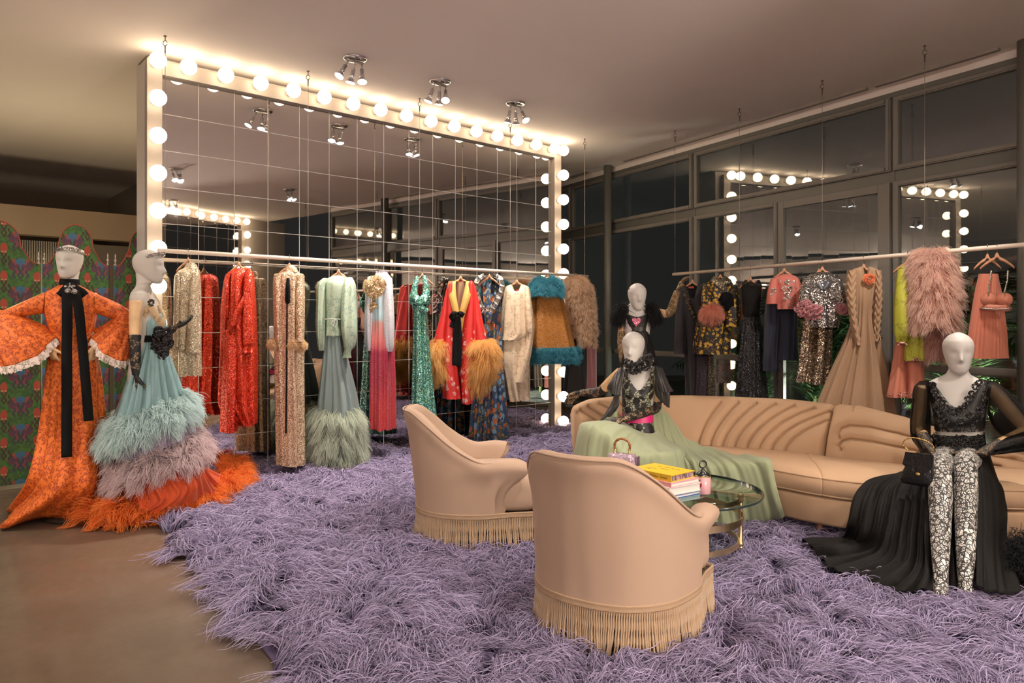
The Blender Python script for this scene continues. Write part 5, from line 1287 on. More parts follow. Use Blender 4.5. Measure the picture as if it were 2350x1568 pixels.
for i, (x, y) in enumerate(((808, 345), (822, 385), (840, 420), (862, 440), (885, 470), (905, 485), (930, 492), (958, 478), (985, 455), (1000, 420), (1020, 390), (1040, 350), (1060, 330), (850, 500), (1010, 510), (880, 540), (960, 540), (1060, 480), (830, 470))): mb = MB(); rosette(mb, front(fb, bodB, x, y), .025, 8, (0, -1, 0), i+40, .3); mb.build('lace_flower', MATS['black_sequin'], MBk, fix=False)
put('sleeve', shell(fb, [(322, 735, 800, .07), (360, 702, 798, .09), (440, 690, 795, .105), (540, 682, 790, .11), (620, 690, 788, .10), (680, 730, 798, .06), (712, 750, 806, .05)], m=36, n=60, folds=5, amp=(.003, .010), seed=3), SB, MBk)
rB = [(1085, 318, 1120, 420, .07, 0, 0), (1150, 330, 1110, 500, .10, 0, 0), (1230, 390, 1150, 590, .12, -.02, 0), (1310, 480, 1240, 660, .12, -.04, 0), (1370, 580, 1330, 700, .11, -.06, 0), (1300, 600, 1290, 705, .09, -.1, 0), (1180, 645, 1200, 715, .065, -.15, 0), (1090, 685, 1110, 725, .045, -.2, 0)]
put('sleeve', shell(fb, rB, m=44, n=60, folds=5, amp=(.003, .008), seed=4), SB, MBk)
put('cuff', shell(fb, [(1240, 618, 1240, 700, .06, -.11, 0), (1150, 655, 1165, 715, .055, -.15, 0), (1075, 685, 1090, 730, .043, -.2, 0)], m=10, n=40, folds=5, amp=(.002, .002)), BBG, MBk)
put('cuff', shell(fb, [(615, 688, 790, .095, -.02, 0), (665, 715, 800, .065, -.04, 0), (710, 752, 812, .05, -.06, 0)], m=10, n=40, folds=5, amp=(.002, .002)), BBG, MBk)
GLB = lace('net_glove', (.02, .016, .013), None, 70, .45, .6, .45)
arm(MBk, fb.L(765, 350, .02), fb.L(728, 560, .05), fb.L(790, 690, -.27), (.72, -.55, -.75), (-.1, -.3, -1), (.8, .4, .1), .22, glove=GLB, gfrom=.80)
arm(MBk, fb.L(1120, 350, .02), fb.L(1322, 590, .02), fb.L(1070, 716, -.26), (-.97, -.1, -.02), (0, -.2, -1), (-.2, -.9, .3), .10, glove=GLB, gfrom=.85)
# the gown: train to the left over the sofa and the rug, right panel, middle
G1 = patch(fb, [[(640, 828, 4.24), (690, 800, 4.14), (740, 772, 4.06), (790, 745, 4.0), (820, 715, 3.98), (860, 705, 3.98)],
                [(520, 838, 4.20), (590, 842, 4.10), (660, 850, 4.0), (730, 850, 3.93), (790, 830, 3.88), (845, 790, 3.87)],
                [(430, 868, 4.12), (520, 890, 4.02), (610, 905, 3.94), (700, 905, 3.88), (765, 900, 3.84), (820, 860, 3.81)],
                [(372, 950, 3.98), (480, 990, 3.9), (585, 1000, 3.84), (685, 1000, 3.79), (755, 1000, 3.75), (812, 990, 3.71)],
                [(335, 1090, 3.95), (450, 1130, 3.84), (560, 1140, 3.76), (665, 1140, 3.69), (740, 1150, 3.64), (806, 1140, 3.59)],
                [(300, 1160, .06), (400, 1215, .07), (520, 1250, .09), (640, 1290, .12), (730, 1300, .10), (808, 1290, .08)],
                [(85, 1172, .03), (170, 1250, .03), (260, 1345, .03), (430, 1400, .03), (590, 1475, .03), (640, 1420, .03)]][:5]+
               [[(300, 1165, 4.10), (410, 1215, 3.88), (525, 1255, 3.74), (640, 1300, 3.60), (730, 1310, 3.55), (812, 1290, 3.52)],
                [(190, 1165, 4.11), (280, 1245, 3.88), (400, 1310, 3.72), (540, 1375, 3.56), (680, 1395, 3.45), (830, 1385, 3.44)],
                [(85, 1172, 4.16), (165, 1245, 3.95), (255, 1345, 3.70), (430, 1400, 3.58), (590, 1475, 3.42), (840, 1450, 3.38)]], nu=110, nv=130, fold=(.022, 8, .5), seed=21)
putp('gown_train', G1, SBd, MBk, .002)
G2 = patch(fb, [[(1020, 735, 3.98), (1060, 715, 4.03), (1095, 700, 4.1), (1112, 695, 4.2)], [(1045, 800, 3.84), (1085, 800, 3.87), (1135, 830, 3.98), (1165, 850, 4.15)], [(1052, 900, 3.76), (1105, 900, 3.8), (1175, 905, 3.92), (1215, 930, 4.1)],
                [(1050, 1060, 3.64), (1120, 1060, 3.68), (1190, 1060, 3.8), (1226, 1060, 4.0)], [(1045, 1240, 3.52), (1125, 1240, 3.55), (1195, 1230, 3.7), (1232, 1190, 3.9)], [(1040, 1440, 3.36), (1140, 1470, 3.34), (1260, 1480, 3.36), (1330, 1440, 3.5)]], nu=70, nv=60, fold=(.014, 3, .5), seed=22)
putp('gown_panel', G2, SBd, MBk, .002)
G3 = patch(fb, [[(880, 770, 3.95), (920, 770, 3.95), (950, 765, 3.95)], [(890, 900, 3.86), (920, 900, 3.86), (955, 900, 3.84)], [(885, 1150, 3.68), (920, 1150, 3.68), (960, 1150, 3.66)], [(870, 1440, 3.46), (920, 1460, 3.44), (1000, 1470, 3.42)]], nu=50, nv=30, fold=(.012, 2, .3), seed=23)
putp('gown_panel', G3, SBd, MBk, .002)
FBK = fur_mat('feather_black', (.006, .006, .007), (.02, .02, .022), .3)
g = np.random.default_rng(8); n = 2600; c0 = np.array([fb.at(1300, 1235+0, 3.72), fb.at(1310, 1300, 3.6), fb.at(1318, 1370, 3.52)])
P = c0[g.integers(0, 3, n)]+g.normal(0, .045, (n, 3)); strands('feather_hem', FBK, MBk, tuft(P, g.normal(0, 1, (n, 3))+np.array([-.2, -.3, 0]), .07, .4, 5, .3, .25, g, .3, 12), .0015, .0006)
# quilted bag on the lap
bag2 = thing('handbag', 'small black quilted chain handbag hanging by the knee of the seated black gown', 'handbag', fb.world(fb.at(735, 800, 3.80)), -fb.az-.35)
mb = MB(); rg = []
for z in np.linspace(-.085, .085, 14):
    q = 1-(abs(z)/.085)**6*.3; w_ = .07+.02*(-z/.085); rg.append([Vector((math.copysign(abs(math.cos(a))**.5, math.cos(a))*w_*q+.018*z/.085, math.copysign(abs(math.sin(a))**.6, math.sin(a))*.032*q, z)) for a in np.linspace(0, 2*PI, 25)[:-1]])
BLL = mat('black_leather', (.008, .008, .008), .28, bump=(60, .5, .01)); mb.loft(rg, True, True, True).build('bag_body', BLL, bag2)
mb = MB(); mb.add([(-.07, -.035, .02), (.08, -.035, .02), (.085, -.033, .088), (-.055, -.033, .088), (.01, -.038, -.035)], [(0, 1, 2, 3), (0, 4, 1)]); mb.build('flap', BLL, bag2, solid=.004, smooth=False)
mb = MB(); pts = spline([(-.05, -.01, .09), (-.075, -.02, .13), (-.03, -.03, .165), (.04, -.03, .16), (.075, -.01, .13), (.06, 0, .09)], 27)
for i in range(26):
    a, b = Vector(pts[i]), Vector(pts[i+1]); mb.tube([a, b], .0042 if i % 2 else .0028, 6)
mb.build('chain', MATS['gold'], bag2); mb = MB(); mb.sphere((.01, -.042, -.02), (.012, .006, .01), 10, 8); mb.build('clasp', MATS['gold'], bag2)

# ---------- standing behind the sofa
fc = Fr(1462, 6.15, cG)
MCk = fc.thing('mannequin', 'standing mannequin in black empire gown with feather sleeves, behind the curved sofa', 'mannequin')
zsC, ztC = fc.L(540, 205).z, fc.L(536, 73).z
figure(MCk, 'body', (fc.L(545, 220).x, 0), zsC, ztC, math.radians(6), math.radians(12), MSH, tilt=.0, k=.72, hk=1.0)
mb = MB(); mb.lathe([(.02, .03), (.02, .9)], seg=14); mb.lathe([(.0, .015), (.15, .015), (.15, .025), (.03, .03)], seg=32); mb.build('stand', MATS['stand_metal'], MCk)
TUL = sheer('black_tulle', (.016, .014, .014), .72, .7)
put('bodice', shell(fc, [(250, 478, 612, .105), (290, 482, 608, .112), (340, 490, 604, .095), (350, 490, 604, .094)], m=14, n=50, folds=5, amp=(0, 0), vneck=(.02, .5, .5)), lace('black_plumetis', (.012, .010, .010), (.05, .045, .04), 40, .6), MCk)
put('sash', shell(fc, [(318, 488, 607, .104), (345, 490, 607, .102)], m=6, n=40, folds=4, amp=(0, 0)), SATIN, MCk)
put('skirt', shell(fc, [(340, 490, 606, .1), (420, 478, 630, .14), (540, 450, 655, .2), (800, 420, 690, .28), (1080, 400, 720, .34), (1200, 395, 725, .36)], m=50, n=90, folds=10, amp=(.002, .025), seed=31), TUL, MCk)
g = np.random.default_rng(12)
for x, sgn in ((468, -1), (618, 1)):
    n = 700; c = np.array(fc.L(x, 215, -.03)); P = c+g.normal(0, .022, (n, 3)); d = g.normal(0, .6, (n, 3))+np.array([sgn*.9, -.3, -.9])
    strands('feather_sleeve', FBK, MCk, tuft(P, d, .12, .5, 5, .25, .2, g, .6, 30), .0022, .0008)
mb = MB()
c = fc.L(541, 290, -.115)
pts = []
for a in np.linspace(0, 2*PI, 40, endpoint=False): pts.append(Vector((.016*math.sin(a)**3*2.2, 0, .0022*(13*math.cos(a)-5*math.cos(2*a)-2*math.cos(3*a)-math.cos(4*a))*1.25)))
mb.prism([p+c for p in pts], (0, -.008, 0), (0, .008, 0)); mb.build('heart_brooch', sequin('pink_sequin', (.62, .10, .22), (.85, .35, .45), 160, .5, .25), MCk, smooth=False, bevel=.003)
GG = lace('gold_glove', (.14, .09, .04), (.38, .24, .12), 60, .55)
arm(MCk, fc.L(610, 235, .02), fc.L(728, 248, .0), fc.L(770, 120, -.06), (.35, -.2, .8), (.9, -.2, -.3), (-.2, -.9, .1), .25, glove=GG, gfrom=.42)
arm(MCk, fc.L(478, 235, .02), fc.L(456, 380, .03), fc.L(462, 520, -.05), (.1, -.1, -1), (.9, .2, 0), (.3, -.9, 0), .3, glove=GG, gfrom=.35)
mb = MB(); mb.sphere(fc.L(504, 108, -.02), .012, 8, 6); mb.build('earring', MATS['stand_metal'], MCk)
# ================================================================ HANGING RAILS
ZR = CZ+(HZ-575)/F*(5.974/(MN.x*-0+1e-9) if False else 1)
def plane_Y(px, dist):
    t = (px-CX)/F; n = -MN; return dist/(n.x*t+n.y)
D1 = DM-.447
ZR = CZ+(HZ-575)/F*plane_Y(365, D1)
def rail1(px): Y = plane_Y(px, D1); return Vector(((px-CX)/F*Y, Y, ZR))
Ya, Yb = (ZR-CZ)*F/(HZ-630), (ZR-CZ)*F/(HZ-562)
Ra, Rb = Vector(((1545-CX)/F*Ya, Ya, ZR)), Vector(((2350-CX)/F*Yb, Yb, ZR))
def rail2(px):
    t = (px-CX)/F; d = Rb-Ra; k = (Ra.x-t*Ra.y)/(t*d.y-d.x); return Ra+d*k
def make_rail(a, b, hooks, label):
    root = thing('hanging_rail', label, 'rail', (a+b)/2); m = (a+b)/2
    mb = MB(); mb.tube([a-m, b-m], .0175, 18); mb.build('pole', MATS['rail_paint'], root)
    for h in hooks:
        h = h-m; top = HC-ZR
        mb = MB(); mb.tube([h+Vector((0, 0, .016)), h+Vector((0, 0, top-.13))], .0022, 6); mb.build('wire', MATS['wire'], root)
        q = MB(); q.tube([h+Vector((.016*math.cos(t_), 0, top-.055+.02*math.sin(t_))) for t_ in np.linspace(.2, 6.0, 18)], .003, 6); q.tube([h+Vector((0, 0, top-.035)), h+Vector((0, 0, top))], .004, 6); q.lathe([(.012, 0), (.012, -.004)], c=h+Vector((0, 0, top)), seg=12)
        q.tube([h+Vector((0, 0, top-.075)), h+Vector((0, 0, top-.13))], .0055, 8); q.build('ceiling_hook', MATS['hook_metal'], root)
    return root
make_rail(rail1(362), rail1(1349), [rail1(x) for x in (379, 707, 963, 1171, 1342)], 'long pale hanging rail on wires in front of the tiled mirror')
rb_end = Rb+(Rb-Ra).normalized()*1.3
make_rail(Ra, rb_end, [rail2(x) for x in (1549, 1697, 1887, 2122)]+[rb_end-(Rb-Ra).normalized()*.1], 'pale hanging rail on wires along the dark windows')
hook_curve = spline([(0, -.012, .004), (0, -.021, .012), (0, -.017, .024), (0, 0, .029), (0, .018, .022), (0, .020, .006), (0, .004, -.02), (0, 0, -.045), (0, 0, -.085)], 30)
hook_me = MB().tube(hook_curve, .0026, 7).mesh('hook', MATS['hook_metal'])
def hanger_mesh(w, drop=.10):
    mb = MB(); rg = []
    for i in range(25):
        q = i/24*2-1; x = q*w/2; z = -drop*abs(q)**1.7*.55-.02*abs(q); th = .011+.010*abs(q)**2; hh = .030-.008*abs(q); y = .02*abs(q)**2
        if abs(q) < .16: z += .022*(1-(q/.16)**2); hh += .012*(1-(q/.16)**2)
        rg.append([Vector((x, y+th*math.cos(a), z-.008+hh*.5*math.sin(a))) for a in np.linspace(0, 2*PI, 13)[:-1]])
    return mb.loft(rg, True, True, True).mesh('shoulder_bar', MATS['hanger_wood'])
hang_me = {w: hanger_mesh(w*.62) for w in (.28, .34, .40)}
HANG_GROUP = 'wooden hangers on the rails'
def hanger(px, rail, label, ytop=None, w=.34, turn=0, wood=True):
    """a wooden hanger on the rail in column px"""
    p = rail(px); az = math.atan((px-CX)/F)
    r = thing('clothes_hanger', label, 'hanger', p, -az+turn, HANG_GROUP)
    bar = hang_me[w] if wood else None
    py = (ytop-0) if ytop else None
    dz = -.095 if py is None else (CZ+(HZ-py)/F*p.y)-p.z
    o = link('shoulder_bar', hang_me[w], r, (0, 0, dz)); h = link('hook', hook_me, r)
    if dz < -.105:
        mb = MB(); mb.tube([(0, 0, -.08), (0, 0, dz+.01)], .0026, 6); mb.build('hook_stem', MATS['hook_metal'], r)
    return r
class Gm:
    """one garment on the rail: its frame and top-level object"""
    def __init__(s, px, rail, conv, name, label, cat, hy=None, w=.34, hl=None, turn=0, yoff=0, hang=True):
        p = rail(px); s.f = Fr(px, p.y+yoff, conv)
        if hang: hanger(px, rail, hl or ('wooden hanger holding the '+label.replace(',', ' with').split(' with')[0].split(' beside')[0].split(' behind')[0].split(' at the')[0].split(' over')[0]), hy, w, turn)
        s.o = s.f.thing(name, label, cat, 'clothes hanging on the rails')
    def sh(s, name, rows, mt, **k): S = shell(s.f, rows, **k); put(name, S, mt, s.o); return S
RNG = np.random.default_rng(77)
AMPK = 1.75
def pom(gm, name, m, c, R, n, L, r=.0011, down=.2, yo=-.10, core=None):
    """a ball of fur or feathers around c, radii R (px)"""
    a = gm.f.L(c[0], c[1], yo); rx = abs(gm.f.L(c[0]+R[0], c[1], yo).x-a.x); rz = abs(gm.f.L(c[0], c[1]+R[1], yo).z-a.z); ry = (rx+rz)/2*.9
    d = norm(RNG.normal(0, 1, (n, 3))); idx = np.arange(n)//10*10; P = np.array(a)+d[idx]*np.array([rx, ry, rz])*.75+RNG.normal(0, .006, (n, 3))
    q = MB(); q.sphere(a, (rx*.8, ry*.8, rz*.8), 14, 10); q.build(name+'_core' if False else name, core or m, gm.o)
    return strands(name, m, gm.o, tuft(P, d[idx]-np.array([0, 0, down]), L, .4, 5, .35, .15, RNG, .3, 10), r, r*.3)
R1, R2 = rail1, rail2
# ---- long rail, from the left
CREAM = sequin('cream_sequin', (.56, .44, .28), (.80, .70, .50), 190, .35, .35, None, .45)
G = Gm(432, R1, cA, 'sequin_dress', 'cream beaded dress with jacket, first on the long rail', 'dress', 600, .28)
G.sh('dress', [(300, 130, 250, .10), (480, 120, 262, .14), (700, 114, 265, .16), (862, 117, 263, .17)], CREAM, m=40, folds=6, amp=(.003, .014), seed=1, jag=.015)
G.sh('jacket', [(200, 172, 250, .06), (225, 126, 262, .11), (262, 112, 267, .14), (420, 106, 268, .16), (560, 104, 268, .175), (700, 108, 258, .18)], CREAM, m=40, folds=5, amp=(.002, .010), seed=2, jag=.015)
G.sh('sleeve', [(228, 226, 262, .05, -.07, 0), (290, 205, 269, .07, -.1, 0), (500, 196, 268, .075, -.13, 0), (722, 180, 262, .08, -.15, 0)], CREAM, m=30, n=40, folds=3, amp=(.001, .006), seed=3, jag=.01)
G.sh('sleeve', [(235, 116, 150, .05, -.06, 0), (300, 106, 150, .07, -.08, 0), (690, 102, 140, .07, -.11, 0)], CREAM, m=30, n=40, folds=3, amp=(.001, .006), seed=4)
G.sh('collar', [(172, 185, 232, .045), (188, 176, 246, .06), (212, 165, 258, .085)], CREAM, m=14, n=50, folds=5, amp=(.004, .004), seed=5)
REDS = sequin('red_sequin', (.72, .028, .012), (.95, .11, .03), 170, .35, .3, None, .4)
G = Gm(548, R1, cA, 'sequin_gown', 'bright red orange draped sequin gown with long sleeves', 'gown', 609, .28)
G.sh('gown', [(208, 480, 575, .06), (228, 450, 590, .10), (262, 430, 593, .13), (420, 416, 598, .16), (600, 415, 601, .17), (720, 417, 606, .17), (900, 412, 608, .18), (1040, 410, 609, .18), (1100, 440, 608, .17), (1166, 505, 605, .13)], REDS, m=70, n=110, folds=7, amp=(.001, .012, .018, .02), seed=6, twist=1.4, jag=.02)
G.sh('skirt_panel', [(620, 420, 520, .09, -.08, 0), (900, 409, 515, .10, -.10, 0), (1100, 403, 505, .10, -.10, 0), (1218, 399, 495, .09, -.1, 0)], REDS, m=40, n=50, folds=4, amp=(.004, .012), seed=7)
G.sh('sleeve', [(212, 555, 590, .05, -.08, 0), (300, 535, 598, .08, -.11, 0), (520, 528, 601, .085, -.15, 0), (660, 530, 601, .08, -.17, 0), (690, 538, 592, .055, -.17, 0), (722, 520, 598, .085, -.17, 0)], REDS, m=40, n=50, folds=5, amp=(.001, .008), seed=8, jag=.015)
G.sh('sleeve', [(240, 428, 460, .05, -.05, 0), (400, 414, 452, .07, -.06, 0), (690, 414, 440, .06, -.06, 0)], REDS, m=30, n=40, folds=3, amp=(.001, .006), seed=9)
mb = MB()
for k in range(6): ribbon(mb, [G.f.L(590-k*7, 300+k*18, -.135), G.f.L(535-k*6, 400+k*20, -.19), G.f.L(485-k*3, 490+k*14, -.2), G.f.L(440, 540+k*9, -.165)], [.012, .03, .034, .012], .018, 30)
mb.build('drape', REDS, G.o)
TWEED = sequin('peach_tweed', (.60, .38, .23), (.84, .68, .48), 130, .22, .45, None, .35)
FOX = fur_mat('fox_fur', (.62, .36, .16), (.92, .68, .42), .15)
G = Gm(664, R1, cA, 'tweed_coat_dress', 'long peach tweed coat dress with fur cuffs and black neck ribbon', 'dress', 612, .34)
COAT = G.sh('coat', [(222, 800, 865, .06), (240, 760, 890, .09), (258, 735, 910, .12), (420, 733, 914, .15), (640, 737, 910, .16), (900, 742, 911, .16), (1200, 748, 913, .165), (1416, 756, 916, .17)], TWEED, m=60, n=100, folds=8, amp=(.001, .008, .010, .012), seed=10)
G.sh('collar', [(190, 802, 852, .05), (205, 797, 868, .065), (232, 790, 880, .08)], TWEED, m=12, n=40, folds=4, amp=(.002, .002))
G.sh('sleeve', [(250, 728, 768, .05, -.04, 0), (420, 726, 768, .065, -.06, 0), (660, 735, 768, .06, -.08, 0)], TWEED, m=20, n=36, folds=3, amp=(.001, .003))
G.sh('sleeve', [(250, 862, 917, .06, -.05, 0), (420, 852, 915, .075, -.09, 0), (660, 855, 908, .07, -.12, 0)], TWEED, m=20, n=36, folds=3, amp=(.001, .003))
pom(G, 'fur_cuff', FOX, (722, 674), (34, 32), 2600, .026, .0006, .0, -.10); pom(G, 'fur_cuff', FOX, (845, 676), (36, 34), 2600, .026, .0006, 0, -.15); pom(G, 'fur_cuff', FOX, (890, 684), (40, 34), 2600, .026, .0006, 0, -.14)
mb = MB(); f = G.f
q_ = lambda x, y, o=.010: front(f, COAT, x, y, o)
ribbon(mb, [q_(812, 268), q_(806, 330), q_(803, 405), q_(812, 420), q_(820, 400), q_(818, 330), q_(815, 268)], .020); ribbon(mb, [q_(812, 266), q_(810, 340), q_(808, 420), q_(807, 560), q_(806, 700), q_(805, 850), q_(803, 1000), q_(800, 1230)], .012, .004, 60)
mb.build('ribbon', BV, G.o); mb = MB(); mb.sphere(f.L(813, 262, -.105), .012, 10, 8); mb.build('button', MATS['crystal'], G.o)
MINT = lace('mint_lace', (.42, .52, .39), (.26, .36, .28), 50, .62)
MCH = cloth('grey_blue_chiffon', (.24, .31, .30), .8, .35, 40, .14, .2, .25, (1, 1, .05))
FS_ = fur_mat('feather_sage', (.34, .38, .29), (.72, .78, .64), .22)
G = Gm(777, R1, cA, 'feather_gown', 'mint lace gown with puff sleeves and a broad sage feather hem', 'gown', 626, .34)
G.sh('skirt', [(600, 1045, 1145, .12), (700, 1040, 1158, .14), (850, 1026, 1190, .18), (1050, 1005, 1232, .22), (1250, 990, 1245, .25), (1380, 995, 1240, .25)], MCH, m=50, n=110, folds=9, amp=(.004, .022), seed=11)
G.sh('bodice', [(252, 1092, 1150, .05), (275, 1050, 1195, .09), (318, 1034, 1205, .13), (450, 1040, 1180, .135), (540, 1044, 1142, .13), (632, 1040, 1152, .14)], MINT, m=40, n=80, folds=6, amp=(.001, .004), seed=12, scal=.02)
G.sh('sleeve', [(268, 1030, 1060, .05, -.02, 0), (310, 995, 1052, .08, -.03, 0), (420, 992, 1046, .09, -.04, 0), (560, 989, 1040, .10, -.05, 0), (660, 998, 1035, .08, -.05, 0), (716, 1008, 1032, .04, -.05, 0)], MINT, m=40, n=50, folds=6, amp=(.003, .006), seed=13)
G.sh('sleeve', [(262, 1160, 1210, .06, -.03, 0), (315, 1148, 1232, .10, -.06, 0), (450, 1140, 1236, .115, -.09, 0), (580, 1142, 1243, .12, -.11, 0), (680, 1160, 1232, .09, -.12, 0), (716, 1168, 1205, .05, -.12, 0), (760, 1145, 1205, .06, -.12, 0)], MINT, m=40, n=50, folds=6, amp=(.003, .007), seed=14)
mb = MB(); f = G.f
ribbon(mb, [f.L(1042, 522, -.14), f.L(1090, 520, -.155), f.L(1140, 522, -.14)], .010); ribbon(mb, [f.L(1105, 522, -.155), f.L(1085, 545, -.16), f.L(1095, 560, -.16), f.L(1108, 525, -.156), f.L(1120, 540, -.16), f.L(1104, 575, -.16)], .007); ribbon(mb, [f.L(1118, 258, -.06), f.L(1122, 285, -.09), f.L(1128, 300, -.10)], .007)
mb.build('cord', mat('pale_cord', (.55, .60, .52), .6), G.o)
HEMS = shell(G.f, [(1070, 1005, 1230, .20), (1150, 985, 1245, .245), (1280, 970, 1255, .27), (1385, 985, 1245, .26)], m=20, n=80, folds=8, amp=(.01, .02), seed=15)
fur('feather_hem', HEMS, FS_, G.o, 13000, .115, 0, 1, .75, .0013, .5, .28, .25, 6, .45, 16)
t_ = None
OMB = ombre('ombre_lace', [(0, (.60, .62, .70)), (.14, (.50, .66, .72)), (.30, (.42, .62, .66)), (.335, (.66, .32, .28)), (.46, (.72, .18, .17)), (.53, (.58, .08, .10)), (.56, (.36, .006, .045)), (.78, (.34, .005, .03)), (1, (.42, .012, .018))], -.02+1.75, .55, .55, (.75, .45, .45), 190)
WDOT = ombre('white_dotted', [(0, (.66, .64, .68)), (1, (.62, .61, .66))], 1.8, .9, .6, (.16, .14, .18), 75)
GROSE = sequin('gold_rose', (.62, .44, .20), (.80, .50, .36), 120, .5, .35)
G = Gm(875, R1, cB, 'ombre_gown', 'long gown shaded from white and sky blue to crimson with gold flower brooch', 'gown', 628, .28)
G.sh('gown', [(238, 150, 236, .05), (262, 115, 258, .09), (300, 98, 268, .12), (520, 112, 262, .14), (640, 116, 262, .14), (870, 104, 273, .15), (1150, 102, 280, .16), (1432, 100, 280, .17)], OMB, m=70, n=100, folds=8, amp=(.001, .008, .012), seed=16, jag=.02)
for rows, sd in (([(262, 82, 122, .05, -.03, 0), (340, 66, 122, .075, -.05, 0), (600, 56, 118, .09, -.07, 0), (770, 62, 106, .075, -.07, 0), (836, 78, 100, .035, -.07, 0)], 1), ([(258, 205, 262, .06, -.04, 0), (340, 203, 276, .085, -.07, 0), (600, 206, 288, .10, -.1, 0), (780, 218, 284, .08, -.11, 0), (842, 232, 275, .045, -.11, 0)], 2)):
    G.sh('sleeve', rows, WDOT, m=36, n=50, folds=4, amp=(.001, .006), seed=sd)
G.sh('collar', [(212, 142, 236, .05), (226, 150, 226, .045), (248, 138, 248, .07)], WDOT, m=14, n=70, folds=12, amp=(.006, .003), seed=3)
mb = MB(); f = G.f; rosette(mb, f.L(130, 335, -.16), .115, 22, (0, -1, 0), 5, .2); rosette(mb, f.L(130, 335, -.185), .06, 12, (0, -1, 0), 9, .3); mb.sphere(f.L(130, 335, -.18), .02, 10, 8); rosette(mb, f.L(112, 372, -.17), .06, 14, (-.2, -1, 0), 6, .45); rosette(mb, f.L(122, 480, -.16), .045, 10, (0, -1, 0), 7, .4)
ruffle(mb, [f.L(135, 400, -.155), f.L(145, 450, -.155), f.L(128, 500, -.155), f.L(120, 540, -.155)], .035, .018, 4, 60); mb.build('flower_brooch', GROSE, G.o)
MERM = sequin('mermaid_sequin', (.08, .34, .30), (.36, .74, .62), 140, .6, .25, lambda t: t.ramp(t.noise(60, 3), [(.30, (.06, .24, .36)), (.45, (.10, .40, .33)), (.58, (.30, .58, .30)), (.70, (.62, .62, .14))]), .5)
G = Gm(969, R1, cB, 'halter_gown', 'green and teal mermaid sequin halter gown with a bow at the bust', 'gown', 634, .34)
G.sh('gown', [(395, 430, 548, .09), (440, 425, 556, .12), (500, 428, 554, .12), (560, 442, 545, .115), (610, 438, 548, .12), (900, 432, 570, .14), (1200, 424, 598, .16), (1420, 420, 622, .18), (1560, 418, 640, .19)], MERM, m=70, n=100, folds=7, amp=(.001, .006, .014), seed=17, vneck=(.03, .3, .1))
mb = MB(); f = G.f
ribbon(mb, [f.L(470, 255, -.05), f.L(458, 300, -.09), f.L(446, 370, -.11), f.L(440, 425, -.13)], [.035, .05, .07, .09], .006); ribbon(mb, [f.L(522, 245, -.05), f.L(532, 300, -.09), f.L(538, 370, -.11), f.L(535, 425, -.13)], [.035, .05, .07, .09], .006); mb.build('halter_strap', MERM, G.o)
mb = MB(); ribbon(mb, [f.L(430, 480, -.12), f.L(455, 440, -.155), f.L(490, 465, -.165), f.L(525, 440, -.155), f.L(552, 480, -.12)], [.07, .12, .04, .12, .07], .012, 40); ribbon(mb, [f.L(490, 462, -.17), f.L(505, 500, -.16), f.L(545, 535, -.14)], [.03, .06, .07], .008); mb.sphere(f.L(490, 465, -.17), .02, 10, 8); mb.build('bow', MERM, G.o)
# kimono
KIM = floral('kimono_red', (.66, .026, .022), [((.60, .020, .018), 1.2, .30)], 60, .5, bump=.1)
t = NT('kimono_embroidered'); v = t.obj(); z = t.sep(v)[2]
low = t.M('MULTIPLY', t.M('LESS_THAN', t.M('ADD', z, t.M('MULTIPLY', t.noise(6, 2), .5)), 1.50), 1)
w_ = t.vm('ADD', v, t.n('VectorMath', {'operation': 'SCALE'}, i0=t.noise(40, 2, v, out=1), Scale=.03).outputs[0])
fl = t.M('MULTIPLY', t.M('LESS_THAN', t.vor(13, w_), .30), low); fl2 = t.M('MULTIPLY', t.M('LESS_THAN', t.vor(34, t.vm('ADD', w_, (3, 2, 1))), .22), low)
c = t.mix(fl2, (.66, .026, .022), (.28, .22, .10)); c = t.mix(fl, c, t.ramp(t.vor(60, v), [(.1, (.78, .60, .54)), (.5, (.80, .40, .36)), (.8, (.62, .12, .10))]))
MATS['kimono_emb'] = t.done(t.bsdf(Base_Color=c, Roughness=.5, Normal=t.bump(fl, .3, .004))); KE = MATS['kimono_emb']
OCH = mat('ochre_silk', (.66, .36, .09), .5, bump=(60, .1)); TAN = cloth('tan_lining', (.46, .30, .18), .8, .4, 60, .15, .1, .1, (1, 1, .04))
FO2 = fur_mat('feather_apricot', (1.0, .50, .13), (1.0, .64, .24), .2)
G = Gm(1057, R1, cB, 'kimono_robe', 'red embroidered kimono robe with ochre collar and apricot feather cuffs', 'robe', 640, .40)
G.sh('back', [(292, 745, 880, .03, .07, 0), (330, 712, 905, .04, .07, 0), (600, 690, 925, .05, .07, 0), (1000, 672, 930, .05, .07, 0), (1205, 680, 905, .05, .07, 0)], KE, m=40, n=60, folds=4, amp=(.001, .008), seed=18)
G.sh('lining', [(300, 765, 855, .02, .01, 0), (560, 770, 835, .02, .01, 0), (820, 770, 825, .02, .01, 0), (1030, 778, 815, .02, .01, 0)], TAN, m=30, n=60, folds=6, amp=(.001, .008), seed=19)
G.sh('front_panel', [(296, 725, 745, .05, -.05, 0), (340, 706, 752, .06, -.07, 0), (560, 684, 775, .07, -.09, 0), (800, 668, 772, .08, -.10, 0), (1000, 670, 780, .09, -.10, 0), (1210, 678, 800, .09, -.1, 0)], KE, m=40, n=60, folds=4, amp=(.001, .010), seed=20)
G.sh('front_panel', [(290, 880, 900, .05, -.05, 0), (340, 862, 918, .06, -.07, 0), (560, 830, 935, .07, -.09, 0), (800, 808, 935, .08, -.10, 0), (1000, 802, 925, .09, -.1, 0), (1248, 818, 898, .09, -.1, 0)], KE, m=40, n=60, folds=4, amp=(.001, .010), seed=21)
mb = MB(); f = G.f
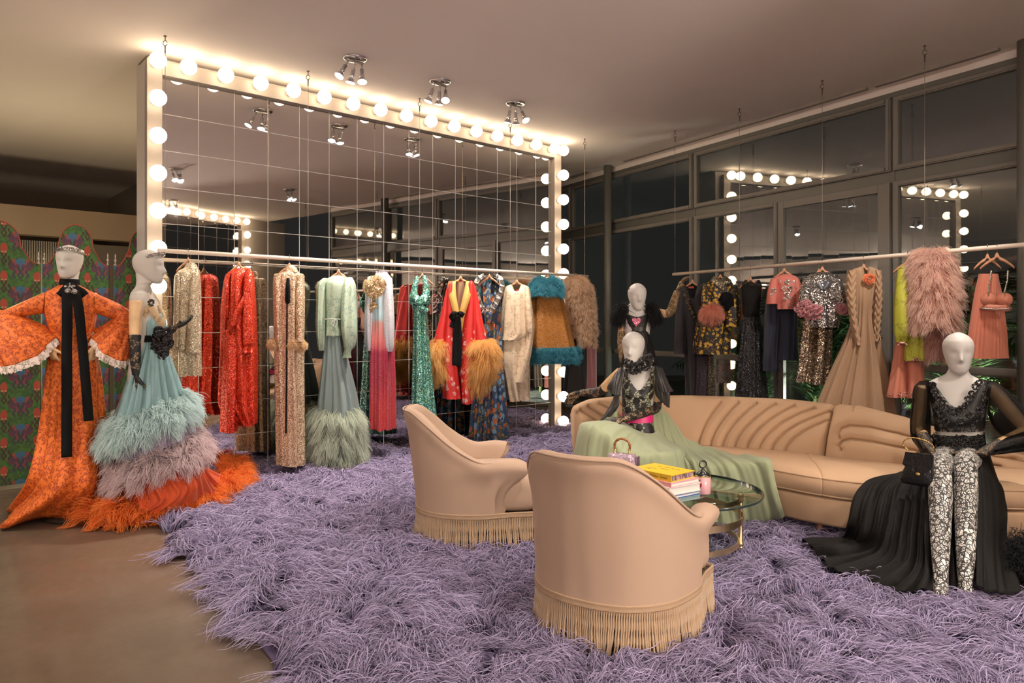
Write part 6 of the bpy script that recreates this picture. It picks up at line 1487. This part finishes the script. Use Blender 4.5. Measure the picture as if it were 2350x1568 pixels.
ribbon(mb, [f.L(775, 300, .02), f.L(742, 300, -.08), f.L(745, 400, -.145), f.L(760, 480, -.17), f.L(778, 560, -.18), f.L(800, 700, -.185)], [.07, .075, .075, .07, .06, .03], .006, 50, (1, 0, .1)); ribbon(mb, [f.L(850, 300, .02), f.L(876, 300, -.08), f.L(858, 400, -.145), f.L(838, 480, -.17), f.L(818, 560, -.18), f.L(806, 700, -.185)], [.07, .075, .075, .07, .06, .03], .006, 50, (1, 0, -.1)); mb.build('collar_band', OCH, G.o)
mb = MB(); ribbon(mb, [f.L(782, 550, -.2), f.L(755, 545, -.225), f.L(735, 570, -.21), f.L(760, 590, -.2), f.L(790, 560, -.21)], .045, .005, 30); ribbon(mb, [f.L(785, 555, -.2), f.L(805, 545, -.22), f.L(832, 562, -.2)], [.03, .05, .055], .005); ribbon(mb, [f.L(780, 560, -.21), f.L(752, 600, -.2), f.L(738, 655, -.2)], [.03, .04, .05], .005)
ribbon(mb, [f.L(786, 560, -.21), f.L(772, 700, -.205), f.L(764, 830, -.21), f.L(762, 950, -.22)], .055, .004); ribbon(mb, [f.L(788, 560, -.21), f.L(798, 700, -.205), f.L(798, 830, -.21), f.L(794, 962, -.22)], .05, .004); mb.build('velvet_bow', BV, G.o)
G.sh('sleeve', [(312, 705, 735, .04, -.02, 0), (420, 678, 725, .06, -.03, 0), (560, 648, 712, .07, -.05, 0), (700, 608, 690, .08, -.06, 0), (770, 594, 690, .09, -.06, 0)], KE, m=30, n=50, folds=3, amp=(.001, .006), seed=22)
G.sh('sleeve', [(308, 880, 912, .04, -.02, 0), (420, 892, 945, .06, -.03, 0), (560, 905, 970, .07, -.05, 0), (700, 920, 1000, .08, -.06, 0), (770, 915, 1015, .09, -.06, 0)], KE, m=30, n=50, folds=3, amp=(.001, .006), seed=23)
for rows, n in (([(745, 605, 680, .10, -.06, 0), (850, 592, 685, .11, -.07, 0), (950, 615, 680, .09, -.07, 0), (1040, 650, 672, .04, -.07, 0)], 4500), ([(750, 905, 1040, .11, -.10, 0), (830, 900, 1075, .13, -.12, 0), (920, 900, 1060, .13, -.12, 0), (1010, 900, 1010, .10, -.12, 0), (1100, 900, 935, .05, -.12, 0)], 7500)):
    S = shell(f, rows, m=16, n=50, folds=4, amp=(.004, .01)); put('feather_cuff', S, FO2, G.o); fur('feather_cuff', S, FO2, G.o, int(n*.7), .10, 0, 1, .55, .0014, .8, .35, .4, 7, .5, 14)
# floral ruffle dress
FLO = floral('floral_print', (.030, .055, .115), [((.10, .12, .07), .7, .34), ((.17, .29, .43), .55, .36), ((.42, .11, .03), .5, .33), ((.30, .22, .05), .9, .26), ((.03, .05, .10), 1.6, .2)], 27, .75, (1, 1, .8), .4)
G = Gm(1123, R1, cB, 'floral_dress', 'dark blue floral ruffle dress behind the red kimono', 'dress', 636, .34, yoff=.10)
G.sh('dress', [(300, 965, 1110, .05), (420, 972, 1120, .10), (600, 985, 1114, .13), (625, 982, 1112, .125), (650, 985, 1116, .13), (900, 958, 1128, .17), (1100, 930, 1140, .2), (1300, 900, 1154, .23), (1512, 888, 1163, .25)], FLO, m=70, n=120, folds=12, amp=(.002, .006, .016, .024), seed=24)
RUF = floral('ruffle_print', (.48, .44, .36), [((.10, .16, .30), .8, .34), ((.36, .20, .08), .5, .24), ((.06, .09, .16), 1.5, .2)], 60, .7)
mb = MB(); f = G.f
P_ = [f.L(1005, 265, -.05), f.L(960, 290, -.09), f.L(945, 350, -.12), f.L(958, 420, -.14), f.L(985, 490, -.16), f.L(1015, 525, -.17)]; Q_ = [f.L(1060, 262, -.05), f.L(1105, 290, -.09), f.L(1110, 350, -.12), f.L(1085, 420, -.14), f.L(1050, 480, -.16), f.L(1020, 525, -.17)]
ruffle(mb, P_, .055, .035, 8, 200); ruffle(mb, Q_[::-1], .055, .035, 8, 200); ruffle(mb, P_, .035, .03, 7, 160, dirv=(0, -1, .4)); ruffle(mb, Q_, .035, .03, 7, 160, dirv=(0, -1, .4)); mb.build('ruffle', RUF, G.o, solid=.003)
mb = MB(); ribbon(mb, [f.L(1085, 270, -.05), f.L(1070, 262, -.07), f.L(1062, 330, -.1), f.L(1060, 380, -.12)], .04); mb.build('velvet_tie', BV, G.o)
# cream lace
CLA = lace('cream_lace', (.66, .52, .36), (.46, .34, .22), 44, .66, .65)
G = Gm(1186, R1, cB, 'lace_suit', 'cream lace jacket over matching lace dress beside the floral dress', 'suit', 648, .40)
G.sh('dress', [(700, 1130, 1345, .13), (900, 1120, 1342, .15), (1080, 1150, 1342, .14), (1216, 1182, 1340, .13)], CLA, m=40, n=80, folds=7, amp=(.006, .014), seed=25, jag=.02)
G.sh('jacket', [(318, 1190, 1300, .05), (340, 1152, 1338, .10), (400, 1140, 1352, .135), (560, 1124, 1352, .16), (700, 1115, 1360, .17), (760, 1114, 1300, .17)], CLA, m=40, n=90, folds=6, amp=(.001, .008), seed=26, vneck=(.10, .42, .4), scal=.02)
G.sh('sleeve', [(345, 1300, 1346, .06, -.05, 0), (500, 1305, 1368, .08, -.09, 0), (650, 1315, 1380, .085, -.11, 0), (740, 1330, 1370, .06, -.12, 0), (900, 1290, 1345, .06, -.12, 0), (1080, 1225, 1300, .05, -.12, 0)], CLA, m=36, n=50, folds=4, amp=(.001, .006), seed=27)
f = G.f; beads('button', [f.L(1232, 450+i*26, -.175) for i in range(9)], .006, mat('pearl', (.75, .62, .45), .25, coat=.5), G.o)
mb = MB(); mb.box(f.L(1255, 368, -.02), (.04, .004, .028)); mb.build('label', mat('label_red', (.45, .06, .03), .6), G.o, smooth=False)
# cape
SUE = floral('suede_stars', (.36, .135, .018), [((.30, .105, .012), .8, .34), ((.62, .52, .42), 1.5, .15), ((.30, .42, .52), 1.3, .14)], 40, .85, bump=.15)
FBL = fur_mat('fur_turquoise', (.04, .22, .30), (.11, .44, .55), .2)
G = Gm(1255, R1, cB, 'fur_trim_cape', 'tan suede cape with turquoise fur collar and hem', 'cape', 634, .40)
CP = G.sh('cape', [(290, 1420, 1540, .07), (340, 1375, 1585, .13), (430, 1360, 1605, .16), (600, 1354, 1645, .19), (800, 1346, 1692, .22), (860, 1344, 1705, .23)], SUE, m=50, n=120, folds=6, amp=(.001, .020), seed=28)
HM = shell(G.f, [(808, 1346, 1700, .235), (860, 1340, 1722, .25), (930, 1340, 1726, .245)], m=10, n=90, folds=6, amp=(.02, .02), seed=28); put('fur_hem', HM, FBL, G.o); fur('fur_hem', HM, FBL, G.o, 14000, .038, 0, 1, .25, .0010, .25, .3, .1, 4, .4, 8)
CO = shell(G.f, [(268, 1445, 1515, .06, -.02, 0), (295, 1380, 1580, .13, -.03, 0), (360, 1350, 1600, .17, -.05, 0), (410, 1352, 1596, .18, -.06, 0)], m=16, n=90, folds=4, amp=(.006, .006), seed=4, vneck=(.05, .3, .8)); put('fur_collar', CO, FBL, G.o); fur('fur_collar', CO, FBL, G.o, 11000, .050, 0, 1, .35, .0010, .3, .35, .12, 4, .45, 10)
# fur jacket, black skirt, pink coat
FBR = fur_mat('fur_blond', (.62, .38, .22), (.98, .72, .50), .3)
G = Gm(1322, R1, cB, 'fur_jacket', 'blond fur jacket at the far end of the long rail', 'jacket', 634, .40)
JK = G.sh('jacket', [(272, 1665, 1735, .06), (300, 1625, 1795, .12), (420, 1635, 1828, .16), (600, 1650, 1842, .17), (715, 1668, 1850, .16)], FBR, m=30, n=80, folds=5, amp=(.002, .012), seed=30)
fur('fur', JK, FBR, G.o, 12000, .055, 0, 1, .6, .0011, .3, .3, .12, 5, .45, 10)
SL2 = G.sh('sleeve', [(330, 1760, 1822, .07, -.08, 0), (500, 1745, 1845, .10, -.11, 0), (650, 1740, 1858, .11, -.12, 0), (800, 1748, 1855, .10, -.12, 0)], FBR, m=24, n=50, folds=3, amp=(.002, .006), seed=31); fur('fur', SL2, FBR, G.o, 7000, .055, 0, 1, .6, .0011, .3, .3, .12, 5, .45, 10)
LP = G.sh('lapel', [(275, 1660, 1760, .07, -.08, 0), (350, 1655, 1790, .10, -.12, 0), (480, 1640, 1760, .08, -.14, 0), (600, 1660, 1720, .05, -.14, 0)], FBR, m=20, n=50, folds=3, amp=(.002, .006), seed=32); fur('fur', LP, FBR, G.o, 5000, .06, 0, 1, .5, .0011, .3, .35, .12, 5, .45, 10)
G2_ = Gm(1318, R1, cB, 'velvet_skirt', 'black velvet midi skirt hung under the blond fur jacket', 'skirt', None, .28, 'hidden hanger of the black velvet skirt below the fur jacket', yoff=.06)
G2_.sh('skirt', [(640, 1680, 1775, .08), (700, 1668, 1780, .09), (900, 1642, 1785, .11), (1150, 1616, 1784, .13)], mat('black_velvet_skirt', (.014, .011, .010), .8, sheen=.3), m=30, n=70, folds=6, amp=(.003, .014), seed=33)
PINK = cloth('rose_cloth', (.50, .22, .22), .75, .2, 30, .1, .2, .1)
G = Gm(1343, R1, cB, 'pink_coat', 'long dusty pink coat behind the fur jacket at the rail end', 'coat', 640, .28, yoff=.22)
G.sh('coat', [(310, 1790, 1835, .05), (340, 1770, 1855, .08), (500, 1770, 1867, .10), (830, 1772, 1867, .11), (1150, 1770, 1868, .12)], PINK, m=30, n=60, folds=5, amp=(.001, .008), seed=34)

# ---- window rail, from the left
BLKR = cloth('black_crepe', (.022, .019, .024), .7, .3, 60, .3, .25, .05, (1, 1, .06))
GOLDP = floral('black_gold', (.016, .013, .013), [((.34, .22, .07), 1.3, .30), ((.45, .33, .14), 2.2, .2)], 60, .5, metal=.2)
G = Gm(1589, R2, cD, 'robe_dress', 'black robe dress with gold scalloped neckline, first on the window rail', 'dress', 648, .34)
G.sh('dress', [(812, 800, 905, .06), (850, 775, 945, .11), (1010, 800, 962, .14), (1200, 812, 972, .15), (1445, 822, 984, .16), (1620, 825, 990, .17)], BLKR, m=50, n=90, folds=8, amp=(.001, .014), seed=40, vneck=(.22, .4, .35))
G.sh('sleeve', [(830, 770, 815, .06, -.02, 0), (1000, 758, 815, .075, -.05, 0), (1205, 752, 820, .08, -.06, 0)], BLKR, m=24, n=40, folds=3, amp=(.001, .006), seed=41)
mb = MB(); f = G.f; ruffle(mb, [f.L(815, 812, -.05), f.L(830, 870, -.11), f.L(855, 940, -.135), f.L(880, 1000, -.15)], .05, .010, 6, 90); ruffle(mb, [f.L(880, 1000, -.15), f.L(905, 930, -.135), f.L(930, 870, -.11), f.L(940, 825, -.05)], .05, .010, 6, 90)
mb.build('scallop_edge', GOLDP, G.o, solid=.003); mb = MB(); ribbon(mb, [f.L(925, 1010, -.155), f.L(930, 1200, -.165), f.L(935, 1440, -.175)], .035, .004); mb.build('beaded_panel', GOLDP, G.o)
mb = MB(); mb.box(f.L(848, 832, -.01), (.06, .004, .022)); mb.build('label', MATS['label_red'], G.o, smooth=False)
BROC = floral('gold_brocade', (.018, .014, .014), [((.55, .32, .03), .8, .40), ((.40, .20, .02), 1.6, .25), ((.02, .016, .016), 2.4, .2)], 30, .55, metal=.15)
FCO = fur_mat('feather_coral', (.85, .25, .17), (1.0, .48, .34), .2)
G = Gm(1653, R2, cD, 'brocade_coat', 'short black and gold brocade coat with coral feather cuffs', 'coat', 636, .34)
G.sh('coat', [(785, 965, 1058, .05), (820, 930, 1085, .11), (900, 925, 1095, .15), (1000, 900, 1075, .17), (1100, 880, 1062, .18), (1206, 867, 1058, .19)], BROC, m=44, n=90, folds=6, amp=(.001, .014), seed=42, vneck=(.07, .35, .25))
G.sh('sleeve', [(820, 1055, 1108, .06, -.05, 0), (920, 1050, 1125, .09, -.12, 0), (1000, 1045, 1122, .09, -.14, 0), (1056, 1040, 1112, .08, -.15, 0)], BROC, m=24, n=44, folds=3, amp=(.001, .006), seed=43)
G.sh('sleeve', [(810, 915, 960, .06, -.05, 0), (900, 900, 975, .09, -.11, 0), (950, 905, 985, .08, -.14, 0)], BROC, m=20, n=44, folds=3, amp=(.001, .004), seed=44)
G.sh('collar', [(770, 975, 1045, .05), (800, 955, 1075, .09, -.01, 0), (850, 985, 1050, .06, -.06, 0)], sequin('crystal_collar', (.35, .30, .2), (.75, .68, .5), 130, .8, .2, None, .5), m=14, n=60, folds=4, amp=(.002, .002), seed=45, vneck=(.03, .4, .6))
pom(G, 'feather_cuff', FCO, (963, 965), (52, 38), 3200, .085, .0013, .75, -.20); pom(G, 'feather_cuff', FCO, (1120, 955), (12, 32), 1200, .05, .0012, .6, -.10)
mb = MB(); f = G.f; ribbon(mb, [f.L(1012, 885, -.17), f.L(1045, 900, -.2), f.L(1070, 960, -.21)], [.08, .16, .08], .012); mb.build('velvet_flower', BV, G.o)
GT = Gm(1648, R2, cD, 'floral_trousers', 'dark floral trousers with gold beading under the brocade coat', 'trousers', None, .28, 'second hanger behind the brocade coat', yoff=.10)
GT.sh('trouser_leg', [(1150, 880, 965, .08), (1300, 878, 962, .08), (1450, 874, 960, .085), (1560, 872, 960, .09)], floral('plum_print', (.03, .022, .032), [((.10, .06, .10), 1, .3)], 50), m=24, n=50, folds=4, amp=(.003, .008), seed=46)
GT.sh('trouser_leg', [(1150, 930, 985, .08, -.03, 0), (1300, 928, 985, .08, -.03, 0), (1450, 926, 985, .085, -.03, 0), (1560, 925, 988, .09, -.03, 0)], GOLDP, m=24, n=50, folds=4, amp=(.003, .008), seed=47)
TULS = sequin('starry_tulle', (.014, .013, .015), (.05, .045, .05), 120, .3, .5, None, .5)
G = Gm(1722, R2, cD, 'starry_gown', 'black starry tulle gown with sheer bodice and belt', 'gown', 642, .34)
G.sh('bodice', [(790, 1150, 1232, .05), (830, 1132, 1244, .09), (985, 1140, 1234, .11)], sheer('dark_mesh', (.014, .012, .012), .62, .7), m=24, n=70, folds=5, amp=(.001, .003), seed=48, vneck=(.10, .4, .5))
G.sh('skirt', [(995, 1142, 1232, .11), (1100, 1130, 1242, .13), (1250, 1118, 1252, .17), (1490, 1102, 1268, .2), (1600, 1098, 1272, .21)], TULS, m=44, n=90, folds=9, amp=(.003, .016), seed=49)
G.sh('belt', [(982, 1141, 1234, .115), (1000, 1141, 1234, .117)], BV, m=5, n=50, folds=4, amp=(0, 0))
CORT = floral('coral_tweed', (.66, .19, .15), [((.74, .28, .22), 2.5, .3), ((.55, .13, .11), 2, .2)], 90, .75, bump=.5)
SILV = sequin('silver_embroidery', (.55, .45, .38), (.85, .75, .66), 160, .7, .25, None, .4)
G = Gm(1800, R2, cD, 'cropped_top', 'coral tweed cropped top with silver flower embroidery', 'top', 622, .34)
TOP = G.sh('top', [(760, 1362, 1412, .05), (780, 1310, 1448, .09), (830, 1322, 1466, .12), (900, 1328, 1460, .13), (956, 1335, 1446, .13)], CORT, m=30, n=70, folds=5, amp=(.001, .006), seed=50)
G.sh('sleeve', [(785, 1295, 1340, .05, -.04, 0), (860, 1274, 1342, .08, -.07, 0), (926, 1270, 1336, .08, -.08, 0)], CORT, m=16, n=40, folds=3, amp=(.001, .003)); G.sh('sleeve', [(790, 1415, 1458, .05, -.02, 0), (860, 1420, 1472, .07, -.04, 0), (938, 1425, 1472, .07, -.04, 0)], CORT, m=16, n=40, folds=3, amp=(.001, .003))
mb = MB(); f = G.f; g = random.Random(5)
for i, (x, y, R) in enumerate(((1390, 805, .035), (1372, 840, .03), (1405, 840, .032), (1388, 870, .035), (1375, 900, .022), (1405, 895, .02), (1395, 930, .018), (1312, 850, .032), (1302, 875, .02), (1345, 800, .014), (1425, 800, .014), (1440, 840, .012))): mb = MB(); rosette(mb, front(f, TOP, x, y) if x > 1350 else f.L(x, y, -.155), R, 8, (0, -1, 0), i, .2); mb.build('embroidered_flower', SILV, G.o, fix=False)
beads('bead', [front(f, TOP, 1345+g.random()*95, 785+g.random()*160, 0) for i in range(40)], .004, SILV, G.o)
pass
NAVY = mat('navy_velvet', (.010, .013, .036), .75, sheen=.4)
G = Gm(1791, R2, cD, 'velvet_trousers', 'navy velvet trousers hung behind the coral cropped top', 'trousers', None, .34, 'wooden hanger behind the coral top', yoff=.12)
G.sh('trouser_leg', [(900, 1268, 1362, .08), (1000, 1260, 1358, .09), (1150, 1256, 1350, .09), (1300, 1250, 1345, .10)], NAVY, m=30, n=60, folds=5, amp=(.003, .010), seed=51); G.sh('trouser_leg', [(900, 1350, 1440, .08), (1000, 1350, 1440, .09), (1150, 1346, 1438, .09), (1240, 1340, 1438, .10)], NAVY, m=30, n=60, folds=5, amp=(.003, .010), seed=52)
SIL = sequin('silver_sequin', (.36, .34, .32), (.78, .74, .70), 120, .9, .22, None, .5)
GS = sequin('pale_gold_sequin', (.42, .32, .22), (.75, .62, .48), 110, .85, .25, None, .5)
PRO = cloth('pink_petals', (.62, .26, .28), .8, .1)
G = Gm(1887, R2, cC, 'sequin_jacket', 'silver sequin jacket with pink petal cuffs', 'jacket', 620, .40)
G.sh('jacket', [(958, 240, 298, .05), (978, 200, 335, .10), (1050, 180, 352, .14), (1130, 200, 342, .145), (1188, 226, 336, .14)], SIL, m=36, n=80, folds=6, amp=(.001, .012), seed=53)
G.sh('sleeve', [(985, 188, 232, .06, -.04, 0), (1040, 172, 230, .08, -.07, 0), (1100, 168, 235, .08, -.09, 0)], SIL, m=20, n=40, folds=3, amp=(.001, .004), seed=54); G.sh('sleeve', [(985, 312, 350, .06, -.03, 0), (1040, 320, 362, .08, -.05, 0), (1100, 330, 372, .08, -.06, 0)], SIL, m=20, n=40, folds=3, amp=(.001, .004), seed=55)
mb = MB(); f = G.f; ribbon(mb, [f.L(245, 975, -.06), f.L(250, 1000, -.11), f.L(268, 1030, -.14)], [.03, .07, .02], .01); ribbon(mb, [f.L(295, 975, -.06), f.L(292, 1000, -.11), f.L(275, 1030, -.14)], [.03, .07, .02], .01); mb.build('collar', mat('pewter_satin', (.16, .16, .18), .35, .5), G.o)
mb = MB(); g = random.Random(9)
for c_, R_, nn, yy in (((218, 1112), (56, 34), 22, -.17), ((358, 1110), (20, 32), 10, -.11)):
    mb = MB()
    for i in range(nn): a = g.uniform(0, 6.3); q = math.sqrt(g.random()); rosette(mb, f.L(c_[0]+R_[0]*q*math.cos(a), c_[1]+R_[1]*q*math.sin(a), yy-.05*(1-q)), .042, 9, (math.cos(a)*q*.8, -1, -math.sin(a)*q*.8), i, .5)
    mb.build('petal_cuff', PRO, G.o, fix=False)
G = Gm(1879, R2, cC, 'sequin_trousers', 'pale gold sequin trousers below the silver jacket', 'trousers', None, .34, 'wooden hanger behind the silver jacket', yoff=.10)
G.sh('trouser_leg', [(1150, 190, 255, .09), (1250, 176, 245, .10), (1350, 168, 232, .10), (1416, 162, 222, .10)], GS, m=30, n=60, folds=5, amp=(.003, .010), seed=56); G.sh('trouser_leg', [(1150, 240, 312, .09), (1250, 236, 308, .10), (1350, 228, 304, .10), (1426, 220, 300, .10)], GS, m=30, n=60, folds=5, amp=(.003, .010), seed=57)
BLU = sheer('blush_tulle', (.56, .36, .22), .86, .8, 120)
G = Gm(1982, R2, cC, 'tulle_gown', 'blush pleated tulle gown with ruched sleeves and an orange flower', 'gown', 614, .34)
G.sh('gown', [(935, 425, 475, .045), (958, 388, 505, .09), (1060, 395, 488, .12), (1140, 395, 480, .11), (1230, 375, 492, .15), (1400, 302, 522, .22), (1568, 238, 548, .30), (1720, 215, 565, .34)], BLU, m=80, n=160, folds=15, amp=(.001, .003, .018, .032), seed=58, vneck=(.14, .22, .3))
for rows, sd in (([(950, 374, 412, .05, -.05, 0), (1050, 370, 410, .07, -.09, 0), (1150, 385, 412, .065, -.12, 0), (1262, 408, 430, .06, -.14, 0)], 1), ([(950, 488, 515, .05, -.03, 0), (1050, 490, 520, .07, -.05, 0), (1150, 485, 515, .065, -.06, 0), (1246, 482, 506, .06, -.07, 0)], 2)):
    S = shell(G.f, rows, m=60, n=50, folds=4, amp=(.001, .005), seed=sd); zz = np.linspace(0, 1, 60)[:, None]; cen = S.mean(1, keepdims=True); S = S+norm(S-cen)*(.007*np.sin(zz*60+3*np.sin(np.arange(50)*.4)))[:, :, None]; put('sleeve', S, BLU, G.o)
mb = MB(); rosette(mb, G.f.L(466, 985, -.13), .055, 14, (.2, -1, 0), 3, .5); mb.build('flower', cloth('orange_petals', (.80, .22, .09), .8), G.o)
CHA = lace('chartreuse_lattice', (.46, .46, .045), (.33, .32, .03), 30, .62)
COR = cloth('coral_wool', (.72, .25, .16), .8, .1, 20)
G = Gm(2083, R2, cC, 'chartreuse_jacket', 'chartreuse beaded jacket with coral trousers beside the pink feather coat', 'jacket', 602, .34)
G.sh('jacket', [(930, 600, 650, .05), (955, 588, 685, .10), (1100, 605, 700, .14), (1200, 606, 702, .15), (1325, 603, 704, .15)], CHA, m=36, n=70, folds=5, amp=(.001, .008), seed=60)
G.sh('sleeve', [(945, 582, 636, .06, -.05, 0), (1080, 568, 640, .10, -.09, 0), (1200, 572, 640, .09, -.11, 0), (1250, 585, 625, .06, -.11, 0)], CHA, m=24, n=44, folds=3, amp=(.001, .006), seed=61)
f = G.f; g = random.Random(3); beads('trim_bead', [f.L(605+i*5+g.uniform(-1, 1), 1318+g.uniform(0, 12), -.16+.00006*(i*5-50)**2) for i in range(20)]+[f.L(586+i*4, 1248+g.uniform(0, 14), -.17) for i in range(10)], .009, sequin('coral_bead', (.62, .25, .2), (.85, .62, .5), 90, .4, .3), G.o)
G.sh('trouser_leg', [(1200, 580, 630, .08, .03, 0), (1300, 570, 625, .085, .03, 0), (1400, 555, 620, .09, .03, 0), (1478, 538, 614, .10, .03, 0)], COR, m=24, n=50, folds=4, amp=(.002, .008), seed=62); G.sh('trouser_leg', [(1250, 612, 695, .09, .03, 0), (1380, 613, 696, .095, .03, 0), (1480, 612, 698, .10, .03, 0)], COR, m=24, n=50, folds=4, amp=(.002, .008), seed=63)
beads('trim_bead', [f.L(540+i*5, 1466+g.uniform(-8, 8), -.07) for i in range(15)]+[f.L(614+i*5, 1468+g.uniform(-8, 8), -.08) for i in range(17)], .006, MATS['coral_bead'], G.o)
FPK = fur_mat('feather_pink', (.85, .48, .38), (1.0, .72, .60), .2); FDP = fur_mat('feather_dusty', (.60, .30, .25), (.82, .50, .42), .2)
G = Gm(2135, R2, cC, 'feather_coat', 'pale pink ostrich feather coat, largest on the window rail', 'coat', 600, .40)
S = shell(G.f, [(868, 690, 760, .06), (900, 662, 795, .12), (1000, 650, 812, .17), (1100, 646, 822, .18), (1190, 655, 815, .17)], m=30, n=70, folds=4, amp=(.002, .01), seed=64); put('coat', S, FPK, G.o); fur('feathers', S, FPK, G.o, 15000, .085, 0, 1, .75, .0012, .3, .3, .2, 6, .5, 18)
S = shell(G.f, [(1160, 690, 775, .09, .05, 0), (1320, 700, 772, .09, .05, 0)], m=10, n=40, folds=3, amp=(.002, .004)); put('feather_skirt', S, FDP, G.o); fur('feather_skirt', S, FDP, G.o, 3500, .07, 0, 1, 1.2, .0012, .2, .3, .2, 5, .5, 14)
G = Gm(2266, R2, cC, 'pleated_skirt', 'coral pleated mini skirt on the window rail', 'skirt', 592, .28)
S = shell(G.f, [(965, 922, 1004, .07), (1045, 906, 1018, .09), (1200, 884, 1036, .13), (1316, 868, 1044, .15)], m=30, n=160, folds=4, amp=(0, 0)); th = np.linspace(0, 1, 160, endpoint=False); saw = ((th*30) % 1)-.5; cen = S.mean(1, keepdims=True); zz = np.linspace(0, 1, 30)[:, None]
S = S+norm((S-cen)*np.array([1, 1, 0]))*(saw[None, :]*.022*np.clip(zz*2-.3, 0, 1))[:, :, None]; put('skirt', S, COR, G.o)
G = Gm(2288, R2, cC, 'bralette', 'coral satin bralette with beaded straps over the pleated skirt', 'bra', 590, .34, yoff=-.05)
mb = MB(); f = G.f
for x in (965, 1030): mb.lathe([(.052, 0), (.047, .012), (.034, .025), (.017, .034), (.003, .038)], c=f.L(x, 1072, -.075), seg=20, M=Matrix.Rotation(PI/2, 3, 'X'))
mb.build('cup', cloth('coral_satin', (.74, .27, .17), .45), G.o); mb = MB(); ribbon(mb, [f.L(938, 1100, .03), f.L(945, 1102, -.08), f.L(990, 1106, -.10), f.L(1040, 1106, -.09), f.L(1052, 1100, .0)], .045, .006); mb.build('band', MATS['coral_satin'], G.o)
mb = MB(); ribbon(mb, [f.L(975, 950, -.0), f.L(968, 1000, -.05), f.L(962, 1045, -.12)], .010); ribbon(mb, [f.L(1045, 950, .0), f.L(1040, 1000, -.05), f.L(1028, 1045, -.12)], .010); mb.build('strap', SILV, G.o)
f = G.f; beads('trim_bead', [f.L(940+i*6, 1112+abs(i-9)*-.4, -.115+.0003*abs(i-9)**2) for i in range(19)], .006, MATS['crystal'], G.o)

# ================================================================ GARDEN
LEAF = NT('leaf'); t = LEAF; c = t.mix(t.noise(5, 3), (.022, .050, .016), (.065, .115, .04)); MATS['leaf'] = t.done(t.mixsh(.3, t.bsdf(Base_Color=c, Roughness=.4), t.n('BsdfTranslucent', Color=c).outputs[0]))
mat('stem_green', (.07, .09, .03), .6)
def frond_mesh(L, n, wl, seed):
    g = random.Random(seed); mb = MB(); sp = spline([(0, 0, 0), (L*.22, 0, L*.35), (L*.55, 0, L*.48), (L*.9, 0, L*.30)], 30)
    for i in range(n):
        q = .12+.86*i/n; p = Vector(sp[int(q*29)]); tg = Vector(sp[min(29, int(q*29)+1)]-sp[max(0, int(q*29)-1)]).normalized()
        for s in (-1, 1):
            ll = L*.42*math.sin(PI*(.15+.8*q))*g.uniform(.8, 1.1); d = (tg*.75+Vector((0, s, 0))*.75+Vector((0, 0, -.15-.3*g.random()))).normalized(); sd = d.cross(Vector((0, 0, 1))).normalized()*wl
            mid = p+d*ll*.45+Vector((0, 0, .02)); tip = p+d*ll+Vector((0, 0, -.10*ll)); mb.add([p, mid+sd, tip, mid-sd], [(0, 1, 2, 3)])
    me = mb.mesh('frond', MATS['leaf'], fix=False); return me, sp
fm = [frond_mesh(1.15, 26, .014, k)[0] for k in range(4)]
for i, (px, off, nf, sc, lab) in enumerate(((1650, -.75, 14, .85, 'leafy palm outside the window behind the brocade coat'), (1725, -1.1, 16, 1.05, 'leafy palm outside behind the starry black gown'), (1800, -.7, 16, .95, 'leafy palm outside behind the navy trousers'), (1870, -1.2, 16, 1.1, 'leafy palm outside behind the gold sequin trousers'), (2090, -.8, 12, .7, 'small palm outside behind the coral trousers'), (1500, -1.5, 12, 1.0, 'dim palm outside behind the standing black mannequin'), (1920, -2.2, 14, 1.5, 'tall palm farther out in the garden'), (1580, -2.6, 14, 1.5, 'tall palm farther out, dimly lit'))):
    p = window_pt(window_s(px), off); r = thing('garden_palm', lab, 'plant', (p.x, p.y, .0), 0, 'palms in the dark garden'); g = random.Random(i)
    mb = MB(); mb.tube([(0, 0, -.02), (0, 0, .2*sc), (.01, 0, .45*sc)], [.05, .04, .03], 8); mb.build('trunk', MATS['stem_green'], r)
    for k in range(nf):
        o = link('frond', fm[k % 4], r, (0, 0, g.uniform(.15, .5)*sc), (0, -g.uniform(.0, .75), k*2.399+g.random())); o.scale = [sc*g.uniform(.8, 1.15)]*3
make_rug()
